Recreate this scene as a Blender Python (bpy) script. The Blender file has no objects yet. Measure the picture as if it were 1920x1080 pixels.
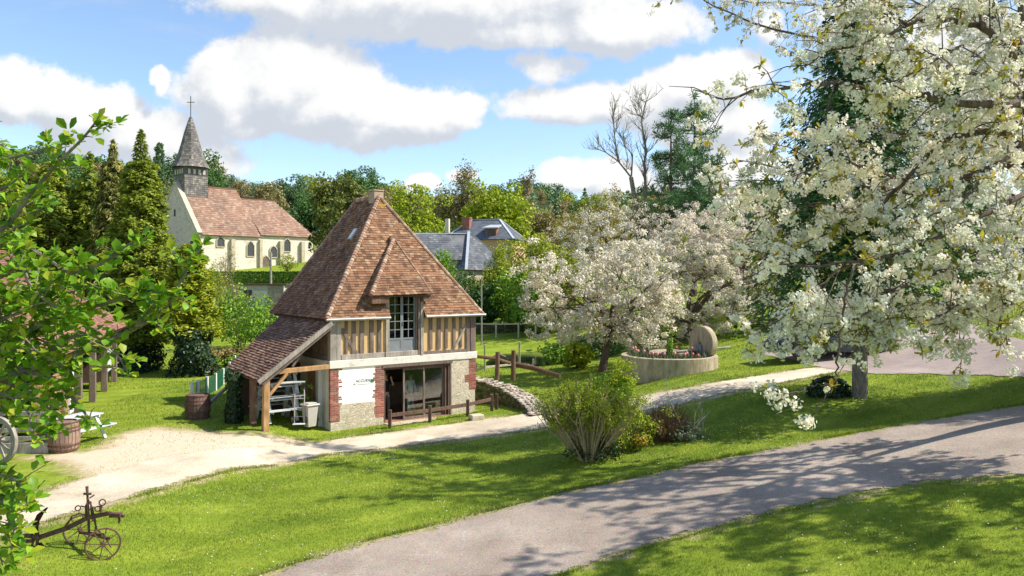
import bpy, bmesh, math, random
import numpy as np
from mathutils import Vector, Matrix

scene = bpy.context.scene
COL = scene.collection
R = math.radians
# ------------------------------------------------------------------ camera
FPX, HPX, CAMZ = 1425.0, 520.0, 5.3          # focal length and horizon in photo pixels, eye height in metres
cam = bpy.data.cameras.new('camera')
cam.sensor_width = 36.0
cam.lens = FPX / 1920 * 36.0
cam.shift_y = (HPX - 540.0) / 1920.0
cam.clip_start = 0.1
cam.clip_end = 3000
camo = bpy.data.objects.new('camera', cam)
COL.objects.link(camo)
camo.location = (0, 0, CAMZ)
camo.rotation_euler = (R(90), 0, 0)
scene.camera = camo
scene.view_settings.view_transform = 'Standard'
scene.view_settings.look = 'None'
scene.view_settings.exposure = 1.14
scene.view_settings.gamma = 1.0
# ------------------------------------------------------------------ sun
SUN_EL, SUN_AZ = 46.0, 1.5                 # azimuth from +X, negative = behind the camera
sdir = Vector((math.cos(R(SUN_EL)) * math.cos(R(SUN_AZ)), math.cos(R(SUN_EL)) * math.sin(R(SUN_AZ)), math.sin(R(SUN_EL))))
sun = bpy.data.lights.new('sun', 'SUN')
sun.energy = 3.5
sun.angle = R(0.5)
sun.color = (1.0, 0.94, 0.84)
suno = bpy.data.objects.new('sun', sun)
COL.objects.link(suno)
suno.location = (60, -20, 60)
suno.rotation_euler = sdir.to_track_quat('Z', 'Y').to_euler()


# ------------------------------------------------------------------ node helpers
def nd(nt, typ, **kw):
    n = nt.nodes.new(typ)
    for k, v in kw.items():
        setattr(n, k, v)
    return n


def put(nt, sock, val):
    if isinstance(val, bpy.types.NodeSocket):
        nt.links.new(val, sock)
    elif isinstance(val, (tuple, list)) and len(val) == 3 and sock.type == 'RGBA':
        sock.default_value = (*val, 1)
    else:
        sock.default_value = val


def mth(nt, op, a, b=None, c=None, clamp=False):
    n = nd(nt, 'ShaderNodeMath', operation=op, use_clamp=clamp)
    put(nt, n.inputs[0], a)
    if b is not None: put(nt, n.inputs[1], b)
    if c is not None: put(nt, n.inputs[2], c)
    return n.outputs[0]


def vmth(nt, op, a, b=None):
    n = nd(nt, 'ShaderNodeVectorMath', operation=op)
    put(nt, n.inputs[0], a)
    if b is not None: put(nt, n.inputs[1], b)
    return n.outputs['Value'] if op in ('LENGTH', 'DOT_PRODUCT') else n.outputs['Vector']


def mixc(nt, f, a, b, mode='MIX'):
    n = nd(nt, 'ShaderNodeMix', data_type='RGBA', blend_type=mode)
    put(nt, n.inputs[0], f); put(nt, n.inputs[6], a); put(nt, n.inputs[7], b)
    return n.outputs[2]


def sstep(nt, v, lo, hi, a=0.0, b=1.0):
    n = nd(nt, 'ShaderNodeMapRange', interpolation_type='SMOOTHSTEP')
    put(nt, n.inputs[0], v)
    n.inputs[1].default_value = lo; n.inputs[2].default_value = hi
    n.inputs[3].default_value = a; n.inputs[4].default_value = b
    return n.outputs[0]


def noise(nt, vec, scale, detail=4, rough=0.55, dist=0.0):
    n = nd(nt, 'ShaderNodeTexNoise')
    if vec is not None: put(nt, n.inputs['Vector'], vec)
    n.inputs['Scale'].default_value = scale
    n.inputs['Detail'].default_value = detail
    n.inputs['Roughness'].default_value = rough
    n.inputs['Distortion'].default_value = dist
    return n.outputs['Fac']


def voro(nt, vec, scale, feature='F1', out='Distance', rand=1.0):
    n = nd(nt, 'ShaderNodeTexVoronoi', feature=feature)
    if vec is not None: put(nt, n.inputs['Vector'], vec)
    n.inputs['Scale'].default_value = scale
    n.inputs['Randomness'].default_value = rand
    return n.outputs[out]


def ramp(nt, f, stops, interp='LINEAR'):
    n = nd(nt, 'ShaderNodeValToRGB')
    n.color_ramp.interpolation = interp
    els = n.color_ramp.elements
    while len(els) < len(stops): els.new(0.5)
    for e, (p, c) in zip(els, stops):
        e.position = p
        e.color = (*c, 1)
    put(nt, n.inputs[0], f)
    return n.outputs[0]


def scalev(nt, vec, s):
    return vmth(nt, 'MULTIPLY', vec, s)


def ocoord(nt): return nd(nt, 'ShaderNodeTexCoord').outputs['Object']
def pcoord(nt): return nd(nt, 'ShaderNodeNewGeometry').outputs['Position']
def island(nt): return nd(nt, 'ShaderNodeNewGeometry').outputs['Random Per Island']


def bump(nt, bs, h, strength=0.5, dist=0.02):
    n = nd(nt, 'ShaderNodeBump')
    n.inputs['Strength'].default_value = strength
    n.inputs['Distance'].default_value = dist
    put(nt, n.inputs['Height'], h)
    nt.links.new(n.outputs[0], bs.inputs['Normal'])


def mk(name, base=None, rough=0.8, spec=0.3):
    m = bpy.data.materials.new(name)
    m.use_nodes = True
    nt = m.node_tree
    bs = nt.nodes['Principled BSDF']
    bs.inputs['Roughness'].default_value = rough
    bs.inputs['Specular IOR Level'].default_value = spec
    if base is not None: put(nt, bs.inputs['Base Color'], base)
    return m, nt, bs


# ------------------------------------------------------------------ sky: Nishita plus cumulus laid out by direction
world = bpy.data.worlds.new('World')
scene.world = world
world.use_nodes = True
wn = world.node_tree
wn.nodes.clear()
grp = bpy.data.node_groups.new('cloud_field', 'ShaderNodeTree')
grp.interface.new_socket('P', in_out='INPUT', socket_type='NodeSocketVector')
grp.interface.new_socket('F', in_out='OUTPUT', socket_type='NodeSocketFloat')
gi = grp.nodes.new('NodeGroupInput'); go = grp.nodes.new('NodeGroupOutput')
CLOUDS = [  # centre and radii as degrees-like tangents, (px, py, rx, ry, weight)
    (820, -15, 480, 105, 1.0), (540, -8, 170, 60, .9), (1150, 45, 190, 62, .85), (960, 50, 250, 45, .7),
    (545, 148, 165, 112, 1.05), (430, 170, 112, 95, .95), (630, 190, 150, 95, 1.0), (755, 215, 145, 68, .95), (855, 212, 66, 36, .8),
    (700, 248, 130, 48, .7), (305, 140, 20, 22, .6), (318, 165, 16, 26, .55), (480, 238, 80, 30, .55),
    (20, 175, 85, 75, .9), (110, 190, 95, 70, .85), (190, 205, 110, 62, .8), (250, 250, 190, 62, .62), (390, 290, 120, 50, .45),
    (1300, 160, 130, 62, 1.0), (1375, 150, 80, 62, 1.0), (1210, 190, 150, 55, .9), (1060, 195, 150, 42, .8), (1330, 225, 160, 60, .72),
    (1095, 328, 105, 42, .85), (1170, 352, 110, 42, .75), (866, 332, 36, 14, .7), (790, 348, 44, 20, .7), (1350, 318, 150, 70, .7),
    (1030, 120, 80, 34, .42), (1440, 45, 45, 40, .38), (1800, 160, 260, 170, .75), (1660, 60, 160, 70, .4), (2300, 100, 300, 200, .8),
    (-400, 150, 300, 120, .8)]
prev = None
for (cx, cy, rx, ry, w) in CLOUDS:
    d = vmth(grp, 'SUBTRACT', gi.outputs[0], ((cx - 960) / FPX, (HPX - cy) / FPX, 0))
    d = vmth(grp, 'MULTIPLY', d, (FPX / rx, FPX / ry, 0))
    l = vmth(grp, 'LENGTH', d)
    v = mth(grp, 'MULTIPLY_ADD', l, -w, w + .12)
    prev = v if prev is None else mth(grp, 'SMOOTH_MAX', prev, v, .12)
grp.links.new(prev, go.inputs[0])
gen = nd(wn, 'ShaderNodeTexCoord').outputs['Generated']
sep = nd(wn, 'ShaderNodeSeparateXYZ'); put(wn, sep.inputs[0], gen)
ay = mth(wn, 'MAXIMUM', mth(wn, 'ABSOLUTE', sep.outputs[1]), 0.06)
cmb = nd(wn, 'ShaderNodeCombineXYZ')
put(wn, cmb.inputs[0], mth(wn, 'DIVIDE', sep.outputs[0], ay)); put(wn, cmb.inputs[1], mth(wn, 'DIVIDE', sep.outputs[2], ay))
P0 = cmb.outputs[0]


def cloud_density(off):
    p = vmth(wn, 'ADD', P0, off)
    n1 = nd(wn, 'ShaderNodeTexNoise'); put(wn, n1.inputs['Vector'], p)
    n1.inputs['Scale'].default_value = 9.0; n1.inputs['Detail'].default_value = 7; n1.inputs['Roughness'].default_value = .56
    wv = vmth(wn, 'SUBTRACT', n1.outputs['Color'], (.5, .5, .5))
    wv = vmth(wn, 'MULTIPLY', wv, (.075, .055, 0))
    g = nd(wn, 'ShaderNodeGroup'); g.node_tree = grp
    put(wn, g.inputs[0], vmth(wn, 'ADD', p, wv))
    n2 = noise(wn, p, 22, 7, .62)
    return mth(wn, 'ADD', g.outputs[0], mth(wn, 'MULTIPLY_ADD', n2, .74, -.37))


dens = cloud_density((0, 0, 0))
densl = cloud_density((.020, .034, 0))
mask = sstep(wn, dens, .09, .34)
lit = mth(wn, 'SUBTRACT', dens, densl)
lit = mth(wn, 'ADD', lit, mth(wn, 'MULTIPLY_ADD', noise(wn, P0, 7.5, 5, .6), .5, -.25))
lit = mth(wn, 'ADD', lit, mth(wn, 'MULTIPLY_ADD', noise(wn, P0, 19, 6, .62), .5, -.25))
lum = sstep(wn, lit, -.34, .40)
wisp = mth(wn, 'MULTIPLY', sstep(wn, noise(wn, vmth(wn, 'MULTIPLY', P0, (1.0, 2.6, 1)), 3.2, 8, .66, .6), .50, .78), .42)
mask = mth(wn, 'MAXIMUM', mask, wisp)
ccol = ramp(wn, lum, [(0, (.66, .71, .79)), (.34, (.82, .85, .90)), (.62, (.955, .965, .975)), (1, (1.06, 1.06, 1.05))])
sky = nd(wn, 'ShaderNodeTexSky')
sky.sky_type = 'NISHITA'
sky.sun_disc = False
sky.sun_elevation = R(SUN_EL)
sky.sun_rotation = R(90 - SUN_AZ)
sky.air_density = 1.0; sky.dust_density = 0.4; sky.ozone_density = 2.6
bg1 = nd(wn, 'ShaderNodeBackground'); put(wn, bg1.inputs[0], sky.outputs[0]); bg1.inputs[1].default_value = 0.104
bg2 = nd(wn, 'ShaderNodeBackground'); put(wn, bg2.inputs[0], ccol); bg2.inputs[1].default_value = 0.445
mxs = nd(wn, 'ShaderNodeMixShader')
up = sstep(wn, sep.outputs[2], -.02, .03)
put(wn, mxs.inputs[0], mth(wn, 'MULTIPLY', mask, up)); wn.links.new(bg1.outputs[0], mxs.inputs[1]); wn.links.new(bg2.outputs[0], mxs.inputs[2])
wo = nd(wn, 'ShaderNodeOutputWorld'); wn.links.new(mxs.outputs[0], wo.inputs[0])
world.cycles.sampling_method = 'MANUAL'; world.cycles.sample_map_resolution = 512


# ------------------------------------------------------------------ terrain height and projection helpers
_PY = np.array([-60, 46, 60, 75, 95, 112, 150, 190, 230, 300, 700.])
_PZ = np.array([0, 0, .8, 2.4, 4.6, 6.2, 13, 23, 31, 36, 38.])
_sx = np.linspace(-60, 700, 3041)
_sz = np.interp(_sx, _PY, _PZ)
_k = np.hanning(33); _k /= _k.sum()
_sz = np.convolve(np.pad(_sz, 16, mode='edge'), _k, mode='valid')


def g(x, y):
    x = np.asarray(x, float); y = np.asarray(y, float)
    xs = np.clip(x, -60, 40)
    rise = .14 * 1.6 * np.log1p(np.exp(np.clip(xs / 1.6, -30, 30)))
    over = np.clip(xs - 24, 0, None)
    rise = rise - .08 * over
    t = np.clip((-6.2 - x) / 2.4, 0, 1)
    left = .34 * t * t * (3 - 2 * t)
    far = np.interp(y, _sx, _sz)
    a = x / np.maximum(y, 30)
    fac = np.interp(a, [-.7, -.45, -.2, .1, .5], [1.2, 1.02, .86, .66, .5])
    w = np.clip((y - 120) / 60, 0, 1)
    far = far * (1 + (fac - 1) * w)
    pond = -.85 * np.exp(-(((x - 2.6) / 4.6) ** 2 + ((y - 48.5) / 4.6) ** 2) ** 2)
    und = .05 * np.sin(x * .35 + 1) * np.cos(y * .28) * np.clip((y - 8) / 10, 0, 1)
    z = rise + left + far + pond + und
    rc = np.hypot((x - 11.6) / 1.35, y - 28.2)
    t2 = np.clip((6.5 - rc) / 3.6, 0, 1); t2 = t2 * t2 * (3 - 2 * t2)
    return z * (1 - t2) + (1.55 + .035 * (x - 11.6)) * t2


def at(px, py, Y):
    return Vector(((px - 960) / FPX * Y, Y, CAMZ - (py - HPX) / FPX * Y))


_ys = np.concatenate([np.arange(6, 60, .05), np.arange(60, 400, .4)])


def G(px, py):
    """the ground point seen at a photo pixel"""
    zz = CAMZ - (py - HPX) / FPX * _ys
    xx = (px - 960) / FPX * _ys
    d = zz - g(xx, _ys)
    i = int(np.argmax(d <= 0)) if (d <= 0).any() else len(d) - 1
    return Vector((xx[i], _ys[i], float(g(xx[i], _ys[i]))))


def GP(px, Y):
    x = (px - 960) / FPX * Y
    return Vector((x, Y, float(g(x, Y))))


# ------------------------------------------------------------------ mesh helpers
def from_np(name, V, F, mat, parent=None, smooth=False, attrs=None):
    """V (n,3), F (m,k) all faces with k corners, linked as one mesh object"""
    V = np.asarray(V, np.float32); F = np.asarray(F, np.int32)
    me = bpy.data.meshes.new(name)
    me.vertices.add(len(V)); me.vertices.foreach_set('co', V.ravel())
    k = F.shape[1]
    me.loops.add(F.size); me.loops.foreach_set('vertex_index', F.ravel())
    me.polygons.add(len(F))
    me.polygons.foreach_set('loop_start', np.arange(0, F.size, k, dtype=np.int32))
    me.polygons.foreach_set('loop_total', np.full(len(F), k, np.int32))
    if smooth: me.polygons.foreach_set('use_smooth', np.ones(len(F), bool))
    me.update(calc_edges=True)
    if attrs:
        for an, av in attrs.items():
            a = me.attributes.new(an, 'FLOAT', 'POINT')
            a.data.foreach_set('value', np.asarray(av, np.float32))
    me.materials.append(mat)
    o = bpy.data.objects.new(name, me)
    COL.objects.link(o)
    if parent is not None: o.parent = parent
    return o


class MB:
    def __init__(s): s.v = []; s.f = []

    def add(s, V, F):
        b = len(s.v)
        s.v += [tuple(p) for p in V]
        s.f += [tuple(i + b for i in q) for q in F]
        return s

    def box(s, c, d, M=None):
        hx, hy, hz = d[0] / 2, d[1] / 2, d[2] / 2
        V = [Vector((x, y, z)) for x in (-hx, hx) for y in (-hy, hy) for z in (-hz, hz)]
        if M is not None: V = [M @ p for p in V]
        V = [p + Vector(c) for p in V]
        return s.add(V, [(0, 1, 3, 2), (4, 6, 7, 5), (0, 4, 5, 1), (2, 3, 7, 6), (0, 2, 6, 4), (1, 5, 7, 3)])

    def bb(s, x0, x1, y0, y1, z0, z1):
        return s.box(((x0 + x1) / 2, (y0 + y1) / 2, (z0 + z1) / 2), (abs(x1 - x0), abs(y1 - y0), abs(z1 - z0)))

    def beam(s, a, b, w, h, up=(0, 0, 1)):
        a = Vector(a); b = Vector(b); d = (b - a); L = d.length; d = d.normalized()
        u = Vector(up)
        if abs(d.dot(u)) > .97: u = Vector((0, 1, 0))
        x = d.cross(u).normalized(); z = x.cross(d)
        M = Matrix((x, d, z)).transposed()
        return s.box((a + b) / 2, (w, L, h), M)

    def tube(s, pts, rad, n=8, cap=True, up=None):
        pts = [Vector(p) for p in pts]
        if not hasattr(rad, '__len__'): rad = [rad] * len(pts)
        prev = None; V = []; F = []
        for i, p in enumerate(pts):
            t = (pts[min(i + 1, len(pts) - 1)] - pts[max(i - 1, 0)]).normalized()
            if prev is None:
                r = Vector((0, 0, 1)) if abs(t.z) < .9 else Vector((1, 0, 0))
                x = t.cross(r).normalized()
            else:
                x = (prev - t * prev.dot(t)).normalized()
            prev = x; y = t.cross(x)
            for k in range(n):
                a = 2 * math.pi * k / n
                V.append(p + (x * math.cos(a) + y * math.sin(a)) * rad[i])
        for i in range(len(pts) - 1):
            for k in range(n):
                F.append((i * n + k, i * n + (k + 1) % n, (i + 1) * n + (k + 1) % n, (i + 1) * n + k))
        if cap:
            F.append(tuple(range(n - 1, -1, -1))); F.append(tuple(range((len(pts) - 1) * n, len(pts) * n)))
        return s.add(V, F)

    def lathe(s, prof, n=24, c=(0, 0, 0), close=False):
        V = []; F = []
        for (r, z) in prof:
            for k in range(n):
                a = 2 * math.pi * k / n
                V.append((c[0] + r * math.cos(a), c[1] + r * math.sin(a), c[2] + z))
        m = len(prof)
        for i in range(m - 1 + (1 if close else 0)):
            j = (i + 1) % m
            for k in range(n):
                F.append((i * n + k, i * n + (k + 1) % n, j * n + (k + 1) % n, j * n + k))
        if not close:
            F.append(tuple(range(n - 1, -1, -1))); F.append(tuple(range((m - 1) * n, m * n)))
        return s.add(V, F)

    def prism(s, poly, d):
        """closed solid: 3-D polygon pushed along d"""
        n = len(poly); d = Vector(d)
        V = [Vector(p) for p in poly] + [Vector(p) + d for p in poly]
        F = [tuple(range(n - 1, -1, -1)), tuple(range(n, 2 * n))]
        F += [(i, (i + 1) % n, n + (i + 1) % n, n + i) for i in range(n)]
        return s.add(V, F)

    def build(s, name, mat, parent=None, smooth=False, bevel=0.0, loc=None):
        me = bpy.data.meshes.new(name)
        me.from_pydata([tuple(p) for p in s.v], [], s.f)
        bm = bmesh.new(); bm.from_mesh(me)
        bmesh.ops.recalc_face_normals(bm, faces=bm.faces)
        if bevel > 0:
            es = [e for e in bm.edges if len(e.link_faces) == 2 and e.calc_face_angle(0) > .6]
            bmesh.ops.bevel(bm, geom=es, offset=bevel, segments=1, affect='EDGES', clamp_overlap=True)
        bm.to_mesh(me); bm.free()
        if smooth:
            me.polygons.foreach_set('use_smooth', np.ones(len(me.polygons), bool))
            try: me.set_sharp_from_angle(angle=R(40))
            except Exception: pass
        me.materials.append(mat)
        o = bpy.data.objects.new(name, me)
        COL.objects.link(o)
        if parent is not None: o.parent = parent
        if loc is not None: o.location = loc
        return o


def tag(o, label=None, cat=None, group=None, kind=None):
    if label: o['label'] = label
    if cat: o['category'] = cat
    if group: o['group'] = group
    if kind: o['kind'] = kind
    return o


def thing(name, label, cat, loc=(0, 0, 0), rz=0.0, group=None):
    o = bpy.data.objects.new(name, None)
    o.empty_display_size = .3
    COL.objects.link(o)
    o.location = loc; o.rotation_euler = (0, 0, rz)
    return tag(o, label, cat, group)


def dup(o, loc=None, rz=None, sc=None, label=None, parent=None):
    c = o.copy(); COL.objects.link(c)
    if parent is not None: c.parent = parent
    for ch in list(o.children): dup(ch, parent=c)
    if loc is not None: c.location = loc
    if rz is not None: c.rotation_euler = (0, 0, rz)
    if sc is not None: c.scale = sc if hasattr(sc, '__len__') else (sc, sc, sc)
    if label: c['label'] = label
    return c


def pip(x, y, poly):
    """vectorised point in polygon"""
    inside = np.zeros(np.shape(x), bool)
    n = len(poly)
    for i in range(n):
        x0, y0 = poly[i][0], poly[i][1]; x1, y1 = poly[(i + 1) % n][0], poly[(i + 1) % n][1]
        c = ((y0 > y) != (y1 > y))
        if y1 != y0: inside ^= c & (x < (x1 - x0) * (y - y0) / (y1 - y0) + x0)
    return inside


# ------------------------------------------------------------------ materials
FGAIN = {'pine_needle': 3.2, 'spruce_needle': 3.0, 'cypress_spray': 3.1, 'golden_cypress_spray': 2.2, 'bronze_cypress_spray': 2.6, 'olive_needle': 2.6, 'lime_leaf': 1.3, 'yellow_green_leaf': 1.7, 'mid_green_leaf': 2.1, 'dark_green_leaf': 2.5, 'far_haze_tinted_leaf': 2.9, 'budding_brown_leaf': 1.9, 'orange_budding_leaf': 1.6}


def foliage(name, cols, trans=.3, rough=.55, varn=1.2):
    gain = FGAIN.get(name, 1.0)
    cols = [tuple(min(.9, k * gain) for k in c) for c in cols]
    m, nt, bs = mk(name, rough=rough, spec=.25)
    n = len(cols)
    c = ramp(nt, island(nt), [((i + .5) / n, cc) for i, cc in enumerate(cols)])
    nz = noise(nt, pcoord(nt), varn, 2)
    c = mixc(nt, 1.0, c, ramp(nt, nz, [(.3, (.72, .76, .70)), (.7, (1.2, 1.16, 1.05))]), 'MULTIPLY')
    put(nt, bs.inputs['Base Color'], c)
    tr = nd(nt, 'ShaderNodeBsdfTranslucent'); put(nt, tr.inputs[0], c)
    mx = nd(nt, 'ShaderNodeMixShader'); mx.inputs[0].default_value = trans
    nt.links.new(bs.outputs[0], mx.inputs[1]); nt.links.new(tr.outputs[0], mx.inputs[2])
    nt.links.new(mx.outputs[0], nt.nodes['Material Output'].inputs[0])
    return m


def bark(name, c1, c2, sc=6.0):
    m, nt, bs = mk(name, rough=.9, spec=.15)
    p = pcoord(nt)
    v = scalev(nt, p, (1, 1, .25))
    n = noise(nt, v, sc * 3, 6, .65)
    put(nt, bs.inputs['Base Color'], ramp(nt, n, [(.3, c1), (.65, c2)]))
    bump(nt, bs, n, .7, .03)
    return m


def wood(name, c1, c2, sc=1.0, stretch=(1, 1, .12), rough=.8):
    m, nt, bs = mk(name, rough=rough, spec=.2)
    p = scalev(nt, ocoord(nt), stretch)
    n = noise(nt, p, 14 * sc, 6, .7, .4)
    n2 = noise(nt, ocoord(nt), 2.3 * sc, 3)
    c = ramp(nt, n, [(.28, c1), (.7, c2)])
    c = mixc(nt, 1.0, c, ramp(nt, n2, [(.3, (.75, .74, .73)), (.7, (1.2, 1.2, 1.2))]), 'MULTIPLY')
    c = mixc(nt, 1.0, c, ramp(nt, island(nt), [(0, (.82, .82, .82)), (1, (1.15, 1.13, 1.1))]), 'MULTIPLY')
    put(nt, bs.inputs['Base Color'], c)
    bump(nt, bs, n, .5, .01)
    return m


def plaster(name, c, dirt=(.5, .46, .38), amt=.5, sc=2.0):
    m, nt, bs = mk(name, rough=.92, spec=.15)
    o = ocoord(nt)
    n = noise(nt, o, sc, 8, .65); n2 = noise(nt, o, sc * 14, 4)
    f = mth(nt, 'MULTIPLY', sstep(nt, n, .48, .78), amt)
    put(nt, bs.inputs['Base Color'], mixc(nt, f, c, dirt))
    bump(nt, bs, n2, .35, .01)
    return m


def rubble(name, cols, mortar, sc=4.2, mw=.05):
    m, nt, bs = mk(name, rough=.92, spec=.15)
    o = scalev(nt, ocoord(nt), (1, 1, 1.35))
    wob = noise(nt, o, 5, 3)
    vv = vmth(nt, 'ADD', o, scalev(nt, vmth(nt, 'SUBTRACT', nd(nt, 'ShaderNodeTexNoise').outputs['Color'], (.5, .5, .5)), (.1, .1, .1)))
    e = voro(nt, vv, sc, 'DISTANCE_TO_EDGE'); cc = voro(nt, vv, sc, 'F1', 'Color')
    sp = nd(nt, 'ShaderNodeSeparateXYZ'); put(nt, sp.inputs[0], cc)
    c = ramp(nt, sp.outputs[0], [((i + .5) / len(cols), k) for i, k in enumerate(cols)])
    c = mixc(nt, .5, c, ramp(nt, noise(nt, o, 11, 5, .7), [(.3, (.55, .53, .5)), (.7, (1.25, 1.22, 1.18))]), 'MULTIPLY')
    f = sstep(nt, mth(nt, 'ADD', e, mth(nt, 'MULTIPLY', wob, .04)), mw, mw + .06)
    put(nt, bs.inputs['Base Color'], mixc(nt, f, mortar, c))
    bump(nt, bs, mth(nt, 'ADD', f, mth(nt, 'MULTIPLY', noise(nt, o, 30, 3), .4)), .7, .025)
    return m


def tilemat(name, cols, lich=(.42, .36, .25), lamt=.5, sc=.9, mossc=(.10, .10, .03)):
    m, nt, bs = mk(name, rough=.88, spec=.2)
    o = ocoord(nt)
    c = ramp(nt, island(nt), [((i + .5) / len(cols), k) for i, k in enumerate(cols)])
    n = noise(nt, o, sc, 5, .6); n2 = noise(nt, o, 9, 5, .7)
    c = mixc(nt, 1.0, c, ramp(nt, n, [(.3, (.72, .70, .70)), (.7, (1.22, 1.18, 1.12))]), 'MULTIPLY')
    c = mixc(nt, mth(nt, 'MULTIPLY', sstep(nt, n2, .56, .72), lamt), c, lich)
    c = mixc(nt, mth(nt, 'MULTIPLY', sstep(nt, noise(nt, o, 2.1, 6, .7), .60, .76), .55), c, mossc)
    put(nt, bs.inputs['Base Color'], c)
    bump(nt, bs, n2, .4, .01)
    return m


def flat(name, c, rough=.6, spec=.3, var=.25, sc=5.0, metal=0.0):
    m, nt, bs = mk(name, rough=rough, spec=spec)
    n = noise(nt, ocoord(nt), sc, 6, .65)
    lo = tuple(k * (1 - var) for k in c); hi = tuple(k * (1 + var) for k in c)
    put(nt, bs.inputs['Base Color'], ramp(nt, n, [(.3, lo), (.7, hi)]))
    bs.inputs['Metallic'].default_value = metal
    return m


def glassmat(name, tint=(.75, .8, .78), refl=.25):
    m, nt, bs = mk(name)
    tr = nd(nt, 'ShaderNodeBsdfTransparent'); put(nt, tr.inputs[0], tint)
    gl = nd(nt, 'ShaderNodeBsdfGlossy'); gl.inputs['Roughness'].default_value = .02
    fr = nd(nt, 'ShaderNodeFresnel'); fr.inputs[0].default_value = 1.5
    f = mth(nt, 'ADD', fr.outputs[0], refl, clamp=True)
    mx = nd(nt, 'ShaderNodeMixShader'); put(nt, mx.inputs[0], f)
    nt.links.new(tr.outputs[0], mx.inputs[1]); nt.links.new(gl.outputs[0], mx.inputs[2])
    nt.links.new(mx.outputs[0], nt.nodes['Material Output'].inputs[0])
    return m


MAT = {}
MAT['tile'] = tilemat('clay_roof_tile', [(.125, .066, .041), (.19, .097, .056), (.262, .140, .078), (.22, .114, .067), (.29, .168, .095), (.155, .083, .052), (.335, .228, .140)])
MAT['tile_old'] = tilemat('weathered_roof_tile', [(.13, .074, .052), (.185, .105, .07), (.24, .138, .092), (.29, .175, .12), (.16, .095, .068), (.34, .235, .165)], lamt=.35)
MAT['hip'] = tilemat('hip_tile_clay', [(.30, .17, .12), (.36, .25, .18), (.22, .12, .09), (.44, .34, .25)], lamt=.6)
MAT['church_tile'] = tilemat('church_roof_tile', [(.25, .147, .10), (.305, .19, .138), (.22, .132, .092), (.37, .268, .20), (.275, .16, .11)], lich=(.56, .48, .39), lamt=.85, sc=.25)
MAT['brick'] = tilemat('quoin_brick', [(.27, .085, .06), (.34, .12, .085), (.22, .075, .055), (.40, .17, .12)], lamt=.25, mossc=(.2, .1, .08))
MAT['mortar'] = plaster('lime_mortar', (.70, .64, .54), (.4, .34, .26), .6, 4)
MAT['white_plaster'] = plaster('white_lime_plaster', (.83, .81, .75), (.6, .55, .45), .25)
MAT['grey_plaster'] = plaster('greyed_plaster', (.62, .61, .56), (.38, .36, .31), .6)
MAT['band'] = plaster('whitewashed_beam', (.68, .65, .57), (.36, .30, .22), .75, 3)
MAT['rubble'] = rubble('limestone_rubble', [(.52, .45, .33), (.64, .57, .44), (.45, .38, .27), (.58, .49, .36)], (.64, .57, .45), 7.5, .03)
MAT['ochre'] = plaster('ochre_daub', (.62, .42, .20), (.48, .30, .14), .6, 3)
MAT['oldbeam'] = wood('weathered_oak', (.085, .062, .052), (.24, .185, .155))
MAT['greybeam'] = wood('silvered_oak', (.17, .15, .13), (.42, .38, .33))
MAT['newbeam'] = wood('golden_oak', (.26, .145, .06), (.47, .29, .14))
MAT['brownwood'] = wood('brown_stained_wood', (.07, .04, .03), (.17, .105, .08))
MAT['redwood'] = wood('red_brown_log', (.075, .045, .032), (.21, .125, .085))
MAT['greypaint'] = flat('blue_grey_paint', (.20, .215, .225), .5, .3, .12)
MAT['whitepaint'] = flat('white_paint', (.74, .74, .72), .5, .3, .08)
MAT['benchpaint'] = flat('weathered_white_paint', (.50, .53, .53), .6, .3, .25, 3)
MAT['glass'] = glassmat('door_glass', (.88, .92, .90), .10)
MAT['darkglass'] = glassmat('window_glass', (.22, .24, .25), .0)
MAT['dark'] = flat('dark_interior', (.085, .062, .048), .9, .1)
MAT['terracotta'] = flat('terracotta_floor', (.30, .15, .10), .7, .2, .2)
MAT['gutter'] = flat('zinc_gutter', (.33, .32, .30), .5, .4, .2, 4, .5)
MAT['rust'] = flat('rusted_iron', (.115, .062, .045), .85, .2, .55, 14)
MAT['darkiron'] = flat('dark_iron', (.05, .042, .038), .7, .3, .4, 10)
MAT['stone'] = plaster('pale_cut_stone', (.50, .43, .32), (.27, .22, .14), .9, 1.7)
m, nt, bs = mk('stained_trough_stone', rough=.92, spec=.12)
o = ocoord(nt); n = noise(nt, scalev(nt, o, (1.6, 1.6, .35)), 3.2, 7, .68); n2 = noise(nt, o, 9, 6, .7)
c = ramp(nt, n, [(.28, (.17, .135, .08)), (.45, (.33, .27, .18)), (.62, (.47, .395, .28)), (.8, (.58, .50, .37))])
c = mixc(nt, mth(nt, 'MULTIPLY', sstep(nt, n2, .55, .7), .55), c, (.42, .27, .10))
c = mixc(nt, mth(nt, 'MULTIPLY', sstep(nt, noise(nt, o, 4, 5, .7), .58, .75), .6), c, (.11, .115, .05))
put(nt, bs.inputs['Base Color'], c); bump(nt, bs, n2, .6, .02)
MAT['trough'] = m
MAT['slate'] = tilemat('slate_roof', [(.10, .115, .135), (.14, .155, .175), (.085, .095, .115), (.18, .19, .20)], lich=(.30, .28, .24), lamt=.5, mossc=(.13, .13, .12))
MAT['slate_clean'] = tilemat('blue_slate_roof', [(.115, .135, .165), (.135, .155, .185), (.10, .12, .15)], lich=(.22, .23, .24), lamt=.15, mossc=(.12, .13, .14))
MAT['zinc'] = flat('zinc_flashing', (.55, .58, .60), .45, .4, .1, 4, .3)
MAT['pinkbrick'] = plaster('pale_brick_wall', (.50, .33, .20), (.36, .22, .13), .5, 2)
MAT['chimney'] = tilemat('chimney_brick', [(.26, .10, .08), (.33, .14, .11), (.22, .085, .07)], lamt=.2)
MAT['bark_brown'] = bark('brown_bark', (.05, .036, .026), (.17, .125, .09))
MAT['bark_grey'] = bark('grey_bark', (.09, .075, .06), (.28, .24, .19))
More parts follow.
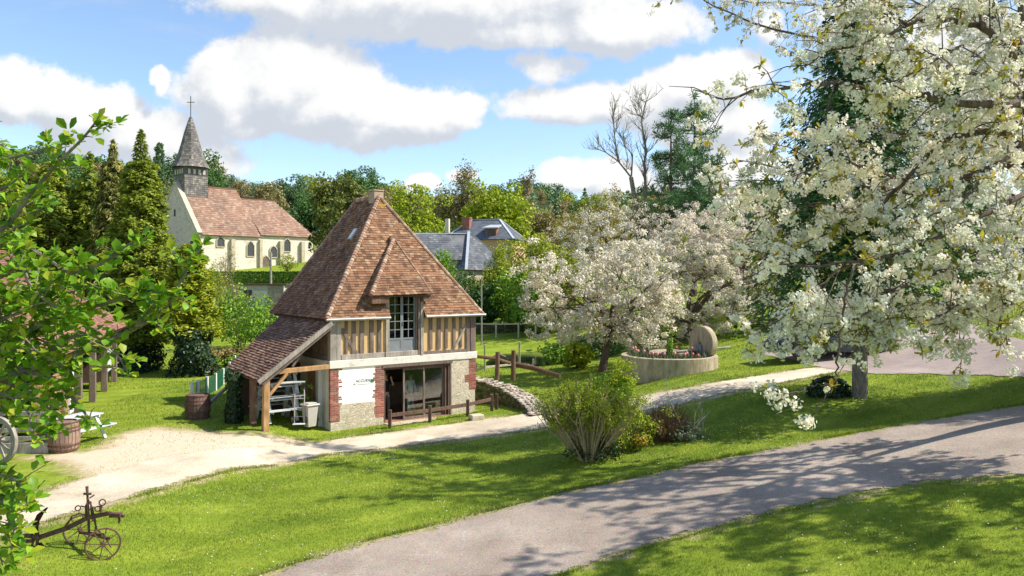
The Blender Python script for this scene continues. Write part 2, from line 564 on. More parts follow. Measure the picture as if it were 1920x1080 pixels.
MAT['bark_cherry'] = bark('cherry_bark', (.045, .032, .028), (.18, .135, .105))
MAT['twig_tan'] = bark('tan_twig', (.26, .20, .10), (.52, .43, .25))
MAT['twig_brown'] = bark('brown_twig', (.09, .05, .035), (.24, .14, .09))
MAT['twig_pale'] = bark('pale_twig', (.26, .22, .17), (.5, .43, .34))
MAT['bluegreen'] = foliage('pine_needle', [(.018, .042, .022), (.03, .065, .028), (.05, .09, .03)], .15)
MAT['spruce'] = foliage('spruce_needle', [(.010, .028, .010), (.02, .05, .014), (.045, .085, .018)], .15)
MAT['thuja'] = foliage('cypress_spray', [(.045, .060, .008), (.085, .105, .010), (.125, .145, .014), (.06, .08, .01)], .38, varn=.7)
MAT['thuja_y'] = foliage('golden_cypress_spray', [(.08, .10, .008), (.15, .18, .012), (.20, .22, .016)], .35, varn=.7)
MAT['thuja_b'] = foliage('bronze_cypress_spray', [(.065, .068, .016), (.12, .115, .028), (.16, .15, .045)], .35, varn=.7)
MAT['yew'] = foliage('olive_needle', [(.03, .042, .010), (.06, .07, .014), (.10, .10, .022)], .3, varn=.5)
MAT['lime'] = foliage('lime_leaf', [(.16, .22, .012), (.25, .31, .016), (.32, .37, .025)], .35, varn=.5)
MAT['yellowgreen'] = foliage('yellow_green_leaf', [(.12, .155, .012), (.19, .22, .018), (.25, .265, .03)], .35, varn=.5)
MAT['midgreen'] = foliage('mid_green_leaf', [(.05, .10, .012), (.09, .16, .016), (.14, .22, .02)], .3, varn=.6)
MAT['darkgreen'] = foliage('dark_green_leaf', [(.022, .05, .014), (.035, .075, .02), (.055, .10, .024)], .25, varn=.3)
MAT['hazefar'] = foliage('far_haze_tinted_leaf', [(.035, .065, .035), (.05, .085, .042), (.07, .105, .045)], .2, varn=.15)  # slight blue of distance haze put into the leaf colour; no haze volume
MAT['brownbud'] = foliage('budding_brown_leaf', [(.13, .10, .045), (.19, .15, .07), (.16, .15, .05)], .25, varn=.4)
MAT['orange'] = foliage('orange_budding_leaf', [(.20, .14, .035), (.27, .20, .05), (.18, .17, .04)], .3, varn=.4)
MAT['ivy'] = foliage('ivy_leaf', [(.010, .026, .010), (.02, .048, .014), (.04, .075, .022)], .12, .4)
MAT['nearleaf'] = foliage('fresh_spring_leaf', [(.11, .25, .014), (.18, .36, .02), (.27, .45, .03), (.14, .30, .016), (.40, .44, .035)], .45, .42, 3)
MAT['apple'] = foliage('apple_blossom', [(.80, .74, .66), (.72, .66, .58), (.84, .78, .71), (.62, .55, .47), (.76, .69, .61)], .3, .7, 1)
MAT['apple_pink'] = foliage('pinkish_blossom', [(.68, .58, .53), (.74, .65, .60), (.56, .46, .42), (.66, .59, .53)], .3, .7, 1)
MAT['cherry'] = foliage('white_cherry_petal', [(.92, .87, .81), (.88, .83, .77), (.93, .90, .85), (.90, .83, .77)], .30, .6, 1)
MAT['bronze'] = foliage('bronze_young_leaf', [(.30, .29, .025), (.42, .36, .035), (.24, .28, .025), (.38, .25, .04)], .45, .4, 2)
MAT['lavender'] = foliage('grey_green_leaf', [(.12, .15, .10), (.19, .22, .14), (.09, .12, .07)], .2)

# ================================================================== GROUND
def pxs(poly): return [tuple(G(px, py))[:2] for px, py in poly]


YARD = pxs([(20, 1000), (60, 930), (150, 900), (100, 868), (30, 862), (60, 852), (170, 842), (220, 812), (290, 800), (420, 810), (560, 824), (640, 828), (720, 826), (600, 852), (440, 880), (300, 918), (210, 946)])


def strip(name, mat, A, B, n, m, zoff, jit=.06, seed=0, edge=.35):
    """sheet between two ground lines given in photo pixels, ragged at the edges"""
    rg = np.random.default_rng(seed)

    def line(L):
        p = np.array([tuple(G(*q))[:2] for q in L])
        d = np.r_[0, np.cumsum(np.hypot(*np.diff(p, axis=0).T))]
        t = np.linspace(0, d[-1], n)
        q = np.c_[np.interp(t, d, p[:, 0]), np.interp(t, d, p[:, 1])]
        k = np.hanning(9); k /= k.sum()
        qs = np.c_[np.convolve(np.pad(q[:, 0], 4, mode='reflect', reflect_type='odd'), k, 'valid'), np.convolve(np.pad(q[:, 1], 4, mode='reflect', reflect_type='odd'), k, 'valid')]
        return qs
    a, b = line(A), line(B)
    t = np.linspace(0, 1, m)[None, :, None]
    P = a[:, None] * (1 - t) + b[:, None] * t
    w = np.hypot(*(a - b).T)
    e = np.minimum(np.linspace(0, 1, m)[None, :], 1 - np.linspace(0, 1, m)[None, :]) * w[:, None]
    ends = np.minimum(np.arange(n), np.arange(n)[::-1])[:, None] * (np.hypot(*np.diff(a, axis=0).T).mean())
    e = np.minimum(e, ends + .0)
    X = P[..., 0].ravel(); Y = P[..., 1].ravel()
    V = np.c_[X, Y, g(X, Y) + zoff]
    i = np.arange(n - 1)[:, None] * m + np.arange(m - 1)[None, :]
    F = np.stack([i, i + m, i + m + 1, i + 1], -1).reshape(-1, 4)
    o = from_np(name, V, F, mat, smooth=True, attrs={'edge': np.clip(e.ravel() / edge, 0, 1)})
    o['kind'] = 'structure'
    return o, np.r_[a, b[::-1]]


def roadmat(name, cols, sc, speck, edge_n=3.0, bumpd=.008, patch=None):
    m, nt, bs = mk(name, rough=.93, spec=.12)
    p = pcoord(nt)
    n = noise(nt, p, sc, 6, .6); f = noise(nt, p, 34, 4, .8)
    c = ramp(nt, n, [(.3, cols[0]), (.52, cols[1]), (.72, cols[2])])
    c = mixc(nt, 1.0, c, ramp(nt, f, [(.32, (1 - speck,) * 3), (.68, (1 + speck,) * 3)]), 'MULTIPLY')
    v = voro(nt, p, 46, 'F1', 'Color')
    c = mixc(nt, .30, c, mixc(nt, 1.0, c, v, 'MULTIPLY'))
    sp_ = voro(nt, p, 8, 'F1', 'Distance')
    c = mixc(nt, mth(nt, 'MULTIPLY', sstep(nt, mth(nt, 'ADD', sp_, mth(nt, 'MULTIPLY', noise(nt, p, .8, 4), .3)), .30, .20), .6), c, (.10, .085, .07))
    big = noise(nt, p, .33, 6, .72)
    c = mixc(nt, 1.0, c, ramp(nt, big, [(.36, (.82, .81, .80)), (.50, (1.0, 1.0, 1.0)), (.64, (1.13, 1.12, 1.10))]), 'MULTIPLY')
    if patch:
        c = mixc(nt, sstep(nt, noise(nt, scalev(nt, p, (1, 1, 1)), .55, 5, .65), .52, .68), c, patch)
    put(nt, bs.inputs['Base Color'], c)
    bump(nt, bs, f, .6, bumpd)
    at_ = nd(nt, 'ShaderNodeAttribute'); at_.attribute_name = 'edge'
    en = mth(nt, 'ADD', mth(nt, 'MULTIPLY_ADD', noise(nt, p, edge_n, 5, .7), 2.6, -.85), mth(nt, 'MULTIPLY_ADD', noise(nt, p, 24, 2), .8, -.4))
    al = sstep(nt, mth(nt, 'SUBTRACT', mth(nt, 'MULTIPLY', at_.outputs['Fac'], 1.35), mth(nt, 'SUBTRACT', en, .12)), -.06, .10)
    put(nt, bs.inputs['Alpha'], al)
    return m


M_TRACK = roadmat('pale_gravel', [(.50, .41, .285), (.62, .52, .38), (.70, .60, .455)], .8, .28, patch=(.68, .57, .42))
M_TARMAC = roadmat('worn_tarmac', [(.31, .25, .20), (.385, .315, .255), (.45, .375, .31)], .6, .40, 2.2)
M_PARK = roadmat('pinkish_tarmac', [(.35, .28, .245), (.41, .33, .29), (.46, .375, .33)], .4, .2, 2.0)

TRACK_LO = [(-60, 1040), (40, 992), (210, 946), (300, 918), (440, 880), (600, 855), (800, 833), (1000, 807), (1120, 787), (1220, 770), (1300, 755), (1400, 733), (1500, 712), (1600, 694)]
TRACK_HI = [(-60, 975), (40, 938), (110, 915), (170, 893), (300, 855), (440, 838), (640, 822), (740, 809), (900, 787), (1030, 769), (1120, 754), (1210, 741), (1300, 726), (1400, 708), (1500, 692), (1590, 682)]
PATH_HI = [(430, 1100), (520, 1070), (700, 1012), (900, 965), (1050, 925), (1200, 895), (1300, 870), (1440, 845), (1540, 825), (1700, 795), (1850, 770), (1925, 760), (2080, 738)]
PATH_LO = [(960, 1110), (1050, 1079), (1200, 1030), (1400, 975), (1600, 930), (1750, 908), (1920, 893), (2100, 880)]
PARK_LO = [(1420, 666), (1500, 682), (1560, 694), (1640, 703), (1750, 703), (1850, 704), (1960, 716), (2100, 730)]
PARK_HI = [(1425, 655), (1500, 650), (1600, 640), (1700, 626), (1770, 604), (1820, 606), (1870, 628), (1960, 645), (2100, 650)]
o_track, P_TRACK = strip('gravel_track', M_TRACK, TRACK_LO, TRACK_HI, 260, 20, .014, seed=1, edge=.6)
o_path, P_PATH = strip('tarmac_path', M_TARMAC, PATH_LO, PATH_HI, 220, 30, .014, seed=2, edge=.55)
o_park, P_PARK = strip('parking_tarmac', M_PARK, PARK_LO, PARK_HI, 120, 24, .026, seed=3, edge=.4)

# terrain sheet
xs = np.r_[np.arange(-420, -60, 14), np.arange(-60, -20, 2.2), np.arange(-20, 30, .36), np.arange(30, 70, 2.2), np.arange(70, 430, 14)]
ys = np.r_[np.arange(-50, 6, 4), np.arange(6, 46, .36), np.arange(46, 120, 1.6), np.arange(120, 300, 5), np.arange(300, 700, 25)]
XX, YY = np.meshgrid(xs, ys)
ZZ = g(XX, YY)
nx, ny = len(xs), len(ys)
i = np.arange(ny - 1)[:, None] * nx + np.arange(nx - 1)[None, :]
TF = np.stack([i, i + 1, i + nx + 1, i + nx], -1).reshape(-1, 4)


def seg_dist(x, y, poly):
    d = np.full(np.shape(x), 1e9)
    P = np.asarray(poly)
    for a, b in zip(P, np.roll(P, -1, 0)):
        ab = b - a; L = (ab ** 2).sum() + 1e-9
        t = np.clip(((x - a[0]) * ab[0] + (y - a[1]) * ab[1]) / L, 0, 1)
        d = np.minimum(d, np.hypot(x - a[0] - t * ab[0], y - a[1] - t * ab[1]))
    return d


near = (np.abs(XX) < 36) & (YY > 5) & (YY < 62)
dry = np.zeros(XX.shape)
xf, yf = XX[near], YY[near]
dy = np.clip(1 - seg_dist(xf, yf, P_TRACK[::6]) / .7, 0, 1) * .75
iny = pip(xf, yf, YARD)
dyard = seg_dist(xf, yf, YARD)
dy = np.maximum(dy, np.where(iny, .55 + .45 * np.clip(dyard / .8, 0, 1), .5 * np.clip(1 - dyard / .9, 0, 1)))
dy = np.maximum(dy, np.clip(1 - seg_dist(xf, yf, P_PATH[::6]) / .50, 0, 1) * .7)
dry[near] = dy
mow = np.zeros(XX.shape)
m, nt, bs = mk('lawn_turf', rough=.9, spec=.1)
p = pcoord(nt)
n1 = noise(nt, p, .5, 5, .6); n2 = noise(nt, p, 5, 6, .7); n3 = noise(nt, scalev(nt, p, (1, 1, .3)), 60, 3, .8)
c = ramp(nt, n1, [(.3, (.145, .21, .020)), (.5, (.20, .265, .026)), (.7, (.25, .305, .036))])
c = mixc(nt, 1.0, c, ramp(nt, n2, [(.3, (.72, .74, .7)), (.7, (1.22, 1.2, 1.2))]), 'MULTIPLY')
c = mixc(nt, 1.0, c, ramp(nt, n3, [(.3, (.72, .74, .7)), (.7, (1.25, 1.22, 1.2))]), 'MULTIPLY')
rot = nd(nt, 'ShaderNodeVectorRotate', rotation_type='Z_AXIS'); put(nt, rot.inputs['Vector'], p); rot.inputs['Angle'].default_value = R(-33)
sp = nd(nt, 'ShaderNodeSeparateXYZ'); put(nt, sp.inputs[0], rot.outputs[0])
st = mth(nt, 'SINE', mth(nt, 'MULTIPLY_ADD', sp.outputs[1], 5.2, mth(nt, 'MULTIPLY', n1, 3.0)))
c = mixc(nt, 1.0, c, ramp(nt, mth(nt, 'MULTIPLY_ADD', st, .5, .5), [(.2, (.88, .92, .85)), (.8, (1.1, 1.07, 1.1))]), 'MULTIPLY')
at_ = nd(nt, 'ShaderNodeAttribute'); at_.attribute_name = 'dry'
straw = ramp(nt, noise(nt, p, 7, 5, .7), [(.3, (.27, .20, .085)), (.7, (.52, .42, .26))])
f = sstep(nt, mth(nt, 'ADD', at_.outputs['Fac'], mth(nt, 'MULTIPLY_ADD', noise(nt, p, 2.2, 6, .7), 1.5, -.78)), .25, .75)
grav = ramp(nt, noise(nt, p, 16, 5, .8), [(.3, (.47, .38, .255)), (.7, (.68, .57, .42))])
straw = mixc(nt, sstep(nt, mth(nt, 'ADD', at_.outputs['Fac'], mth(nt, 'MULTIPLY_ADD', noise(nt, p, 1.3, 5, .7), .9, -.45)), .55, .95), straw, grav)
c = mixc(nt, mth(nt, 'MULTIPLY', sstep(nt, noise(nt, p, 1.1, 6, .72), .57, .75), .45), c, (.30, .27, .07))
sy = nd(nt, 'ShaderNodeSeparateXYZ'); put(nt, sy.inputs[0], p)
c = mixc(nt, sstep(nt, sy.outputs[1], 110, 150), c, ramp(nt, noise(nt, p, .06, 4), [(.35, (.085, .105, .035)), (.65, (.15, .165, .055))]))
put(nt, bs.inputs['Base Color'], mixc(nt, f, c, straw))
bump(nt, bs, mth(nt, 'ADD', n2, mth(nt, 'MULTIPLY', n3, .5)), .55, .05)
lawn = from_np('lawn_ground', np.c_[XX.ravel(), YY.ravel(), ZZ.ravel()], TF, m, smooth=True, attrs={'dry': dry.ravel()})
lawn['kind'] = 'structure'

# pond
m, nt, bs = mk('pond_water', (.035, .05, .025), rough=.06, spec=.5)
bump(nt, bs, noise(nt, pcoord(nt), 3, 3), .12, .03)
pb = MB()
pb.lathe([(0.01, -.02), (4.0, -.02), (4.0, 0), (0.01, 0)], 40, (2.6, 48.5, float(g(2.6, 42.5)) - .22))
o = pb.build('pond_water', m); o['kind'] = 'structure'

# ------------------------------------------------------------------ grass blades and daisies
rg = np.random.default_rng(11)
BLOCK = []                        # rectangles the house stands on, filled below


def scatter(n, x0, x1, y0, y1, k):
    x = rg.uniform(x0, x1, n); y = rg.uniform(y0, y1, n)
    pxx = 960 + FPX * x / y
    keep = (pxx > -40) & (pxx < 1960)
    x, y = x[keep], y[keep]
    hx, hy = .812 * (x + 6.274) + .583 * (y - 26.24), -.583 * (x + 6.274) + .812 * (y - 26.24)
    keep = ~((hx > -.1) & (hx < 6.1) & (hy > -.1) & (hy < 5.7))
    x, y = x[keep], y[keep]
    bad = np.zeros(len(x), bool)
    for P in (P_TRACK, P_PATH, P_PARK):
        ins = pip(x, y, P[::3])
        d = seg_dist(x, y, P[::6])
        bad |= ins & (d > rg.uniform(.0, .16, len(x)))
        bad |= (~ins) & (d < .3) & (rg.random(len(x)) < .35) & (P is P_TRACK)
    iny_ = pip(x, y, YARD)
    bad |= iny_ & (rg.random(len(x)) < .93)
    return x[~bad], y[~bad]


def blades(x, y, h0, h1, wid):
    n = len(x)
    z = g(x, y)
    h = rg.uniform(h0, h1, n) * (1 + .35 * np.sin(x * 1.7) * np.cos(y * 1.3)); a = rg.uniform(0, 2 * np.pi, n); lean = rg.uniform(.1, .9, n) * h
    la = rg.uniform(0, 2 * np.pi, n)
    b = np.c_[np.cos(a), np.sin(a), np.zeros(n)] * wid * rg.uniform(.6, 1.3, n)[:, None]
    base = np.c_[x, y, z - .005]
    tip = base + np.c_[np.cos(la) * lean, np.sin(la) * lean, h]
    V = np.stack([base - b, base + b, tip], 1).reshape(-1, 3)
    return V


VV = []
for (n, x0, x1, y0, y1, h0, h1, w) in [(330000, -11, 16, 10.5, 22, .025, .06, .006), (150000, -16, 22, 22, 34, .03, .07, .010), (60000, -20, 26, 34, 48, .04, .09, .016)]:
    x, y = scatter(n, x0, x1, y0, y1, 0)
    VV.append(blades(x, y, h0, h1, w))
# long unmown tufts at the house foot, path edge, shrubs
for P in (P_PATH, P_TRACK):
    n = 26000; k = rg.integers(0, len(P) - 1, n); t_ = rg.random((n, 1)); q = P[k] * (1 - t_) + P[k + 1] * t_ + rg.normal(0, .07, (n, 2)) + .06
    q = q[~pip(q[:, 0], q[:, 1], P[::3]) & (np.sin(q[:, 0] * 2.3) + np.sin(q[:, 1] * 3.1 + q[:, 0]) + rg.normal(0, .5, len(q)) > -.2) & (q[:, 1] > 9) & ~pip(q[:, 0], q[:, 1] - .25, YARD)]
    VV.append(blades(q[:, 0], q[:, 1], .05, .13, .008))
V = np.concatenate(VV)
MAT['grass'] = foliage('grass_blade', [(.145, .225, .020), (.205, .30, .024), (.285, .345, .036), (.17, .255, .022), (.35, .36, .09)], .3, .6, .5)
o = from_np('grass', V, np.arange(len(V)).reshape(-1, 3), MAT['grass'])
tag(o, 'short mown grass blades on the lawn between the tracks', 'grass', kind='stuff')

x, y = scatter(3400, -11, 16, 11, 24, 0)
keep = rg.random(len(x)) < np.clip(.25 + .75 * (np.sin(x * .9 + 2) * np.cos(y * .8 + x * .3)), .06, 1)
x, y = x[keep], y[keep]
n = len(x); z = g(x, y) + rg.uniform(.035, .06, n)
VD = []
r = rg.uniform(.008, .012, n)
for k in range(5):
    a = 2 * np.pi * k / 5
    VD.append(np.c_[x + r * np.cos(a), y + r * np.sin(a), z + .004 * np.sin(a)])
VD = np.stack(VD, 1).reshape(-1, 3)
o = from_np('daisies', VD, np.arange(len(VD)).reshape(-1, 5), flat('daisy_petal', (.8, .79, .74), .7, .2, .05))
tag(o, 'tiny white daisies scattered over the mown lawn', 'daisies', kind='stuff')


# ================================================================== VEGETATION GENERATORS
def nrm(v): return v / (np.linalg.norm(v, axis=-1, keepdims=True) + 1e-9)


def leaf_quads(rg, P, N, L, W, droop=0.0, axis=None):
    """one bent diamond per point; N = facing"""
    n = len(P)
    N = nrm(N)
    t = nrm(np.cross(N, rg.normal(size=(n, 3)))) if axis is None else nrm(axis)
    t = t.copy(); t[:, 2] -= droop; t = nrm(t)
    b = nrm(np.cross(t, N))
    N2 = np.cross(b, t)
    L = np.broadcast_to(np.asarray(L, float), (n,))[:, None] * rg.uniform(.7, 1.25, (n, 1))
    W = np.broadcast_to(np.asarray(W, float), (n,))[:, None] * rg.uniform(.75, 1.2, (n, 1))
    base = P - t * L * .5; tip = P + t * L * .5 - N2 * L * .12
    s1 = P - t * L * .05 - b * W * .5 + N2 * L * .05; s2 = P - t * L * .05 + b * W * .5 + N2 * L * .05
    return np.stack([base, s1, tip, s2], 1).reshape(-1, 3)


def quads_obj(name, V, mat, parent):
    return from_np(name, V, np.arange(len(V)).reshape(-1, 4), mat, parent)


def clumps(rg, C, rad, per, L, W, squash=.8, upb=.25, shell=.55, droop=0.0, blob=.6):
    """leaves over many small clumps centred on C"""
    C = np.asarray(C); n = len(C)
    rad = np.broadcast_to(np.asarray(rad, float), (n,))
    idx = np.repeat(np.arange(n), per)
    d = nrm(rg.normal(size=(len(idx), 3)))
    r = rg.uniform(shell, 1.0, len(idx)) ** .7
    P = C[idx] + d * (rad[idx] * r)[:, None] * np.array([1, 1, squash])
    N = d * blob + rg.normal(size=d.shape) * .45 + np.array([0, 0, upb])
    return leaf_quads(rg, P, N, L, W, droop)


class Skel:
    """random branching skeleton collected as tubes plus tip points"""
    def __init__(s, seed): s.rg = random.Random(seed); s.mb = MB(); s.tips = []; s.segs = []

    def grow(s, p, d, L, r, lev, maxlev, kids=4, spread=.8, up=.1, wob=.18, taper=.35, ratio=.6, n=6, sides=(7, 5, 4, 3, 3), start=.35, gravity=0.0):
        rg = s.rg
        p = Vector(p); d = Vector(d).normalized()
        pts = [p.copy()]; rad = [r]
        st = L / n
        for i in range(n):
            d = (d + Vector((rg.gauss(0, wob), rg.gauss(0, wob), rg.gauss(0, wob) + up - gravity))).normalized()
            p = p + d * st
            pts.append(p.copy()); rad.append(r * (1 - (1 - taper) * (i + 1) / n))
        s.mb.tube(pts, rad, sides[min(lev, len(sides) - 1)], cap=False)
        s.segs.append((lev, pts, rad))
        if lev >= maxlev:
            s.tips += pts[2:]
            return
        if lev == maxlev - 1: s.tips.append(pts[-1])
        for k in range(kids):
            t = start + (1 - start) * (k + rg.random() * .8) / kids
            i = min(int(t * n), n - 1); f = t * n - i
            q = pts[i].lerp(pts[i + 1], f)
            ax = (pts[i + 1] - pts[i]).normalized()
            side = ax.cross(Vector((rg.gauss(0, 1), rg.gauss(0, 1), rg.gauss(0, 1)))).normalized()
            dd = (ax * (1 - spread * .6) + side * spread).normalized()
            s.grow(q, dd, L * ratio * rg.uniform(.7, 1.2) * (1.15 - .4 * t), rad[i] * .55, lev + 1, maxlev, kids, spread, up, wob, taper, ratio, max(3, n - 1), sides, .25, gravity)
        s.grow(pts[-1], d, L * ratio, rad[-1] * .9, lev + 1, maxlev, kids, spread, up, wob, taper, ratio, max(3, n - 1), sides, .25, gravity)


def broadleaf(name, label, cat, loc, h, crown_r, mat, barkm, seed, leaf=.3, n_clump=60, per=40, crown_lo=.25, trunk_r=None, group=None, squash=1.0, gap=.0, cl=.34, shape=1.0):
    """tapered trunk with limbs, crown of leaf clumps spread in an uneven ellipsoid"""
    rg = np.random.default_rng(seed)
    t = thing(name, label, cat, loc, rg.uniform(0, 6.28) * 0, group)
    tr = trunk_r or h * .022
    sk = Skel(seed)
    zc = h * (crown_lo + (1 - crown_lo) * .5); hz = h * (1 - crown_lo) * .5
    th = h * (crown_lo + .22)
    pts = [Vector((0, 0, -.25)), Vector((sk.rg.gauss(0, .01) * h, sk.rg.gauss(0, .01) * h, th * .5)), Vector((sk.rg.gauss(0, .02) * h, sk.rg.gauss(0, .02) * h, th)), Vector((0, 0, h * .86))]
    sk.mb.tube(pts, [tr * 1.25, tr, tr * .75, tr * .15], 8)
    # clump centres: mostly near the surface of a lumpy ellipsoid
    d = nrm(rg.normal(size=(n_clump, 3)))
    lump = 1 + .22 * np.sin(d[:, 0] * 5 + seed) * np.cos(d[:, 1] * 4 + seed * 2) + rg.normal(0, .1, n_clump)
    rr = rg.uniform(.45, 1, n_clump) ** .6 * lump
    zz = d[:, 2]
    wid = np.where(zz < 0, 1 - .25 * shape * np.abs(zz), 1)
    C = np.c_[d[:, 0] * rr * crown_r * wid, d[:, 1] * rr * crown_r * wid, zc + zz * rr * hz]
    for k in range(0, n_clump, max(1, n_clump // 26)):
        c = Vector(C[k]); q0 = Vector((0, 0, max(th * .45, c.z - np.hypot(c.x, c.y) * .9)))
        mid = q0.lerp(c, .5) + Vector((0, 0, -.05 * h * .5))
        sk.mb.tube([q0, mid, c], [tr * .38, tr * .2, tr * .06], 4, cap=False)
    sk.mb.build('trunk', barkm, t, smooth=True)
    V = clumps(rg, C, crown_r * cl * rg.uniform(.65, 1.25, n_clump), per, leaf, leaf * .72, squash * .8)
    quads_obj('crown', V, mat, t)
    return t


def conifer(name, label, cat, loc, h, r, mat, barkm, seed, z0=.08, n_br=130, per=60, leaf=(.28, .10), droop=.35, power=.8, bare_top=0.0, group=None, rise=.1, trunk_r=None, fill=.35):
    """cone of branches, each a feathered spray"""
    rg = np.random.default_rng(seed)
    t = thing(name, label, cat, loc, 0, group)
    tr = trunk_r or h * .016
    mb = MB()
    mb.tube([(0, 0, -.3), (0, 0, h * .5), (0, 0, h)], [tr * 1.3, tr * .8, .01], 9)
    Vs = []
    for k in range(n_br):
        f = (k + rg.uniform(0, 1)) / n_br
        z = h * (z0 + (1 - z0) * f)
        prof = r * (1 - f) ** power * (.72 + .36 * rg.random()) + .05
        if f > 1 - bare_top: prof *= .6
        a = k * 2.39996 + rg.normal(0, .25)
        dv = np.array([np.cos(a), np.sin(a), rise])
        base = np.array([0, 0, z]); tip = base + dv * prof; tip[2] -= droop * prof * .45
        mb.tube([base, (base + tip) / 2 + np.array([0, 0, .05 * prof]), tip], [max(.012, tr * .22 * (1 - f) + .006), .014, .005], 3, cap=False)
        n = max(6, int(per * (prof / r + .15)))
        if f > 1 - bare_top: n = max(4, n // 3)
        s = rg.uniform(fill, 1.0, n)
        P = base + (tip - base) * s[:, None]
        P[:, 2] += .06 * prof * np.sin(s * 3)
        side = np.cross(dv, [0, 0, 1.0])
        w = prof * .30 * (1.15 - s) + .06
        P += side[None] * (rg.normal(0, 1, n) * w)[:, None] * .8
        P[:, 2] += rg.normal(0, .045 * prof + .03, n) - np.abs(rg.normal(0, 1, n)) * droop * .12 * prof
        ax = dv[None] * .6 + side[None] * rg.normal(0, .7, (n, 1)) + rg.normal(0, .2, (n, 3)); ax[:, 2] -= droop * .8
        N = rg.normal(size=(n, 3)) * .5 + np.array([0, 0, .55]) + dv[None] * .8
        Vs.append(leaf_quads(rg, P, N, leaf[0], leaf[1], 0, ax))
    mb.build('trunk', barkm, t, smooth=True)
    quads_obj('crown', np.concatenate(Vs), mat, t)
    return t


def bare_tree(name, label, cat, loc, h, r, barkm, seed, levels=4, kids=3, spread=.7, leafmat=None, leaf=.12, per=0, group=None, trunk_r=.15, lean=(0, 0, 1), up=.12, start=.45, ratio=.62):
    t = thing(name, label, cat, loc, 0, group)
    sk = Skel(seed)
    sk.grow((0, 0, -.2), lean, h * .5, trunk_r, 0, levels, kids, spread, up, .14, .5, ratio, 7, (8, 6, 4, 3, 3), start)
    sk.mb.build('trunk', barkm, t, smooth=True)
    if leafmat is not None and per:
        rg = np.random.default_rng(seed)
        C = np.array([tuple(q) for q in sk.tips])
        V = clumps(rg, C, r, per, leaf, leaf * .7, 1, .3, .1)
        quads_obj('crown', V, leafmat, t)
    return t


def shrub(name, label, cat, loc, h, r, mat, twigm, seed, n_stem=20, n_clump=40, per=40, leaf=.12, lo=.2, cl=.3, group=None, part='foliage'):
    rg = np.random.default_rng(seed); rr = random.Random(seed)
    t = thing(name, label, cat, loc, 0, group)
    mb = MB()
    for k in range(n_stem):
        a = rr.uniform(0, 6.28); e = rr.random() ** .6 * r * .8
        mb.tube([(math.cos(a) * .1 * r, math.sin(a) * .1 * r, -.1), (math.cos(a) * e * .45, math.sin(a) * e * .45, h * .45), (math.cos(a) * e, math.sin(a) * e, h * rr.uniform(.6, .95))], [.022, .014, .006], 4, cap=False)
    mb.build('stems', twigm, t, smooth=True)
    d = nrm(rg.normal(size=(n_clump, 3))); q = rg.uniform(.35, 1, n_clump) ** .6 * (1 + rg.normal(0, .12, n_clump))
    C = np.c_[d[:, 0] * q * r, d[:, 1] * q * r, h * lo + (d[:, 2] * q * .5 + .5) * h * (1 - lo)]
    C[:, 2] = np.maximum(C[:, 2], .08)
    V = clumps(rg, C, min(r, h) * cl * rg.uniform(.6, 1.3, n_clump), per, leaf, leaf * .65)
    quads_obj(part, V, mat, t)
    return t


# ================================================================== THE HALF-TIMBERED PAVILION
def tile_face(mb, poly, step=.105, tw=.165, seed=0, notch=(), lift=.03, jit=.006):
    """courses of flat clay tiles on a sloping polygon whose first edge is the eave; each tile a raised wedge"""
    rg = random.Random(seed)
    P = [Vector(p) for p in poly]
    a = (P[1] - P[0]).normalized()
    n = Vector((0, 0, 0))
    for i in range(1, len(P) - 1): n += (P[i] - P[0]).cross(P[i + 1] - P[0])
    n.normalize()
    if n.z < 0: n = -n
    b = n.cross(a)
    if b.z < 0: b = -b
    Q = [((p - P[0]).dot(a), (p - P[0]).dot(b)) for p in P]
    bmax = max(q[1] for q in Q)
    und = lambda x, b_: .016 * (1 + math.sin(x * 1.25 + seed) * math.sin(b_ * 1.6 + seed * .7)) * min(1, step / .105)
    row = 0
    bb = 0.0
    while bb < bmax - .02:
        bm_ = min(bb + step * .5, bmax - .01)
        xs_ = []
        for i in range(len(Q)):
            (x0, y0), (x1, y1) = Q[i], Q[(i + 1) % len(Q)]
            if (y0 > bm_) != (y1 > bm_): xs_.append(x0 + (bm_ - y0) / (y1 - y0) * (x1 - x0))
        xs_.sort()
        for s0, s1 in zip(xs_[0::2], xs_[1::2]):
            ivs = [(s0, s1)]
            for (na, nb_, nh) in notch:
                if bb < nh:
                    ivs = [iv for (c, d) in ivs for iv in ((c, min(d, na)), (max(c, nb_), d)) if iv[1] - iv[0] > .03]
            for (c, d) in ivs:
                x = c - (row % 2) * tw * .5 - rg.random() * .03
                while x < d:
                    x0 = max(x, c); x1 = min(x + tw - .004, d)
                    if x1 - x0 > .025:
                        l0 = lift + und(x0, bb) + rg.uniform(-jit, jit); l1 = l0 + rg.uniform(-jit, jit) * .6; sh = rg.uniform(-jit, jit)
                        pt = lambda aa, bq, h: P[0] + a * aa + b * bq + n * h
                        us = und(x0, bb)
                        V = [pt(x0, bb - .012 + sh, l0), pt(x1, bb - .012 + sh, l1), pt(x1, bb + step * 1.08, .008 + us), pt(x0, bb + step * 1.08, .008 + us), pt(x0, bb - .012 + sh, l0 - .026), pt(x1, bb - .012 + sh, l1 - .026)]
                        mb.add(V, [(0, 1, 2, 3), (4, 5, 1, 0), (4, 0, 3), (5, 2, 1)])
                    x += tw
        bb += step; row += 1
    return mb


def raw(mb, name, mat, parent):
    """link without recalculating normals (open wedges)"""
    me = bpy.data.meshes.new(name); me.from_pydata([tuple(p) for p in mb.v], [], mb.f); me.materials.append(mat)
    o = bpy.data.objects.new(name, me); COL.objects.link(o); o.parent = parent
    return o


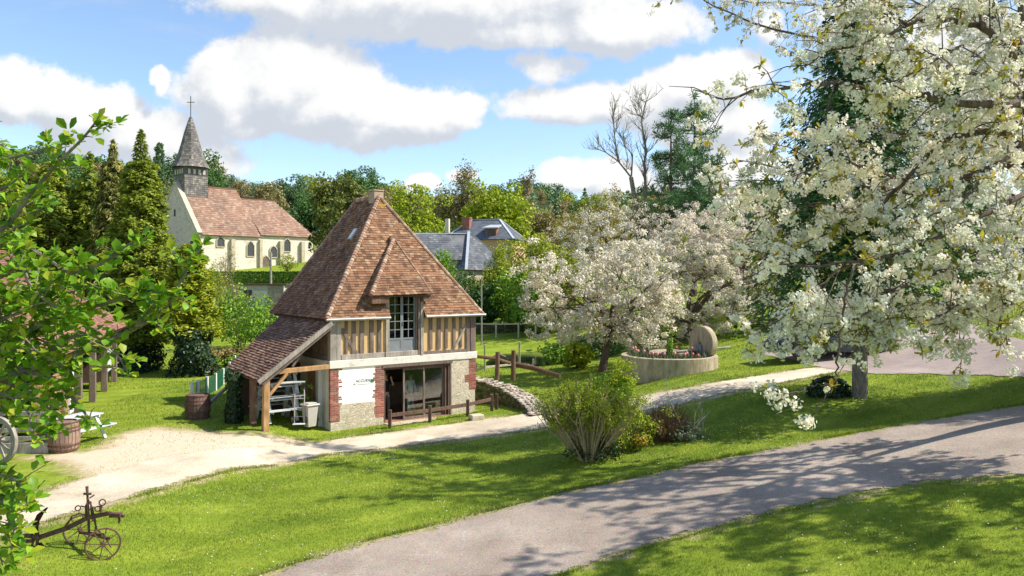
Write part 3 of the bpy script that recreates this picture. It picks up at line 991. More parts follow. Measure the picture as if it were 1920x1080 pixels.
def hip_row(mb, p0, p1, r=.085, step=.125, seed=0):
    rg = random.Random(seed)
    p0, p1 = Vector(p0), Vector(p1); d = (p1 - p0); L = d.length; d.normalize()
    k = 0.0
    while k < L - .05:
        q = p0 + d * k
        rr = r * rg.uniform(.92, 1.08)
        mb.tube([q - d * .03, q + d * min(step * 1.25, L - k)], [rr, rr * .72], 8)
        k += step
    return mb


HO = Vector((-6.274, 26.24, 0.0)); HT = .623
W_, D_ = 5.96, 5.5
ZB0, ZB1, ZE, ZR = 2.14, 2.41, 3.86, 8.45
house = thing('timbered_house', 'half timbered house with steep brown tiled roof and ochre panels beside the gravel track', 'house', HO, HT)


def brick_col(mb, u0, blocks, z0, z1, dirn=1, v0=-.012, v1=.12, seed=0):
    """toothed quoin of real bricks: rows 75 mm; blocks = widths that alternate every four rows; dirn grows from u0"""
    rg = random.Random(seed); z = z0; row = 0
    while z < z1 - .06:
        w = blocks[(row // 4) % len(blocks)]
        x = 0.0; first = .22 if row % 2 else .105
        while x < w - .03:
            l = min(first if x == 0 else .215, w - x)
            a, b_ = (u0 + x, u0 + x + l - .018) if dirn > 0 else (u0 - x - l + .018, u0 - x)
            mb.bb(a, b_, v0 + rg.uniform(-.004, .003), v1, z, z + .056)
            x += l
        z += .0745; row += 1


# walls of the ground floor (hollow, so that the doorway looks into a real room)
for u0, u1 in ((.02, 2.02), (4.84, 5.94)):
    b = MB(); b.bb(u0, u1, .0, .40, -.3, ZB0); b.build('backing_wall', MAT['mortar'], house)
b = MB(); b.bb(.30, 1.66, -.010, .03, .87, ZB0 - .002); b.build('plaster_panel', MAT['white_plaster'], house)
b = MB(); b.bb(.0, 2.0, -.035, .05, -.3, .26); b.bb(.33, 1.64, -.022, .04, .26, .868); b.build('rubble_plinth', MAT['rubble'], house)
b = MB(); b.bb(4.86, 5.93, -.022, .04, -.3, ZB0 - .004); b.build('rubble_wall', MAT['rubble'], house)
b = MB(); brick_col(b, -.012, (.46, .34), .28, ZB0, 1, seed=1); b.build('brick_quoin', MAT['brick'], house)
b = MB(); brick_col(b, 2.015, (.34, .46), .10, ZB0, -1, seed=2); b.build('brick_quoin', MAT['brick'], house)
b = MB(); brick_col(b, 5.972, (.34, .52, .34), .95, ZB0, -1, v0=-.034, seed=3); b.build('brick_quoin', MAT['brick'], house)
b = MB(); b.bb(.0, .40, .402, D_, -.3, ZB0); b.build('side_wall', MAT['grey_plaster'], house)
b = MB(); b.bb(W_ - .40, W_ - .02, .402, D_, -.3, ZB0); b.bb(.402, W_ - .402, D_ - .4, D_ - .002, -.3, ZB0); b.build('rear_wall', MAT['rubble'], house)
b = MB(); b.bb(.402, W_ - .402, .0, D_ - .402, -.3, .06); b.build('floor', MAT['terracotta'], house)
b = MB(); b.bb(2.02, 4.84, -.5, -.002, -.3, .035); b.build('doorstep', MAT['stone'], house)
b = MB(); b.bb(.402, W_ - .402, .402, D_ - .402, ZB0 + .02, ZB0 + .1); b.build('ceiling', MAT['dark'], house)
b = MB(); b.bb(.43, W_ - .43, D_ - .46, D_ - .42, .07, ZB0); b.bb(.41, .45, .41, D_ - .47, .07, ZB0); b.bb(3.1, 4.9, 3.2, 3.7, .07, 1.0); b.build('inner_panelling', flat('brown_panelling', (.26, .185, .13), .85, .1), house)
# whitewashed band beam
b = MB(); b.bb(-.05, W_ + .05, -.06, .38, ZB0, ZB1); b.bb(-.05, .36, .382, D_ + .03, ZB0 + .02, ZB1 - .02); b.bb(W_ - .36, W_ + .05, .382, D_ + .03, ZB0, ZB1); b.bb(.362, W_ - .362, D_ - .3, D_ + .03, ZB0, ZB1)
b.build('band_beam', MAT['band'], house, bevel=.015)
b = MB(); b.bb(1.98, 4.9, -.045, .30, 2.03, ZB0 - .002); b.build('lintel', MAT['oldbeam'], house)

# upper storey: daub with timbers standing proud
b = MB()
b.bb(.03, 2.12, .04, .28, ZB1, ZE + .10); b.bb(3.60, W_ - .03, .04, .28, ZB1, ZE + .10)
b.bb(.03, .28, .281, D_ - .03, ZB1, ZE + .1); b.bb(W_ - .28, W_ - .03, .281, D_ - .03, ZB1, ZE + .1); b.bb(.281, W_ - .281, D_ - .28, D_ - .03, ZB1, ZE + .1)
b.build('daub_panel', MAT['ochre'], house)
rgs = random.Random(4)
for u, w in ((.60, .10), (.88, .15), (1.19, .16), (1.55, .15), (1.86, .15), (3.97, .14), (4.33, .16), (4.65, .13), (4.99, .12), (5.30, .10)):
    b = MB(); b.beam((u + rgs.uniform(-.015, .015), .05, 2.60), (u, .05, ZE + .05), w, .13 + rgs.uniform(-.01, .01), (0, 1, 0)); b.build('stud', MAT['oldbeam'], house, bevel=.008)
b = MB(); b.beam((.42, .035, 3.50), (1.0, .035, 2.56), .13, .10, (0, 1, 0)); b.build('brace', MAT['oldbeam'], house, bevel=.008)
b = MB(); b.beam((5.52, .035, 3.42), (5.0, .035, 2.56), .09, .10, (0, 1, 0)); b.build('brace', MAT['greybeam'], house, bevel=.008)
b = MB(); b.bb(-.01, .20, -.02, .24, ZB1, ZE + .05); b.bb(.205, .40, -.008, .24, ZB1, ZE + .05); b.build('corner_post', MAT['greybeam'], house, bevel=.012)
b = MB(); b.bb(5.53, 5.70, -.015, .2, ZB1, ZE + .05); b.bb(5.73, W_ + .012, -.02, .24, ZB1, ZE + .05); b.build('corner_post', MAT['oldbeam'], house, bevel=.012)
b = MB(); b.bb(.402, 2.06, -.025, .2, ZB1 + .002, 2.60); b.build('sill_beam', MAT['greybeam'], house, bevel=.01)
b = MB(); b.bb(3.66, 5.525, -.012, .2, ZB1 + .002, 2.53); b.build('sill_beam', MAT['oldbeam'], house, bevel=.01)
# narrow studs of the side wall
b = MB()
v = .26
while v < D_ - .1:
    b.bb(-.012, .03, v, v + .085, ZB1 + .17, ZE); v += .20
b.build('side_stud', MAT['oldbeam'], house)
b = MB(); b.bb(-.02, .2, .242, D_, ZB1 + .002, ZB1 + .17); b.build('side_sill_beam', MAT['oldbeam'], house)

# french window
fw = MB()
fw.bb(2.10, 2.235, -.03, .2, 2.60, 4.64); fw.build('window_post', MAT['greybeam'], house, bevel=.008)
fw = MB(); fw.bb(3.335, 3.40, .0, .2, 2.60, 4.66); fw.bb(3.41, 3.50, -.05, .2, ZB1 + .002, 4.66); fw.build('window_post', MAT['oldbeam'], house, bevel=.008)
fw = MB(); fw.bb(3.505, 3.63, -.075, .2, ZB1 + .003, 4.40); fw.build('window_post', MAT['greybeam'], house, bevel=.012)
fw = MB(); fw.bb(2.075, 3.405, -.05, .2, ZB1 + .003, 2.598); fw.build('window_sill', MAT['greybeam'], house, bevel=.012)
for u0, u1 in ((2.24, 2.785), (2.79, 3.332)):
    lf = MB(); z0, z1 = 2.60, 4.66
    st_ = .052
    lf.bb(u0, u0 + st_, .06, .11, z0, z1); lf.bb(u1 - st_, u1, .06, .11, z0, z1)
    lf.bb(u0 + st_, u1 - st_, .06, .11, z0, z0 + .09); lf.bb(u0 + st_, u1 - st_, .06, .11, z1 - .06, z1)
    lf.bb(u0 + st_, u1 - st_, .075, .10, z0 + .09, z0 + .42); lf.bb(u0 + st_, u1 - st_, .06, .11, z0 + .42, z0 + .48)
    um = (u0 + u1) / 2
    lf.bb(um - .014, um + .014, .066, .104, z0 + .48, z1 - .06)
    for k in range(1, 5):
        zz = z0 + .48 + (z1 - .54 - z0) * k / 5
        lf.bb(u0 + st_, um - .014, .067, .103, zz - .013, zz + .013); lf.bb(um + .014, u1 - st_, .067, .103, zz - .013, zz + .013)
    lo = lf.build('window_leaf', MAT['greypaint'], house)
    pn = MB(); pn.bb(u0 + st_, u1 - st_, .084, .09, z0 + .48, z1 - .06); pn.build('pane', MAT['darkglass'], lo)
b = MB(); b.tube([(2.80, .045, 3.5), (2.80, .045, 3.66)], .012, 6); b.build('window_handle', MAT['darkiron'], house)

# main roof
o_ = .2
E0, E1, E2, E3 = Vector((-o_, -o_, ZE)), Vector((W_ + o_, -o_, ZE)), Vector((W_ + o_, D_ + o_, ZE)), Vector((-o_, D_ + o_, ZE))
R0, R1 = Vector((2.98, 2.35, ZR)), Vector((2.98, 4.54, ZR))
t_ = MB()
tile_face(t_, [E0, E1, R0], seed=1, notch=[(2.2 + o_, 3.62 + o_, .98)])
tile_face(t_, [E3, E0, R0, R1], seed=2, lift=.036, jit=.009)
tile_face(t_, [E1, E2, R1, R0], seed=3)
tile_face(t_, [E2, E3, R1], seed=4)
raw(t_, 'roof', MAT['tile'], house)
# deck below the tiles, with the notch over the window left open
nf = Vector((0, -4.59, 2.55)).normalized()


def onfront(u, z): return Vector((u, -o_ + (z - ZE) / 1.8, z - .012))


dk = MB()
ZN = 4.72
for poly in ([onfront(-o_, ZE), onfront(2.2, ZE), onfront(2.2, ZN), onfront(-o_ + (ZN - ZE) / (ZR - ZE) * (2.98 + o_), ZN)],
             [onfront(3.62, ZE), onfront(W_ + o_, ZE), onfront(W_ + o_ - (ZN - ZE) / (ZR - ZE) * (W_ + o_ - 2.98), ZN), onfront(3.62, ZN)],
             [onfront(-o_ + (ZN - ZE) / (ZR - ZE) * (2.98 + o_), ZN), onfront(W_ + o_ - (ZN - ZE) / (ZR - ZE) * (W_ + o_ - 2.98), ZN), R0 - Vector((0, 0, .012))],
             [E3, E0, R0, R1], [E1, E2, R1, R0], [E2, E3, R1]):
    q = [Vector(p) - Vector((0, 0, .015)) for p in poly]
    dk.add(q, [tuple(range(len(q)))])
dk.bb(-.12, 2.1, -.12, .3, ZE - .03, ZE + .02); dk.bb(3.64, W_ + .12, -.12, .3, ZE - .03, ZE + .02)
dk.bb(-.12, .25, .31, D_ + .12, ZE - .03, ZE + .02); dk.bb(W_ - .25, W_ + .12, .31, D_ + .12, ZE - .03, ZE + .02)
raw(dk, 'roof_deck', MAT['brownwood'], house)
h_ = MB()
up_ = Vector((0, 0, .03))
for a_, c_, r_, k_ in ((E0, R0, .095, 1), (E1, R0, .08, 2), (E3, R1, .08, 3), (E2, R1, .08, 4)):
    h_ = MB(); hip_row(h_, a_ + up_, c_ + up_, r_, .135, k_); h_.build('hip_tiles', MAT['hip'], house, smooth=True)
XX_ = MB(); hip_row(XX_, R1 + up_, R0 + up_, .11, .26, 5); XX_.build('ridge_tiles', MAT['hip'], house, smooth=True)
b = MB(); b.bb(2.76, 3.18, 2.36, 2.86, ZR - .25, ZR + .24); b.bb(2.73, 3.21, 2.33, 2.89, ZR + .24, ZR + .29); b.build('roof_cap', MAT['hip'], house, bevel=.02)
b = MB(); b.bb(2.80, 3.17, 2.12, 2.20, ZR - .58, ZR - .28); b.build('lichen_patch', flat('yellow_lichen', (.48, .30, .05), .9, .1, .4, 14), house)
for u0, u1 in ((-o_ - .04, 2.18), (3.64, W_ + o_ + .12)):
    b = MB(); b.tube([(u0, -o_ - .035, ZE - .02), (u1, -o_ - .035, ZE - .02)], .055, 10); b.build('gutter', MAT['gutter'], house, smooth=True)
# rafter feet under the side eave
b = MB(); v = .1
while v < D_:
    b.bb(-o_ + .02, .0, v, v + .07, ZE - .09, ZE - .035); v += .2
b.build('rafter_feet', MAT['brownwood'], house)

# dormer roof: small hipped hood over the window
EL, ER, AP = Vector((1.39, -.32, 4.66)), Vector((3.84, -.32, 4.68)), Vector((3.07, 1.27, 6.76))
BL, BR = Vector((1.39, .34, 4.66)), Vector((3.84, .34, 4.68))
t_ = MB()
tile_face(t_, [EL, ER, AP], seed=11)
tile_face(t_, [BL, EL, AP], seed=12, step=.105)
tile_face(t_, [ER, BR, AP], seed=13)
dr = raw(t_, 'dormer_roof', MAT['tile'], house)
b = MB(); sh = Vector((0, 0, -.02))
b.add([EL + sh, ER + sh, AP + sh], [(0, 1, 2)]); b.add([BL + sh, EL + sh, AP + sh], [(0, 1, 2)]); b.add([ER + sh, BR + sh, AP + sh], [(0, 1, 2)])
b.bb(1.42, 3.81, -.29, .33, 4.60, 4.645)
raw(b, 'dormer_deck', MAT['brownwood'], house)
h_ = MB(); hip_row(h_, EL + up_, AP + up_, .09, .12, 21); hip_row(h_, ER + up_, AP + up_, .055, .12, 22); h_.tube([AP + Vector((-.05, -.1, .02)), AP + Vector((0, .3, .05))], [.14, .1], 8)
h_.build('dormer_hip_tiles', MAT['hip'], dr, smooth=True)
b = MB(); b.bb(1.44, 2.095, -.27, .6, 4.36, 4.597); b.build('dormer_box', MAT['redwood'], house, bevel=.01)
b = MB(); b.bb(3.505, 3.80, -.27, .6, 4.405, 4.597); b.build('dormer_box', MAT['redwood'], house, bevel=.01)
b = MB(); b.bb(2.12, 2.2, .0, .7, ZE, 4.36); b.bb(3.62, 3.70, .0, .7, ZE - .1, 4.40); b.bb(2.24, 3.33, .35, .4, 2.6, 4.62); b.build('dormer_cheek', MAT['brownwood'], house)

# skylight in the side slope
nl = Vector((-(ZR - ZE), 0, 2.98 + o_)).normalized(); bl = Vector((2.98 + o_, 0, ZR - ZE)).normalized()
sk_o = E0 + Vector((0, 2.6, 0)) + bl * 3.75
Ml = Matrix((Vector((0, 1, 0)), bl, nl)).transposed()
b = MB(); b.box(sk_o + nl * .05, (.30, .48, .06), Ml); so = b.build('skylight', MAT['zinc'], house)
b = MB(); b.box(sk_o + nl * .085, (.20, .38, .012), Ml); b.build('pane', MAT['whitepaint'], so)

# sliding glass door
b = MB(); b.bb(2.03, 2.10, .02, .26, .035, 2.03); b.bb(4.62, 4.68, .06, .2, .035, 1.95); b.bb(4.74, 4.835, .02, .26, .035, 2.03); b.bb(2.10, 4.74, .02, .26, 1.95, 2.03)
df = b.build('sliding_door_frame', MAT['brownwood'], house, bevel=.006)
for (u0, u1, v0) in ((2.86, 3.76, .09), (3.74, 4.62, .15)):
    lf = MB(); s_ = .065
    lf.bb(u0, u0 + s_, v0, v0 + .05, .065, 1.945); lf.bb(u1 - s_, u1, v0, v0 + .05, .065, 1.945); lf.bb(u0 + s_, u1 - s_, v0, v0 + .05, .065, .14); lf.bb(u0 + s_, u1 - s_, v0, v0 + .05, 1.87, 1.945)
    lo = lf.build('sliding_door', MAT['oldbeam'], house, bevel=.005)
    pn = MB(); pn.bb(u0 + s_, u1 - s_, v0 + .022, v0 + .028, .14, 1.87); pn.build('pane', MAT['glass'], lo)

# lean-to
LA, LB, LC, LD = Vector((-2.54, -.22, 1.96)), Vector((-.03, -.22, 3.80)), Vector((-.03, 4.7, 3.80)), Vector((-2.54, 3.35, 2.03))
t_ = MB(); tile_face(t_, [LD, LA, LB, LC], seed=31, lift=.04, jit=.010, step=.11)
raw(t_, 'lean_to_roof', MAT['tile_old'], house)
b = MB(); b.prism([LA - up_, LB - up_, LC - up_, LD - up_], (0, 0, -.05)); b.build('lean_to_deck', MAT['brownwood'], house)
b = MB(); b.beam(LA + Vector((0, -.03, -.06)), LB + Vector((0, -.03, -.06)), .05, .15); b.build('verge_board', MAT['greybeam'], house)
b = MB(); b.beam(LA + Vector((.15, .12, -.12)), LB + Vector((0, .12, -.18)), .12, .16); b.build('rafter', MAT['oldbeam'], house)
gz = .33
b = MB(); b.beam((-2.25, -.02, gz - .15), (-2.22, -.02, 2.03), .20, .20, (0, 1, 0)); b.build('lean_to_post', MAT['newbeam'], house, bevel=.02)
b = MB(); b.beam((-2.36, .95, gz - .15), (-2.34, .95, 2.04), .20, .20, (0, 1, 0)); b.build('lean_to_post', MAT['redwood'], house, bevel=.02)
b = MB(); b.beam((-2.3, 3.1, gz - .15), (-2.3, 3.1, 2.1), .18, .18, (0, 1, 0)); b.build('lean_to_post', MAT['oldbeam'], house, bevel=.02)
b = MB(); b.beam((-2.33, -.1, 1.98), (-2.33, 3.3, 2.04), .14, .12); b.build('lean_to_plate', MAT['oldbeam'], house)
b = MB(); b.beam((-2.2, .02, 2.16), (0.0, .02, 2.22), .14, .16); b.build('tie_beam', MAT['newbeam'], house, bevel=.012)
b = MB(); b.beam((-2.12, -.0, 1.42), (-1.52, -.0, 2.10), .10, .13, (0, 1, 0)); b.build('knee_brace', MAT['newbeam'], house, bevel=.012)
b = MB(); b.beam((-1.3, .12, 2.3), (-.9, .12, 2.86), .08, .1, (0, 1, 0)); b.build('knee_brace', MAT['oldbeam'], house)
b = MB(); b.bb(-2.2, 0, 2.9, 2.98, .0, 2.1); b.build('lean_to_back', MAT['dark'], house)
b = MB(); b.bb(-.14, -.002, .75, 1.0, .0, 2.12); b.build('brick_pier', MAT['grey_plaster'], house)
b = MB(); b.bb(-.09, -.003, 1.2, 1.9, .1, 2.1); b.build('side_door', MAT['newbeam'], house)


def H(u, v, z): return HO + Matrix.Rotation(HT, 3, 'Z') @ Vector((u, v, z))


# ------------------------------------------------------------------ wall sign
def lettering(txt, size, mat, name, parent, M, depth=.004):
    cu = bpy.data.curves.new(name, 'FONT'); cu.body = txt; cu.size = size; cu.extrude = depth; cu.space_character = 1.08
    to = bpy.data.objects.new(name, cu); COL.objects.link(to)
    bpy.context.view_layer.update()
    me = bpy.data.meshes.new_from_object(to.evaluated_get(bpy.context.evaluated_depsgraph_get()))
    bpy.data.objects.remove(to)
    me.transform(M); me.materials.clear(); me.materials.append(mat)
    o = bpy.data.objects.new(name, me); COL.objects.link(o); o.parent = parent
    return o


sg = thing('wall_sign', 'small ACCUEIL lettering with arrow and green square painted board on the white plaster wall', 'sign', H(.86, -.012, 1.4), HT)
RX = Matrix.Rotation(R(90), 4, 'X')
lm = flat('faded_lettering', (.20, .22, .19), .8, .2, .15)
lettering('ACCUEIL', .135, lm, 'letters', sg, Matrix.Translation((.08, -.004, .20)) @ RX)
b = MB(); b.bb(.65, .77, -.012, 0, .16, .27); b.build('green_square', flat('sign_green', (.01, .17, .06), .6), sg)
b = MB(); b.prism([(-.02, -.006, .14), (.045, -.006, .10), (.045, -.006, .18)], (0, .006, 0)); b.bb(.06, .62, -.006, 0, .11, .118); b.build('arrow', flat('arrow_grey', (.25, .27, .25), .8), sg)


# ================================================================== PEOPLE
def skin_mesh(verts, edges, root=0, sub=1):
    """verts: (x,y,z,rx,ry); one continuous skinned surface, returned as a mesh"""
    bm = bmesh.new()
    lay = bm.verts.layers.skin.verify()
    vs = []
    for i, v in enumerate(verts):
        bv = bm.verts.new(v[:3]); bv[lay].radius = (v[3], v[4] if len(v) > 4 else v[3]); bv[lay].use_root = (i == root)
        vs.append(bv)
    for a, b in edges: bm.edges.new((vs[a], vs[b]))
    me = bpy.data.meshes.new('tmp'); bm.to_mesh(me); bm.free()
    o = bpy.data.objects.new('tmp', me); COL.objects.link(o)
    sm = o.modifiers.new('s', 'SKIN'); sm.use_smooth_shade = True; sm.branch_smoothing = .3
    ss = o.modifiers.new('u', 'SUBSURF'); ss.levels = sub; ss.render_levels = sub
    bpy.context.view_layer.update()
    r = bpy.data.meshes.new_from_object(o.evaluated_get(bpy.context.evaluated_depsgraph_get()))
    bpy.data.objects.remove(o); bpy.data.meshes.remove(me)
    return r


def mesh_part(name, me, mat, parent):
    me.name = name; me.materials.clear(); me.materials.append(mat)
    o = bpy.data.objects.new(name, me); COL.objects.link(o); o.parent = parent
    return o


def person(label, loc, rz, arms, shirt, trousers, hairmat, long_hair=False, h=1.68, group=None):
    """faces local -Y. arms: for each side (elbow, wrist) points"""
    s = h / 1.70
    t = thing('person', label, 'person', loc, rz, group)
    V = [(0, 0, .93, .135, .095), (0, .0, 1.10, .125, .09), (0, .01, 1.30, .155, .10), (0, .015, 1.42, .12, .085), (0, .012, 1.49, .055), (0, -.005, 1.55, .06),
         (0, -.012, 1.60, .078, .092), (0, -.005, 1.67, .06, .07), (0, -.105, 1.585, .013)]
    E = [(0, 1), (1, 2), (2, 3), (3, 4), (4, 5), (5, 6), (6, 7), (6, 8)]
    for sx in (-1, 1):
        b = len(V)
        V += [(sx * .095, 0, .86, .092), (sx * .11, -.01, .50, .062), (sx * .115, .01, .12, .042), (sx * .115, .0, .055, .043), (sx * .12, -.13, .035, .035)]
        E += [(0, b), (b, b + 1), (b + 1, b + 2), (b + 2, b + 3), (b + 3, b + 4)]
        el, wr = arms[0 if sx < 0 else 1]
        b = len(V)
        d = (Vector(wr) - Vector(el)).normalized()
        V += [(sx * .165, .01, 1.405, .058), (*el, .040), (*wr, .027)]
        E += [(3, b), (b, b + 1), (b + 1, b + 2)]
        p0 = Vector(wr) + d * .05; side = d.cross(Vector((0, 1, .2))).normalized()
        V.append((*p0, .030, .020)); E.append((b + 2, b + 3))
        for k in range(4):
            f0 = p0 + side * (k - 1.5) * .019 + d * .035; f1 = f0 + d * (.036 - .004 * abs(k - 1.3)) + Vector((0, -.012, 0)); f2 = f1 + d * .02 + Vector((0, -.02, -.006))
            i = len(V); V += [(*f0, .0095), (*f1, .0088), (*f2, .0075)]; E += [(b + 3, i), (i, i + 1), (i + 1, i + 2)]
        th0 = Vector(wr) + d * .03 - side * .036; th1 = th0 + d * .035 - side * .012
        i = len(V); V += [(*th0, .011), (*th1, .009)]; E += [(b + 2, i), (i, i + 1)]
        E_ear = len(V)
    V = [(v[0] * s, v[1] * s, v[2] * s) + tuple(r * s for r in v[3:]) for v in V]
    mesh_part('body', skin_mesh(V, E), MAT['skin'], t)
    # face: eyes, mouth and ears laid into the head
    for sx in (-1, 1): b = MB(); b.tube([(sx * .03 * s, -.098 * s, 1.605 * s), (sx * .03 * s, -.088 * s, 1.605 * s)], .010 * s, 8); b.build('eye', MAT['dark'], t)
    b = MB(); b.tube([(-.022 * s, -.096 * s, 1.545 * s), (.022 * s, -.096 * s, 1.545 * s)], .006 * s, 6); b.build('mouth', flat('lips', (.30, .12, .10), .5), t)
    # shirt and trousers: the same skeleton, a little fuller, ending at cuffs and hem
    V2 = [(0, 0, .90, .150, .108), (0, 0, 1.10, .142, .105), (0, .01, 1.30, .172, .118), (0, .015, 1.42, .135, .10), (0, .013, 1.455, .075)]
    E2 = [(0, 1), (1, 2), (2, 3), (3, 4)]
    for sx in (-1, 1):
        el, wr = arms[0 if sx < 0 else 1]
        b_ = len(V2); e = Vector(el); sh_ = Vector((sx * .165, .01, 1.405)); m_ = sh_.lerp(e, .75) if not long_hair else Vector(wr).lerp(e, .15)
        if long_hair:
            V2 += [(*sh_, .075), (*e, .058), (*m_, .042)]; E2 += [(3, b_), (b_, b_ + 1), (b_ + 1, b_ + 2)]
        else:
            V2 += [(*sh_, .074), (*m_, .058)]; E2 += [(3, b_), (b_, b_ + 1)]
    V2 = [(v[0] * s, v[1] * s, v[2] * s) + tuple(r * s for r in v[3:]) for v in V2]
    mesh_part('shirt', skin_mesh(V2, E2), shirt, t)
    V3 = [(0, 0, .95, .138, .10), (0, 0, .90, .14, .10)]; E3_ = [(0, 1)]
    for sx in (-1, 1):
        b_ = len(V3)
        V3 += [(sx * .095, 0, .84, .102), (sx * .11, -.01, .50, .075), (sx * .115, .01, .10, .062)]
        E3_ += [(1, b_), (b_, b_ + 1), (b_ + 1, b_ + 2)]
    V3 = [(v[0] * s, v[1] * s, v[2] * s) + tuple(r * s for r in v[3:]) for v in V3]
    mesh_part('trousers', skin_mesh(V3, E3_), trousers, t)
    hv = [(0, .012, 1.63, .088, .10), (0, .005, 1.685, .07, .08), (0, .05, 1.58, .07, .05)]
    he = [(0, 1), (0, 2)]
    if long_hair: hv += [(0, .065, 1.46, .085, .04)]; he += [(2, 3)]
    hv = [(v[0] * s, v[1] * s, v[2] * s) + tuple(r * s for r in v[3:]) for v in hv]
    mesh_part('hair', skin_mesh(hv, he), hairmat, t)
    return t


MAT['skin'] = flat('skin', (.46, .27, .19), .55, .35, .06)
MAT['hair_brown'] = flat('brown_hair', (.07, .045, .03), .6, .3, .3)
person('person in a black short sleeved top and dark trousers standing in the open doorway', H(2.50, .80, .062), HT, [((-.30, .02, 1.16), (-.20, -.06, .99)), ((.30, -.06, 1.22), (.12, -.22, 1.50))],
       flat('black_shirt', (.02, .019, .024), .9, .1), flat('dark_trousers', (.10, .10, .105), .9, .1), MAT['hair_brown'], h=1.66)
person('person in a white blouse and pale blue jeans standing behind the glass door', H(3.36, .48, .062), HT + .3, [((-.27, .03, 1.14), (-.23, -.10, .92)), ((.27, .03, 1.14), (.23, -.10, .92))],
       flat('white_blouse', (.72, .70, .66), .8, .2, .06), flat('pale_jeans', (.30, .40, .48), .9, .1, .1), MAT['hair_brown'], True, h=1.62)


# ================================================================== THINGS UNDER THE LEAN-TO
def picnic_table(label, loc, rz, mat, L=1.6, tilt=None, group=None):
    t = thing('picnic_table', label, 'picnic table', loc, rz, group)
    if tilt: t.rotation_euler = tilt
    b = MB()
    for k in range(5): b.bb(-L / 2, L / 2, -.36 + k * .145, -.36 + k * .145 + .13, .70, .735)
    b.build('table_top', mat, t)
    for sy in (-1, 1):
        b = MB(); b.bb(-L / 2, L / 2, sy * .72 - .13, sy * .72 - .005, .41, .445); b.bb(-L / 2, L / 2, sy * .72 + .005, sy * .72 + .13, .41, .445); b.build('bench_seat', mat, t)
    for sx in (-1, 1):
        x = sx * L * .36
        b = MB()
        b.beam((x, -.22, .70), (x, -.62, 0), .045, .10, (1, 0, 0)); b.beam((x, .22, .70), (x, .62, 0), .045, .10, (1, 0, 0))
        b.bb(x + .025, x + .065, -.80, .80, .34, .41); b.bb(x + .025, x + .065, -.36, .36, .63, .70)
        b.build('leg_frame', mat, t)
    return t


zf = .36
for k, (dz, lab) in enumerate(((0, 'lowest white picnic table of the stack under the lean-to roof'), (.46, 'middle white picnic table of the stack under the lean-to roof'), (.92, 'topmost white picnic table of the stack under the lean-to roof'))):
    p_ = H(-1.45 + .04 * k, 1.25 + .03 * k, zf + dz)
    picnic_table(lab, p_, HT + R(4 - 3 * k), MAT['benchpaint'], 1.35, group='white picnic tables stacked under the lean-to')

tr_ = thing('hand_truck', 'pale sack barrow with curved handles standing in front of the stacked picnic tables', 'hand truck', H(-1.02, .22, .31), HT + R(-25))
b = MB()
for sx in (-.16, .16): b.tube([(sx, .02, .05), (sx, .06, .5), (sx, .14, 1.0), (sx * .9, .22, 1.16), (sx * .9, .30, 1.18)], .018, 7)
for z in (.25, .55, .85): b.tube([(-.16, .03 + z * .1, z), (.16, .03 + z * .1, z)], .014, 6)
b.build('frame', flat('pink_grey_metal', (.42, .36, .36), .5, .4, .1), tr_, smooth=True)
b = MB(); b.bb(-.2, .2, -.22, .03, .02, .035); b.build('toe_plate', MAT['benchpaint'], tr_)
for sx in (-.23, .23):
    b = MB(); M = Matrix.Rotation(R(90), 3, 'Y')
    w = MB(); w.lathe([(.04, -.03), (.12, -.03), (.125, 0), (.12, .03), (.04, .03)], 20, close=True)
    w.v = [tuple(M @ Vector(p) + Vector((sx, .10, .125))) for p in w.v]; wo_ = w.build('wheel', MAT['darkiron'], tr_, smooth=True)
    w = MB(); w.lathe([(.0, -.032), (.05, -.034), (.05, .034), (0, .032)], 14); w.v = [tuple(M @ Vector(p) + Vector((sx, .10, .125))) for p in w.v]; w.build('hub', MAT['zinc'], wo_)

bi = thing('litter_bin', 'tapered pale grey plastic litter bin with a lid beside the lean-to tie beam', 'bin', H(-.62, .28, .16), HT + .2)
b = MB()
b.add([(-.16, -.14, .02), (.16, -.14, .02), (.16, .14, .02), (-.16, .14, .02), (-.22, -.2, .74), (.22, -.2, .74), (.22, .2, .74), (-.22, .2, .74)], [(0, 3, 2, 1), (4, 5, 6, 7), (0, 1, 5, 4), (1, 2, 6, 5), (2, 3, 7, 6), (3, 0, 4, 7)])
b.build('bin_body', flat('beige_plastic', (.44, .40, .36), .5, .3, .08), bi, bevel=.02)
b = MB(); b.bb(-.26, .26, -.24, .24, .742, .80); b.bb(-.18, .18, -.17, .17, .802, .84); b.build('lid', flat('beige_plastic_lid', (.50, .46, .42), .5, .3, .08), bi, bevel=.02)
shrub('leafy_plant', 'green leafy bush growing behind the litter bin under the lean-to', 'bush', H(-.5, .85, .1), 1.45, .38, MAT['midgreen'], MAT['bark_brown'], 5, 8, 26, 26, .10, .05)
b = MB(); b.beam((0, 0, 0), (.12, .1, 1.25), .16, .03, (0, 1, 0)); o = b.build('leaning_board', MAT['greybeam'], None, loc=H(-.85, 1.9, .15)); o.rotation_euler.z = HT
tag(o, 'grey wooden board leaning upright in the back of the lean-to', 'board')
iv = thing('ivy_column', 'old post wrapped in dark ivy at the far corner of the lean-to', 'ivy column', H(-2.75, 1.75, .3), 0)
b = MB(); b.tube([(0, 0, -.2), (0, 0, 1.75)], .09, 8); b.build('post', MAT['oldbeam'], iv)
rg = np.random.default_rng(8)
z = rg.uniform(0, 1.78, 1500); a = rg.uniform(0, 6.283, 1500); rr = .20 + .08 * rg.random(1500) + .05 * np.sin(z * 5)
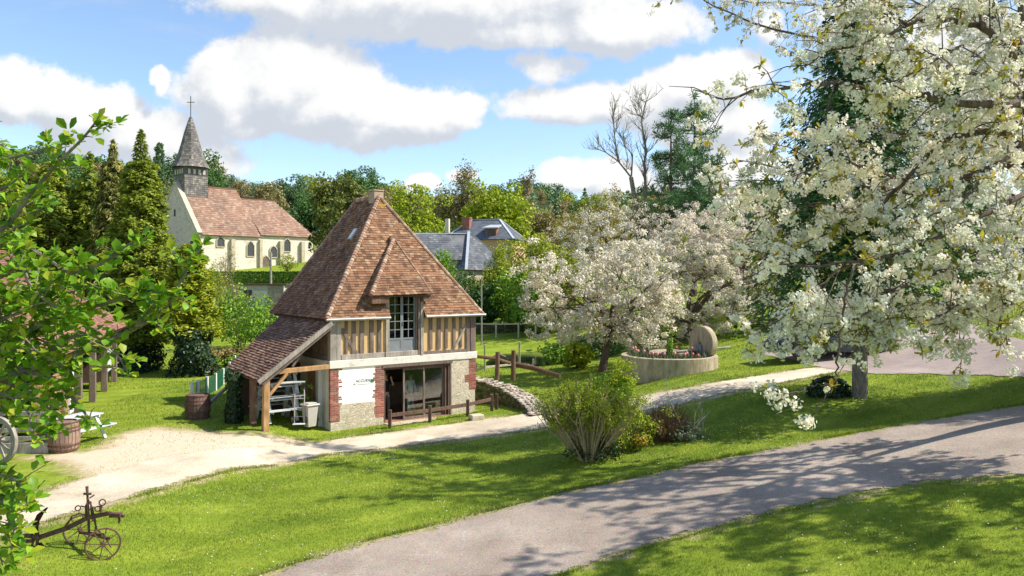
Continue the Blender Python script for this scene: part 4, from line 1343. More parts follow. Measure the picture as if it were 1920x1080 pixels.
quads_obj('ivy', leaf_quads(rg, np.c_[rr * np.cos(a), rr * np.sin(a), z], np.c_[np.cos(a), np.sin(a), .3 * np.ones(1500)] + rg.normal(0, .3, (1500, 3)), .10, .09), MAT['ivy'], iv)


# ================================================================== FENCES NEAR THE HOUSE
def rail_fence(label, pts, hts, mat, rails, pw=.10, name='rail_fence', rw=(.035, .10), group=None, sink=.25):
    """posts at ground points; rails = heights as fractions of the post"""
    o0 = pts[0]
    t = thing(name, label, 'fence', o0, 0, group)
    loc = [p - o0 for p in pts]
    for p, h in zip(loc, hts):
        b = MB(); b.bb(p.x - pw / 2, p.x + pw / 2, p.y - pw / 2, p.y + pw / 2, p.z - sink, p.z + h); b.build('post', mat, t, bevel=.012)
    for f in rails:
        for i in range(len(loc) - 1):
            p, q = loc[i] + Vector((0, -.0, hts[i] * f)), loc[i + 1] + Vector((0, 0, hts[i + 1] * f))
            b = MB(); b.beam(p, q, *rw); b.build('rail', mat, t, bevel=.006)
    return t


fp = [G(731, 804), G(806, 792), G(877, 781), G(922, 771)]
rail_fence('low dark brown wooden rail fence with square posts in front of the glass door', fp, [.66, .62, .64, .66], MAT['brownwood'], (.70,), .12, rw=(.05, .13))
gp_ = [G(931, 768)]
o = MB(); o.bb(-.06, .06, -.06, .06, -.2, .62); o = o.build('wooden_post', MAT['brownwood'], None, bevel=.012, loc=gp_[0]); tag(o, 'short brown wooden post right beside the end of the low rail fence', 'post')
for (px, py, sx_, sy_, sz_, lab) in ((921, 752, 1.15, .5, .45, 'long pale cut stone block lying behind the low rail fence'), (893, 792 - 5, .5, .35, .22, 'small pale stone lying at the house corner near the rail fence')):
    p_ = G(px, py); b = MB(); b.box((0, 0, sz_ * .4), (sx_, sy_, sz_)); o = b.build('stone_block', MAT['stone'], None, bevel=.03, loc=p_); o.rotation_euler.z = .5; tag(o, lab, 'stone block')

# arched stone footbridge parapet
br = thing('stone_bridge', 'low mossy cobbled stone bridge curving down to the lawn behind the house', 'bridge', G(940, 748))
rt = G(940, 748)
path = [GP(878, 31.5), GP(905, 31.4), GP(938, 30.9), GP(966, 29.8), GP(985, 28.6), GP(992, 27.8)]
hh = [1.0, .86, .62, .36, .14, .03]
top = MB(); sd = MB()
P = [p - rt for p in path]
pts_t = []
for i, (p, h_) in enumerate(zip(P, hh)):
    d = (P[min(i + 1, 5)] - P[max(i - 1, 0)]); d.z = 0; d.normalize(); n_ = Vector((-d.y, d.x, 0))
    if n_.y < 0: n_ = -n_
    pts_t.append((p, n_, h_))
V, F = [], []
for (p, n_, h_) in pts_t:
    V += [p + Vector((0, 0, -.2)), p + Vector((0, 0, h_)), p + n_ * .85 + Vector((0, 0, h_ + .06)), p + n_ * .85 + Vector((0, 0, -.2))]
for i in range(5):
    for k in range(4): F.append((i * 4 + k, i * 4 + (k + 1) % 4, i * 4 + 4 + (k + 1) % 4, i * 4 + 4 + k))
F += [(0, 1, 2, 3), (23, 22, 21, 20)]
MAT['moss_stone'] = rubble('mossy_stone', [(.05, .06, .02), (.12, .11, .06), (.07, .085, .025), (.17, .15, .10)], (.05, .055, .02), 6)
sd.add(V, F); sd.build('parapet', MAT['moss_stone'], br)
rgb_ = random.Random(3)
for i in range(5):
    (p, n_, h0), (q, m_, h1) = pts_t[i], pts_t[i + 1]
    L = (q - p).length; k = 0.0
    while k < L:
        f = k / L
        for j in range(4):
            c_ = p.lerp(q, min(1, f + rgb_.uniform(-.04, .04))) + n_.lerp(m_, f) * (.12 + j * .22 + rgb_.uniform(-.03, .03)) + Vector((0, 0, h0 + (h1 - h0) * f + .05))
            M = Matrix.Rotation(rgb_.uniform(0, 3), 3, 'Z')
            top.box(c_, (rgb_.uniform(.14, .27), rgb_.uniform(.12, .24), rgb_.uniform(.03, .09)), M)
        k += .2
top.build('cobble_top', tilemat('grey_cobble', [(.33, .29, .24), (.42, .37, .31), (.27, .23, .18), (.46, .41, .34)], lamt=.3, mossc=(.14, .14, .06)), br, bevel=.02)

# log rails by the bridge
lg = thing('log_railing', 'rough red brown log railing of two upright posts and fallen sloping logs by the pond', 'railing', GP(948, 33.5))
q0 = GP(948, 33.5)


def q(px, py, Y): return at(px, py, Y) - q0


b = MB(); b.tube([q(932, 712, 33.2), q(933, 660, 33.2)], [.10, .095], 9); b.build('post', MAT['redwood'], lg, smooth=True)
b = MB(); b.tube([q(962, 712, 33.8), q(963, 657, 33.8)], [.11, .10], 9); b.build('post', MAT['redwood'], lg, smooth=True)
b = MB(); b.tube([q(884, 667, 33.6), q(926, 672, 33.4), q(957, 681, 33.6)], [.07, .085, .07], 8); b.build('log', MAT['redwood'], lg, smooth=True)
b = MB(); b.tube([q(935, 664, 33.7), q(958, 674, 33.9)], [.06, .05], 7); b.build('log', MAT['oldbeam'], lg, smooth=True)
b = MB(); b.tube([q(966, 683, 34.2), q(1000, 690, 34.0), q(1050, 705, 33.0)], [.12, .12, .09], 9); b.build('log', MAT['redwood'], lg, smooth=True)

# pale fences round the pond
fa = [GP(890, 58), GP(930, 57.5), GP(972, 57), GP(1004, 56.5)]
rail_fence('pale wooden rail fence on the far bank of the pond', fa, [1.15] * 4, flat('pale_fence_wood', (.50, .47, .32), .8, .2, .2), (.9,), .12, rw=(.05, .10))
fb = [GP(893, 42), GP(909, 42), GP(974, 43), GP(1000, 43.5)]
rail_fence('pale wooden rail fence on the near bank of the pond behind the log railing', fb, [.5, 1.5, 1.5, .5], flat('pale_fence_wood_near', (.50, .46, .33), .8, .2, .2), (.16,), .11, rw=(.05, .12))
b = MB(); b.beam((-4, 0, .2), (4, 0, .3), .4, .9); o = b.build('stone_wall', MAT['moss_stone'], None, loc=GP(935, 60)); tag(o, 'low dark stone wall along the far bank behind the pond fence', 'wall')

# white post fence with green netting left of the house
wp = [(340, 740, 713), (371, 743, 718 + 4), (388, 738, 706), (404, 730, 697), (417, 717, 686), (429, 702, 672), (419, 753, 737), (430, 752, 733)]
wf = thing('netting_fence', 'row of white posts carrying green netting beside the wooden barrel', 'fence', G(388, 745))
w0 = G(388, 745)
wpts = [G(360, 752), G(371, 748), G(388, 741), G(404, 733), G(418, 722), G(430, 708), G(440, 694)]
for p_ in wpts:
    b = MB(); b.bb(p_.x - w0.x - .05, p_.x - w0.x + .05, p_.y - w0.y - .05, p_.y - w0.y + .05, p_.z - w0.z - .2, p_.z - w0.z + .78); b.build('post', MAT['whitepaint'], wf)
b = MB()
for a_, c_ in zip(wpts[:-1], wpts[1:]):
    a2, c2 = a_ - w0 + Vector((0, .07, 0)), c_ - w0 + Vector((0, .07, 0))
    for k in range(9):
        z = .02 + k * .08; b.tube([a2 + Vector((0, 0, z)), c2 + Vector((0, 0, z))], .011, 3, cap=False)
    n_ = max(4, int((c2 - a2).length / .07))
    for k in range(n_): p_ = a2.lerp(c2, k / n_); b.tube([p_, p_ + Vector((0, 0, .72))], .010, 3, cap=False)
b.build('netting', flat('green_net', (.05, .23, .12), .7, .2), wf)


hr0 = G(394, 768); b = MB(); b.beam((0, 0, .25), at(436, 716, hr0.y + 1.2) - hr0, .09, .11); o = b.build('sloping_handrail', MAT['greybeam'], None, loc=hr0); tag(o, 'pale sloping wooden handrail between the barrel and the ivy column', 'handrail')


# ================================================================== BARRELS
def barrel(label, loc, h, r, staves, seed, hoop_z, flat_top=False, topr=.8):
    t = thing('barrel', label, 'barrel', loc, seed * .7, 'wooden barrels')
    N = 26; V = []; F = []
    rg = random.Random(seed)
    prof = [(topr if not flat_top else .93, 0), (.90, .12), (.985, .33), (1.0, .5), (.985, .67), (.90, .88), (topr, 1.0)]
    mb = MB()
    for k in range(N):
        a0, a1 = 2 * math.pi * k / N + .012, 2 * math.pi * (k + 1) / N - .012
        o_ = rg.uniform(-.006, .006)
        V = []
        for (q_, z) in prof:
            for a in (a0, a1): V.append(((r * q_ + o_) * math.cos(a), (r * q_ + o_) * math.sin(a), h * z))
        mb.add(V, [(2 * i, 2 * i + 1, 2 * i + 3, 2 * i + 2) for i in range(len(prof) - 1)])
    mb.lathe([(0.01, h * .95), (r * topr * .93, h * .95), (r * topr * .93, h * .93), (.01, h * .93)], 24)
    raw(mb, 'staves', staves, t)
    for z in hoop_z:
        rr = r * np.interp(z, [p[1] for p in prof], [p[0] for p in prof])
        b = MB(); b.lathe([(rr - .01, h * z - .025), (rr + .012, h * z - .025), (rr + .012, h * z + .025), (rr - .01, h * z + .025)], 32, close=True); b.build('hoop', MAT['rust'], t, smooth=True)
    return t


MAT['stave'] = wood('barrel_stave', (.15, .09, .065), (.36, .25, .19), 1.0)
MAT['stave_d'] = wood('dark_barrel_stave', (.10, .06, .05), (.24, .15, .125), 1.0)
barrel('bulging pale wooden barrel with dark hoops standing by the barn steps', G(119, 846), .86, .43, MAT['stave'], 1, (.08, .24, .70, .80, .95))
barrel('straight sided dark brown wooden barrel on the lawn near the white fence posts', G(371, 784), .84, .43, MAT['stave_d'], 2, (.06, .30, .62, .76, .96), True, .90)
picnic_table('white picnic table standing behind the pale barrel beside the barn', G(140, 826), R(75), MAT['benchpaint'], 1.5)

# ================================================================== CIDER MILL TROUGH WITH MILLSTONE
pc = G(1272, 706) + Vector((0, 1.9, 0)); pc.z = float(g(pc.x, pc.y))
tz = .12
pl = thing('stone_planter', 'round pale stone cider mill trough used as a flower planter on the lawn', 'planter', pc)
RO = 178 / FPX * pc.y / 2
b = MB(); b.lathe([(RO * 1.0, -.4), (RO * 1.02, .08), (RO, .10), (RO, .86), (RO - .22, .88), (RO - .22, .30), (RO - .24, -.4)], 72, close=True); b.build('trough_wall', MAT['trough'], pl, smooth=True)
b = MB(); b.lathe([(.01, .3), (RO - .21, .3), (RO - .21, .62), (.01, .66)], 48); b.build('soil', flat('soil', (.10, .07, .045), .95, .1, .3), pl)
b = MB(); b.lathe([(RO * .42, .5), (RO * .42, 1.0), (RO * .36, 1.04), (.01, 1.04)], 40); b.build('inner_drum', MAT['trough'], pl, smooth=True)
rg = np.random.default_rng(21)
n = 2600; a = rg.uniform(0, 6.283, n); rr_ = rg.uniform(RO * .5, RO - .26, n) * 1.0
dens_ = (np.sin(a * 3 + 1) + np.sin(a * 7) * .6 + rg.normal(0, .7, n)) > -.5
a, rr_ = a[dens_], rr_[dens_]; n = len(a)
P_ = np.c_[rr_ * np.cos(a), rr_ * np.sin(a), .66 + rg.uniform(.05, .32, n)]
ax = np.c_[rg.normal(0, .4, n), rg.normal(0, .4, n), np.ones(n)]
o = quads_obj('tulip_leaves', leaf_quads(rg, P_, rg.normal(size=(n, 3)), .30, .05, 0, ax), MAT['lavender'], pl)
o['kind'] = 'stuff'

ms = thing('millstone', 'big upright round millstone standing in the stone planter', 'millstone', pc + Vector((RO * .70, -.15, .62)), R(28))
b = MB(); Mx = Matrix.Rotation(R(90), 3, 'Y')
w = MB(); w.lathe([(.06, -.17), (.72, -.17), (.755, -.13), (.755, .13), (.72, .17), (.06, .17)], 48, close=True); w.v = [tuple(Mx @ Vector(p) + Vector((0, 0, .78))) for p in w.v]
w.build('stone_disc', MAT['trough'], ms, smooth=True)
b = MB(); b.tube([(-2.3, 0, .45), (.0, 0, .78 - .28), (1.6, 0, .52)], [.045, .05, .05], 8); b.build('axle', MAT['greybeam'], ms, smooth=True)
b = MB(); b.tube([(-1.9, -.1, .1), (-.25, -.1, .12)], .05, 7); b.build('axle', MAT['greybeam'], ms, smooth=True)
b = MB(); b.bb(-.30, -.18, -.16, .16, .3, .72); b.build('bearing_block', MAT['greypaint'], ms, bevel=.02)
# clipped climber on a post
cp = thing('climber_post', 'narrow green climber growing up a post in the middle of the planter', 'climber', pc + Vector((-.1 * RO, -RO * .55, .64)))
b = MB(); b.tube([(0, 0, 0), (0, 0, 1.0)], .035, 6); b.build('post', MAT['brownwood'], cp)
n = 500; z = rg.uniform(0, 1.05, n); a = rg.uniform(0, 6.28, n)
quads_obj('foliage', leaf_quads(rg, np.c_[.12 * np.cos(a), .12 * np.sin(a), z], np.c_[np.cos(a), np.sin(a), .4 * np.ones(n)] + rg.normal(0, .4, (n, 3)), .09, .07), MAT['midgreen'], cp)
# tulips
tu = None
pk = flat('pink_tulip', (.66, .26, .24), .6, .3, .2); rdm = flat('red_tulip', (.62, .12, .09), .6, .3, .2)
for k, (ang, rad_, red, hh_) in enumerate([(200, .86, 0, .5), (204, .84, 0, .54), (202, .80, 0, .42), (212, .86, 0, .42), (222, .84, 0, .44), (236, .84, 0, .36), (243, .86, 0, .36), (252, .84, 0, .38), (266, .84, 0, .40), (280, .84, 0, .36), (284, .8, 0, .40), (291, .86, 1, .36), (292, .80, 1, .60), (300, .86, 0, .30), (272, .6, 0, .6), (228, .78, 0, .32)]):
    p_ = pc + Vector((RO * rad_ * math.cos(R(ang)), RO * rad_ * math.sin(R(ang)), .64))
    t = thing('tulip', 'red tulip in the stone planter near the millstone' if red else 'pale pink tulip among the grey green leaves of the stone planter', 'tulip', p_, ang, 'tulips in the stone planter')
    if k in (0, 11):
        bs_ = MB(); bs_.tube([(0, 0, 0), (0, 0, 1)], .012, 5); st0 = bs_.build('stem', MAT['midgreen'], t)
        bf = MB(); bf.lathe([(.01, 0), (.045, .02), (.062, .06), (.05, .11), (.025, .135), (.004, .10)], 8); fl0 = bf.build('flower', rdm if red else pk, t, smooth=True)
    else:
        st_o = st0.copy(); COL.objects.link(st_o); st_o.parent = t
        fl_o = fl0.copy(); COL.objects.link(fl_o); fl_o.parent = t
    for ch in t.children:
        if ch.name.startswith('stem'): ch.scale = (1, 1, hh_)
        else: ch.location = (0, 0, hh_ - .01)

# fence behind the planter and apple trees
ff = [GP(1160, 52), GP(1214, 51.5), GP(1270, 51), GP(1326, 50.5), GP(1380, 50), GP(1430, 49.5)]
rail_fence('dark wooden rail fence in the shade behind the stone planter', ff, [1.35] * 6, MAT['oldbeam'], (.55, .9), .13, rw=(.05, .10))

# ================================================================== PLOUGH
pg = G(165, 1034)
pw = thing('antique_plough', 'rusty antique wheeled plough standing on the lawn beside the gravel track', 'plough', pg, 0)
Yp = pg.y


def pp(px, py, dy=0.0):
    v = at(px, py, Yp + dy) - pg
    return v


def ring(mb, c, r, ax, tr_=.014, n=36, sq=1.0):
    ax = Vector(ax).normalized(); x = ax.cross(Vector((0, 0, 1))).normalized(); y = x.cross(ax)
    mb.tube([c + (x * math.cos(2 * math.pi * k / n) + y * math.sin(2 * math.pi * k / n)) * r for k in range(n + 1)], tr_, 6, cap=False)


s_ = Yp / FPX   # metres per pixel at the plough
wax = Vector((.55, -.83, 0))
for nm, c_, r_ in (('w1', pp(150, 998, .25), 27 * s_), ('w2', pp(193, 1006, -.22), 29 * s_)):
    c_ = Vector((c_.x, c_.y, float(g(pg.x + c_.x, pg.y + c_.y)) - pg.z + r_ + .0))
    b = MB(); ring(b, c_, r_, wax, .017)
    ax = wax.normalized(); x = ax.cross(Vector((0, 0, 1))).normalized(); y = x.cross(ax)
    for k in range(8):
        a = 2 * math.pi * k / 8 + .2; b.tube([c_, c_ + (x * math.cos(a) + y * math.sin(a)) * r_], .010, 5)
    b.tube([c_ - ax * .07, c_ + ax * .07], .04, 10)
    b.build('wheel', MAT['rust'], pw, smooth=True)
b = MB(); b.beam(pp(150, 998, .22), pp(193, 1003, -.2), .05, .05); b.tube([pp(163, 1000), pp(205, 1010, -.1)], .03, 7); b.build('axle', MAT['rust'], pw)
b = MB(); b.beam(pp(75, 1007), pp(126, 990), .06, .085); b.beam(pp(126, 990), pp(166, 970), .06, .085); b.beam(pp(166, 970), pp(205, 962), .055, .075); b.beam(pp(205, 962), pp(233, 968), .05, .05); b.build('beam', MAT['rust'], pw)
b = MB(); b.tube([pp(30, 1010), pp(48, 1004), pp(76, 1008)], [.03, .04, .05], 8); b.beam(pp(34, 1016), pp(62, 1014), .06, .05); b.build('handle_stub', MAT['rust'], pw)
b = MB(); b.tube([pp(163, 912), pp(164, 930), pp(166, 972), pp(167, 998)], [.028, .02, .024, .02], 8); b.tube([pp(168, 934), pp(177, 928)], .014, 6); b.tube([pp(157, 926), pp(171, 926)], .022, 7); b.build('mast', MAT['rust'], pw, smooth=True)
b = MB()
b.tube([pp(161, 972), pp(161, 948), pp(166, 938), pp(172, 950), pp(178, 975), pp(180, 992)], .017, 6, cap=False); b.tube([pp(170, 940), pp(172, 970)], .014, 6)
b.build('lever_frame', MAT['rust'], pw, smooth=True)
for c0, pts in (((146, 953), [(166, 952), (157, 950), (152, 949)]), ((183, 954), [(168, 955), (176, 952), (179, 953)])):
    b = MB(); b.tube([pp(*q_) for q_ in pts], .013, 6); ring(b, pp(*c0), 4.5 * s_, (.3, -.9, .3), .011, 18); b.build('hand_lever', MAT['rust'], pw, smooth=True)
b = MB(); b.tube([pp(189, 960), pp(189, 948)], .026, 7); ring(b, pp(192, 942), 5.5 * s_, (.2, -.95, .1), .013, 18); b.build('hook_ring', MAT['rust'], pw, smooth=True)
b = MB(); b.tube([pp(222, 968), pp(224, 974), pp(223, 981)], .022, 7); b.bb(*(lambda c: (c.x - .1, c.x + .1, c.y - .05, c.y + .05, c.z - .03, c.z + .04))(pp(217, 966))); b.build('drawbar', MAT['rust'], pw)
b = MB(); b.tube([pp(126, 984, .2), pp(135, 968, .2), pp(148, 963, .1), pp(160, 965)], .012, 6); b.tube([pp(180, 990), pp(200, 1012, -.1), pp(208, 1026, -.2)], .012, 6); b.build('stay_rod', MAT['rust'], pw, smooth=True)
# reversible mouldboards, one up and one down, curved shells
for dirn, nm in ((1, 'a'), (-1, 'b')):
    V, F = [], []
    prof = [(66, 1010, 14), (64, 995, 11), (67, 980, 9), (74, 966, 10), (88, 952, 2)] if dirn > 0 else [(72, 1018, 6), (76, 1026, 16), (80, 1036, 24), (90, 1046, 30), (104, 1052, 8)]
    for i, (px, py, w) in enumerate(prof):
        for k in range(4):
            f = k / 3
            p_ = pp(px + (f - .5) * w * (1 if dirn > 0 else .8), py + (4 * f * (1 - f) - .5) * 2, .10 * math.sin(f * 3.14) - .05)
            V.append(p_)
    for i in range(len(prof) - 1):
        for k in range(3): F.append((i * 4 + k, i * 4 + k + 1, i * 4 + k + 5, i * 4 + k + 4))
    V2 = [v + Vector((.01, .02, 0)) for v in V]; m_ = len(V)
    F2 = [tuple(reversed([i + m_ for i in f])) for f in F]
    b = MB(); b.add(V + V2, F + F2); b.build('mouldboard', MAT['rust'], pw, smooth=True)
b = MB(); b.tube([pp(70, 1000), pp(70, 1022), pp(80, 1034)], .03, 7); b.tube([pp(66, 1006), pp(60, 1022), pp(52, 1040)], .02, 6); b.build('leg', MAT['rust'], pw)

# ================================================================== CAR BEHIND THE CHERRY BRANCHES
cg = G(1553, 668); cg.z = float(g(cg.x, cg.y)) + .03
car = thing('parked_car', 'dark grey estate car parked on the tarmac behind the big conifer trunk', 'car', cg, R(183))
L_ = 232 / FPX * cg.y
prof = [(-.50, .22), (-.50, .55), (-.485, .80), (-.46, .92), (-.43, 1.30), (-.38, 1.42), (-.1, 1.46), (.08, 1.40), (.22, .98), (.40, .86), (.48, .70), (.50, .50), (.495, .24)]
V, F = [], []
yy = [-.84, -.80, -.62, 0, .62, .80, .84]; sc_ = [(.965, .70), (.985, .97), (1, 1), (1.0, 1.012), (1, 1), (.985, .97), (.965, .70)]
for y_, (sx_, sz_) in zip(yy, sc_):
    for (x, z) in prof:
        tum = 0 if z < .95 else (z - .95) * .22
        V.append((x * L_ * sx_, y_ * (1 - tum / max(.3, abs(y_)) * (abs(y_) > .5) * .6) if y_ else 0, min(z, .22 + (z - .22) * (sz_ if z > 1.0 else 1 if sz_ > .9 else .98))))
n = len(prof)
for i in range(6):
    for k in range(n): F.append((i * n + k, i * n + (k + 1) % n, (i + 1) * n + (k + 1) % n, (i + 1) * n + k))
F += [tuple(range(n)), tuple(range(7 * n - 1, 6 * n - 1, -1))]
cm, nt, bs = mk('dark_car_paint', (.014, .015, .018), .4, .5); bs.inputs['Coat Weight'].default_value = .6
b = MB(); b.add(V, F); b.build('car_body', cm, car, smooth=True)
for sy in (-1, 1):
    for (x0, x1, xa, xb) in ((-.40, -.20, -.36, -.19), (-.185, .0, -.18, -.0), (.015, .17, .01, .095)):
        b = MB(); y0 = sy * .845
        b.prism([(x0 * L_, y0 * .985, .97), (x1 * L_, y0 * .985, .97), (xb * L_, sy * .735, 1.34), (xa * L_, sy * .735, 1.34)], (0, sy * .02, 0)); b.build('side_window', MAT['darkglass'], car)
    for x in (-.31, .31):
        w = MB(); Mw = Matrix.Rotation(R(90), 3, 'X')
        w.lathe([(.20, -.1), (.29, -.1), (.32, -.06), (.32, .06), (.29, .1), (.20, .1)], 28, close=True); w.v = [tuple(Mw @ Vector(p) + Vector((x * L_, sy * .76, .32))) for p in w.v]; wl = w.build('wheel', MAT['darkiron'], car, smooth=True)
        w = MB(); w.lathe([(.01, -.08), (.2, -.085), (.2, .085), (.01, .08)], 20); w.v = [tuple(Mw @ Vector(p) + Vector((x * L_, sy * .76, .32))) for p in w.v]; w.build('rim', MAT['gutter'], wl)
    b = MB(); b.box((.478 * L_, sy * .58, .66), (.08, .34, .14)); b.build('headlight', MAT['zinc'], car, bevel=.02)
    b = MB(); b.box((-.487 * L_, sy * .66, .90), (.06, .2, .28)); b.build('tail_light', flat('red_lamp', (.25, .02, .02), .3), car, bevel=.02)
b = MB(); b.box((.493 * L_, 0, .40), (.08, 1.5, .2)); b.build('bumper', MAT['darkiron'], car, bevel=.03)
b = MB(); b.box((-.497 * L_, 0, .42), (.08, 1.5, .24)); b.build('bumper', MAT['greypaint'], car, bevel=.03)


# ================================================================== CHURCH ON THE FAR SLOPE
ca, cs_ = math.cos(R(48)), math.sin(R(48))
CO = Vector((-43.9, 106, 6.2))
church = thing('church', 'old village church with red brown tiled roofs and a grey shingled spire', 'church', CO, R(48))


def con(px, Yguess=None):
    """distance along the south wall seen at photo column px"""
    k = (px - 960) / FPX
    return (k * CO.y - CO.x) / (ca - k * cs_)


uN = con(487); uE = con(587)
HW = 5.2; WN = 7.0
NR, CRz = 12.6, 11.2
vC = .0
m_church = plaster('cream_limewash', (.66, .595, .49), (.42, .35, .25), 1.0, .8)
m_gable = rubble('grey_flint_wall', [(.54, .46, .42), (.62, .54, .49), (.45, .39, .36)], (.58, .50, .45), 2.5)
b = MB(); b.bb(.6, uN, 0, 2 * WN, -1.5, HW); b.bb(uN, uE, .05, 2 * WN - 2, -1.5, HW + .35); b.build('south_wall', m_church, church)
b = MB(); b.prism([(0, -.05, -1.5), (0, 2 * WN + .05, -1.5), (0, 2 * WN + .05, HW), (0, WN, NR + .35), (0, -.05, HW)], (.597, 0, 0)); b.build('west_gable', m_gable, church)
b = MB()
b.beam((.25, -.25, HW + .1), (.25, WN, NR + .48), .7, .22); b.beam((.25, 2 * WN + .25, HW + .1), (.25, WN, NR + .48), .7, .22); b.build('gable_coping', MAT['stone'], church)
m_ = MB()
tile_face(m_, [(.6, -.35, HW - .15), (uN + .1, -.35, HW - .15), (uN - .0, WN, NR), (.6, WN, NR)], .42, .42, 1, lift=.05)
tile_face(m_, [(uN + .1, 2 * WN + .35, HW - .15), (.6, 2 * WN + .35, HW - .15), (.6, WN, NR), (uN, WN, NR)], .6, .6, 2, lift=.05)
for P_ in ([(.6, -.35, HW - .18), (uN + .1, -.35, HW - .18), (uN, WN, NR - .03), (.6, WN, NR - .03)], [(uN + .1, 2 * WN + .35, HW - .18), (.6, 2 * WN + .35, HW - .18), (.6, WN, NR - .03), (uN, WN, NR - .03)]): m_.add(P_, [(0, 1, 2, 3)])
m_.add([(uN - .02, .2, HW), (uN - .02, 2 * WN - .2, HW), (uN - .02, WN, NR - .05)], [(0, 1, 2)])
raw(m_, 'nave_roof', MAT['church_tile'], church)
uR = con(545) - 0.6; vm = WN - 1
# ridge end set back for the hip
uR = uE - 3.2
m_ = MB(); he = HW + .15
tile_face(m_, [(uN + .1, -.3, he), (uE + .3, -.3, he), (uR, vm, CRz), (uN + .1, vm, CRz)], .42, .42, 3, lift=.05)
tile_face(m_, [(uE + .3, -.3, he), (uE + .3, 2 * vm + .3, he), (uR, vm, CRz)], .5, .5, 4, lift=.05)
tile_face(m_, [(uE + .3, 2 * vm + .3, he), (uN + .1, 2 * vm + .3, he), (uN + .1, vm, CRz), (uR, vm, CRz)], .6, .6, 5, lift=.05)
for P_ in ([(uN + .1, -.3, he - .03), (uE + .3, -.3, he - .03), (uR, vm, CRz - .03), (uN + .1, vm, CRz - .03)], [(uE + .3, -.3, he - .03), (uE + .3, 2 * vm + .3, he - .03), (uR, vm, CRz - .03)]): m_.add(P_, [tuple(range(len(P_)))])
raw(m_, 'chancel_roof', MAT['church_tile'], church)
b = MB(); b.tube([(.6, WN, NR + .04), (uN, WN, NR + .04)], .16, 6); b.tube([(uN, vm, CRz + .05), (uR, vm, CRz + .05)], .15, 6); b.build('ridge_tiles', MAT['hip'], church)
for px in (435, 526, 566):
    u = con(px); b = MB(); b.bb(u - .3, u + .3, -.45, .0, -1.5, HW - .6); b.build('buttress', MAT['stone'], church)
u = con(487.5); b = MB(); b.bb(u - .22, u + .22, -.4, .0, -1.5, HW - .5); b.build('buttress', MAT['stone'], church)
m_lead = flat('leaded_window', (.07, .075, .08), .3, .4, .2)


def lancet(px, zc, w, h, nm='window'):
    u = con(px); b = MB()
    pts = [(-w / 2, 0), (w / 2, 0), (w / 2, h * .7), (w * .28, h * .9), (0, h), (-w * .28, h * .9), (-w / 2, h * .7)]
    b.prism([(u + x, -.03, zc - h / 2 + z) for x, z in pts], (0, .06, 0)); o = b.build(nm, m_lead if nm == 'window' else MAT['oldbeam'], church)
    b = MB()
    for i in range(7):
        if i == 0 and nm != 'window': continue
        a_, c_ = pts[i], pts[(i + 1) % 7]; b.beam((u + a_[0] * 1.15, -.05, zc - h / 2 + a_[1]), (u + c_[0] * 1.15, -.05, zc - h / 2 + c_[1]), .12, .14)
    b.build('frame', MAT['stone'], o)


def zpx(py, u): return CAMZ - (py - HPX) / FPX * (CO.y + u * cs_) - CO.z


for px, py0, py1 in ((413.5, 444, 463), (469.5, 452, 481), (512.5, 461, 483), (538, 447, 472)):
    u = con(px); z0, z1 = zpx(py1, u), zpx(py0, u); lancet(px, (z0 + z1) / 2, 1.05, z1 - z0)
u = con(498); lancet(498, (zpx(508, u) + zpx(479, u)) / 2, 1.3, zpx(479, u) - zpx(508, u), 'door')
b = MB(); b.bb(-.04, .0, WN - .25, WN + .25, 8.0, 9.0); b.bb(-.04, 0, 1.2, 2.1, 1.6, 4.2); b.build('gable_window', MAT['dark'], church)
# tower and spire
tc = Vector((2.35, WN, 0))
m_sh = tilemat('grey_shingle', [(.14, .13, .125), (.20, .185, .17), (.105, .10, .10), (.27, .25, .22)], lich=(.34, .31, .26), lamt=.5, mossc=(.16, .15, .12))
tw = 1.75
b = MB(); b.bb(tc.x - tw, tc.x + tw, tc.y - tw, tc.y + tw, 7.0, 15.3); b.build('tower_core', flat('tower_boards', (.10, .095, .09), .9, .1, .3, 3), church)
m_ = MB()
cor = [(tc.x - tw, tc.y - tw), (tc.x + tw, tc.y - tw), (tc.x + tw, tc.y + tw), (tc.x - tw, tc.y + tw)]
rgt = random.Random(5)
for i in range(4):
    (x0, y0), (x1, y1) = cor[i], cor[(i + 1) % 4]
    nn = Vector((y1 - y0, -(x1 - x0), 0)).normalized()
    z = 7.0
    while z < 13.9:
        k = 0.0; L = 2 * tw
        while k < L - .05:
            w = min(.3, L - k); a_ = Vector((x0, y0, 0)).lerp(Vector((x1, y1, 0)), k / L); c_ = Vector((x0, y0, 0)).lerp(Vector((x1, y1, 0)), (k + w - .015) / L)
            o1 = nn * (.05 + rgt.uniform(0, .02)); o2 = nn * .015
            m_.add([a_ + o1 + Vector((0, 0, z)), c_ + o1 + Vector((0, 0, z)), c_ + o2 + Vector((0, 0, z + .34)), a_ + o2 + Vector((0, 0, z + .34)), a_ + Vector((0, 0, z)), c_ + Vector((0, 0, z))], [(0, 1, 2, 3), (4, 5, 1, 0)])
            k += .3
        z += .30
raw(m_, 'tower_shingles', m_sh, church)
m_louv = flat('pale_louvre', (.42, .40, .36), .8)
for i in range(4):
    (x0, y0), (x1, y1) = cor[i], cor[(i + 1) % 4]; nn = Vector((y1 - y0, -(x1 - x0), 0)).normalized()
    for f in (.2, .42, .64, .84):
        p_ = Vector((x0, y0, 14.55)).lerp(Vector((x1, y1, 14.55)), f) + nn * .03
        M = Matrix((Vector((x1 - x0, y1 - y0, 0)).normalized(), nn, Vector((0, 0, 1)))).transposed(); b = MB(); b.box(p_, (.35, .06, .7), M); b.build('louvre', m_louv, church)
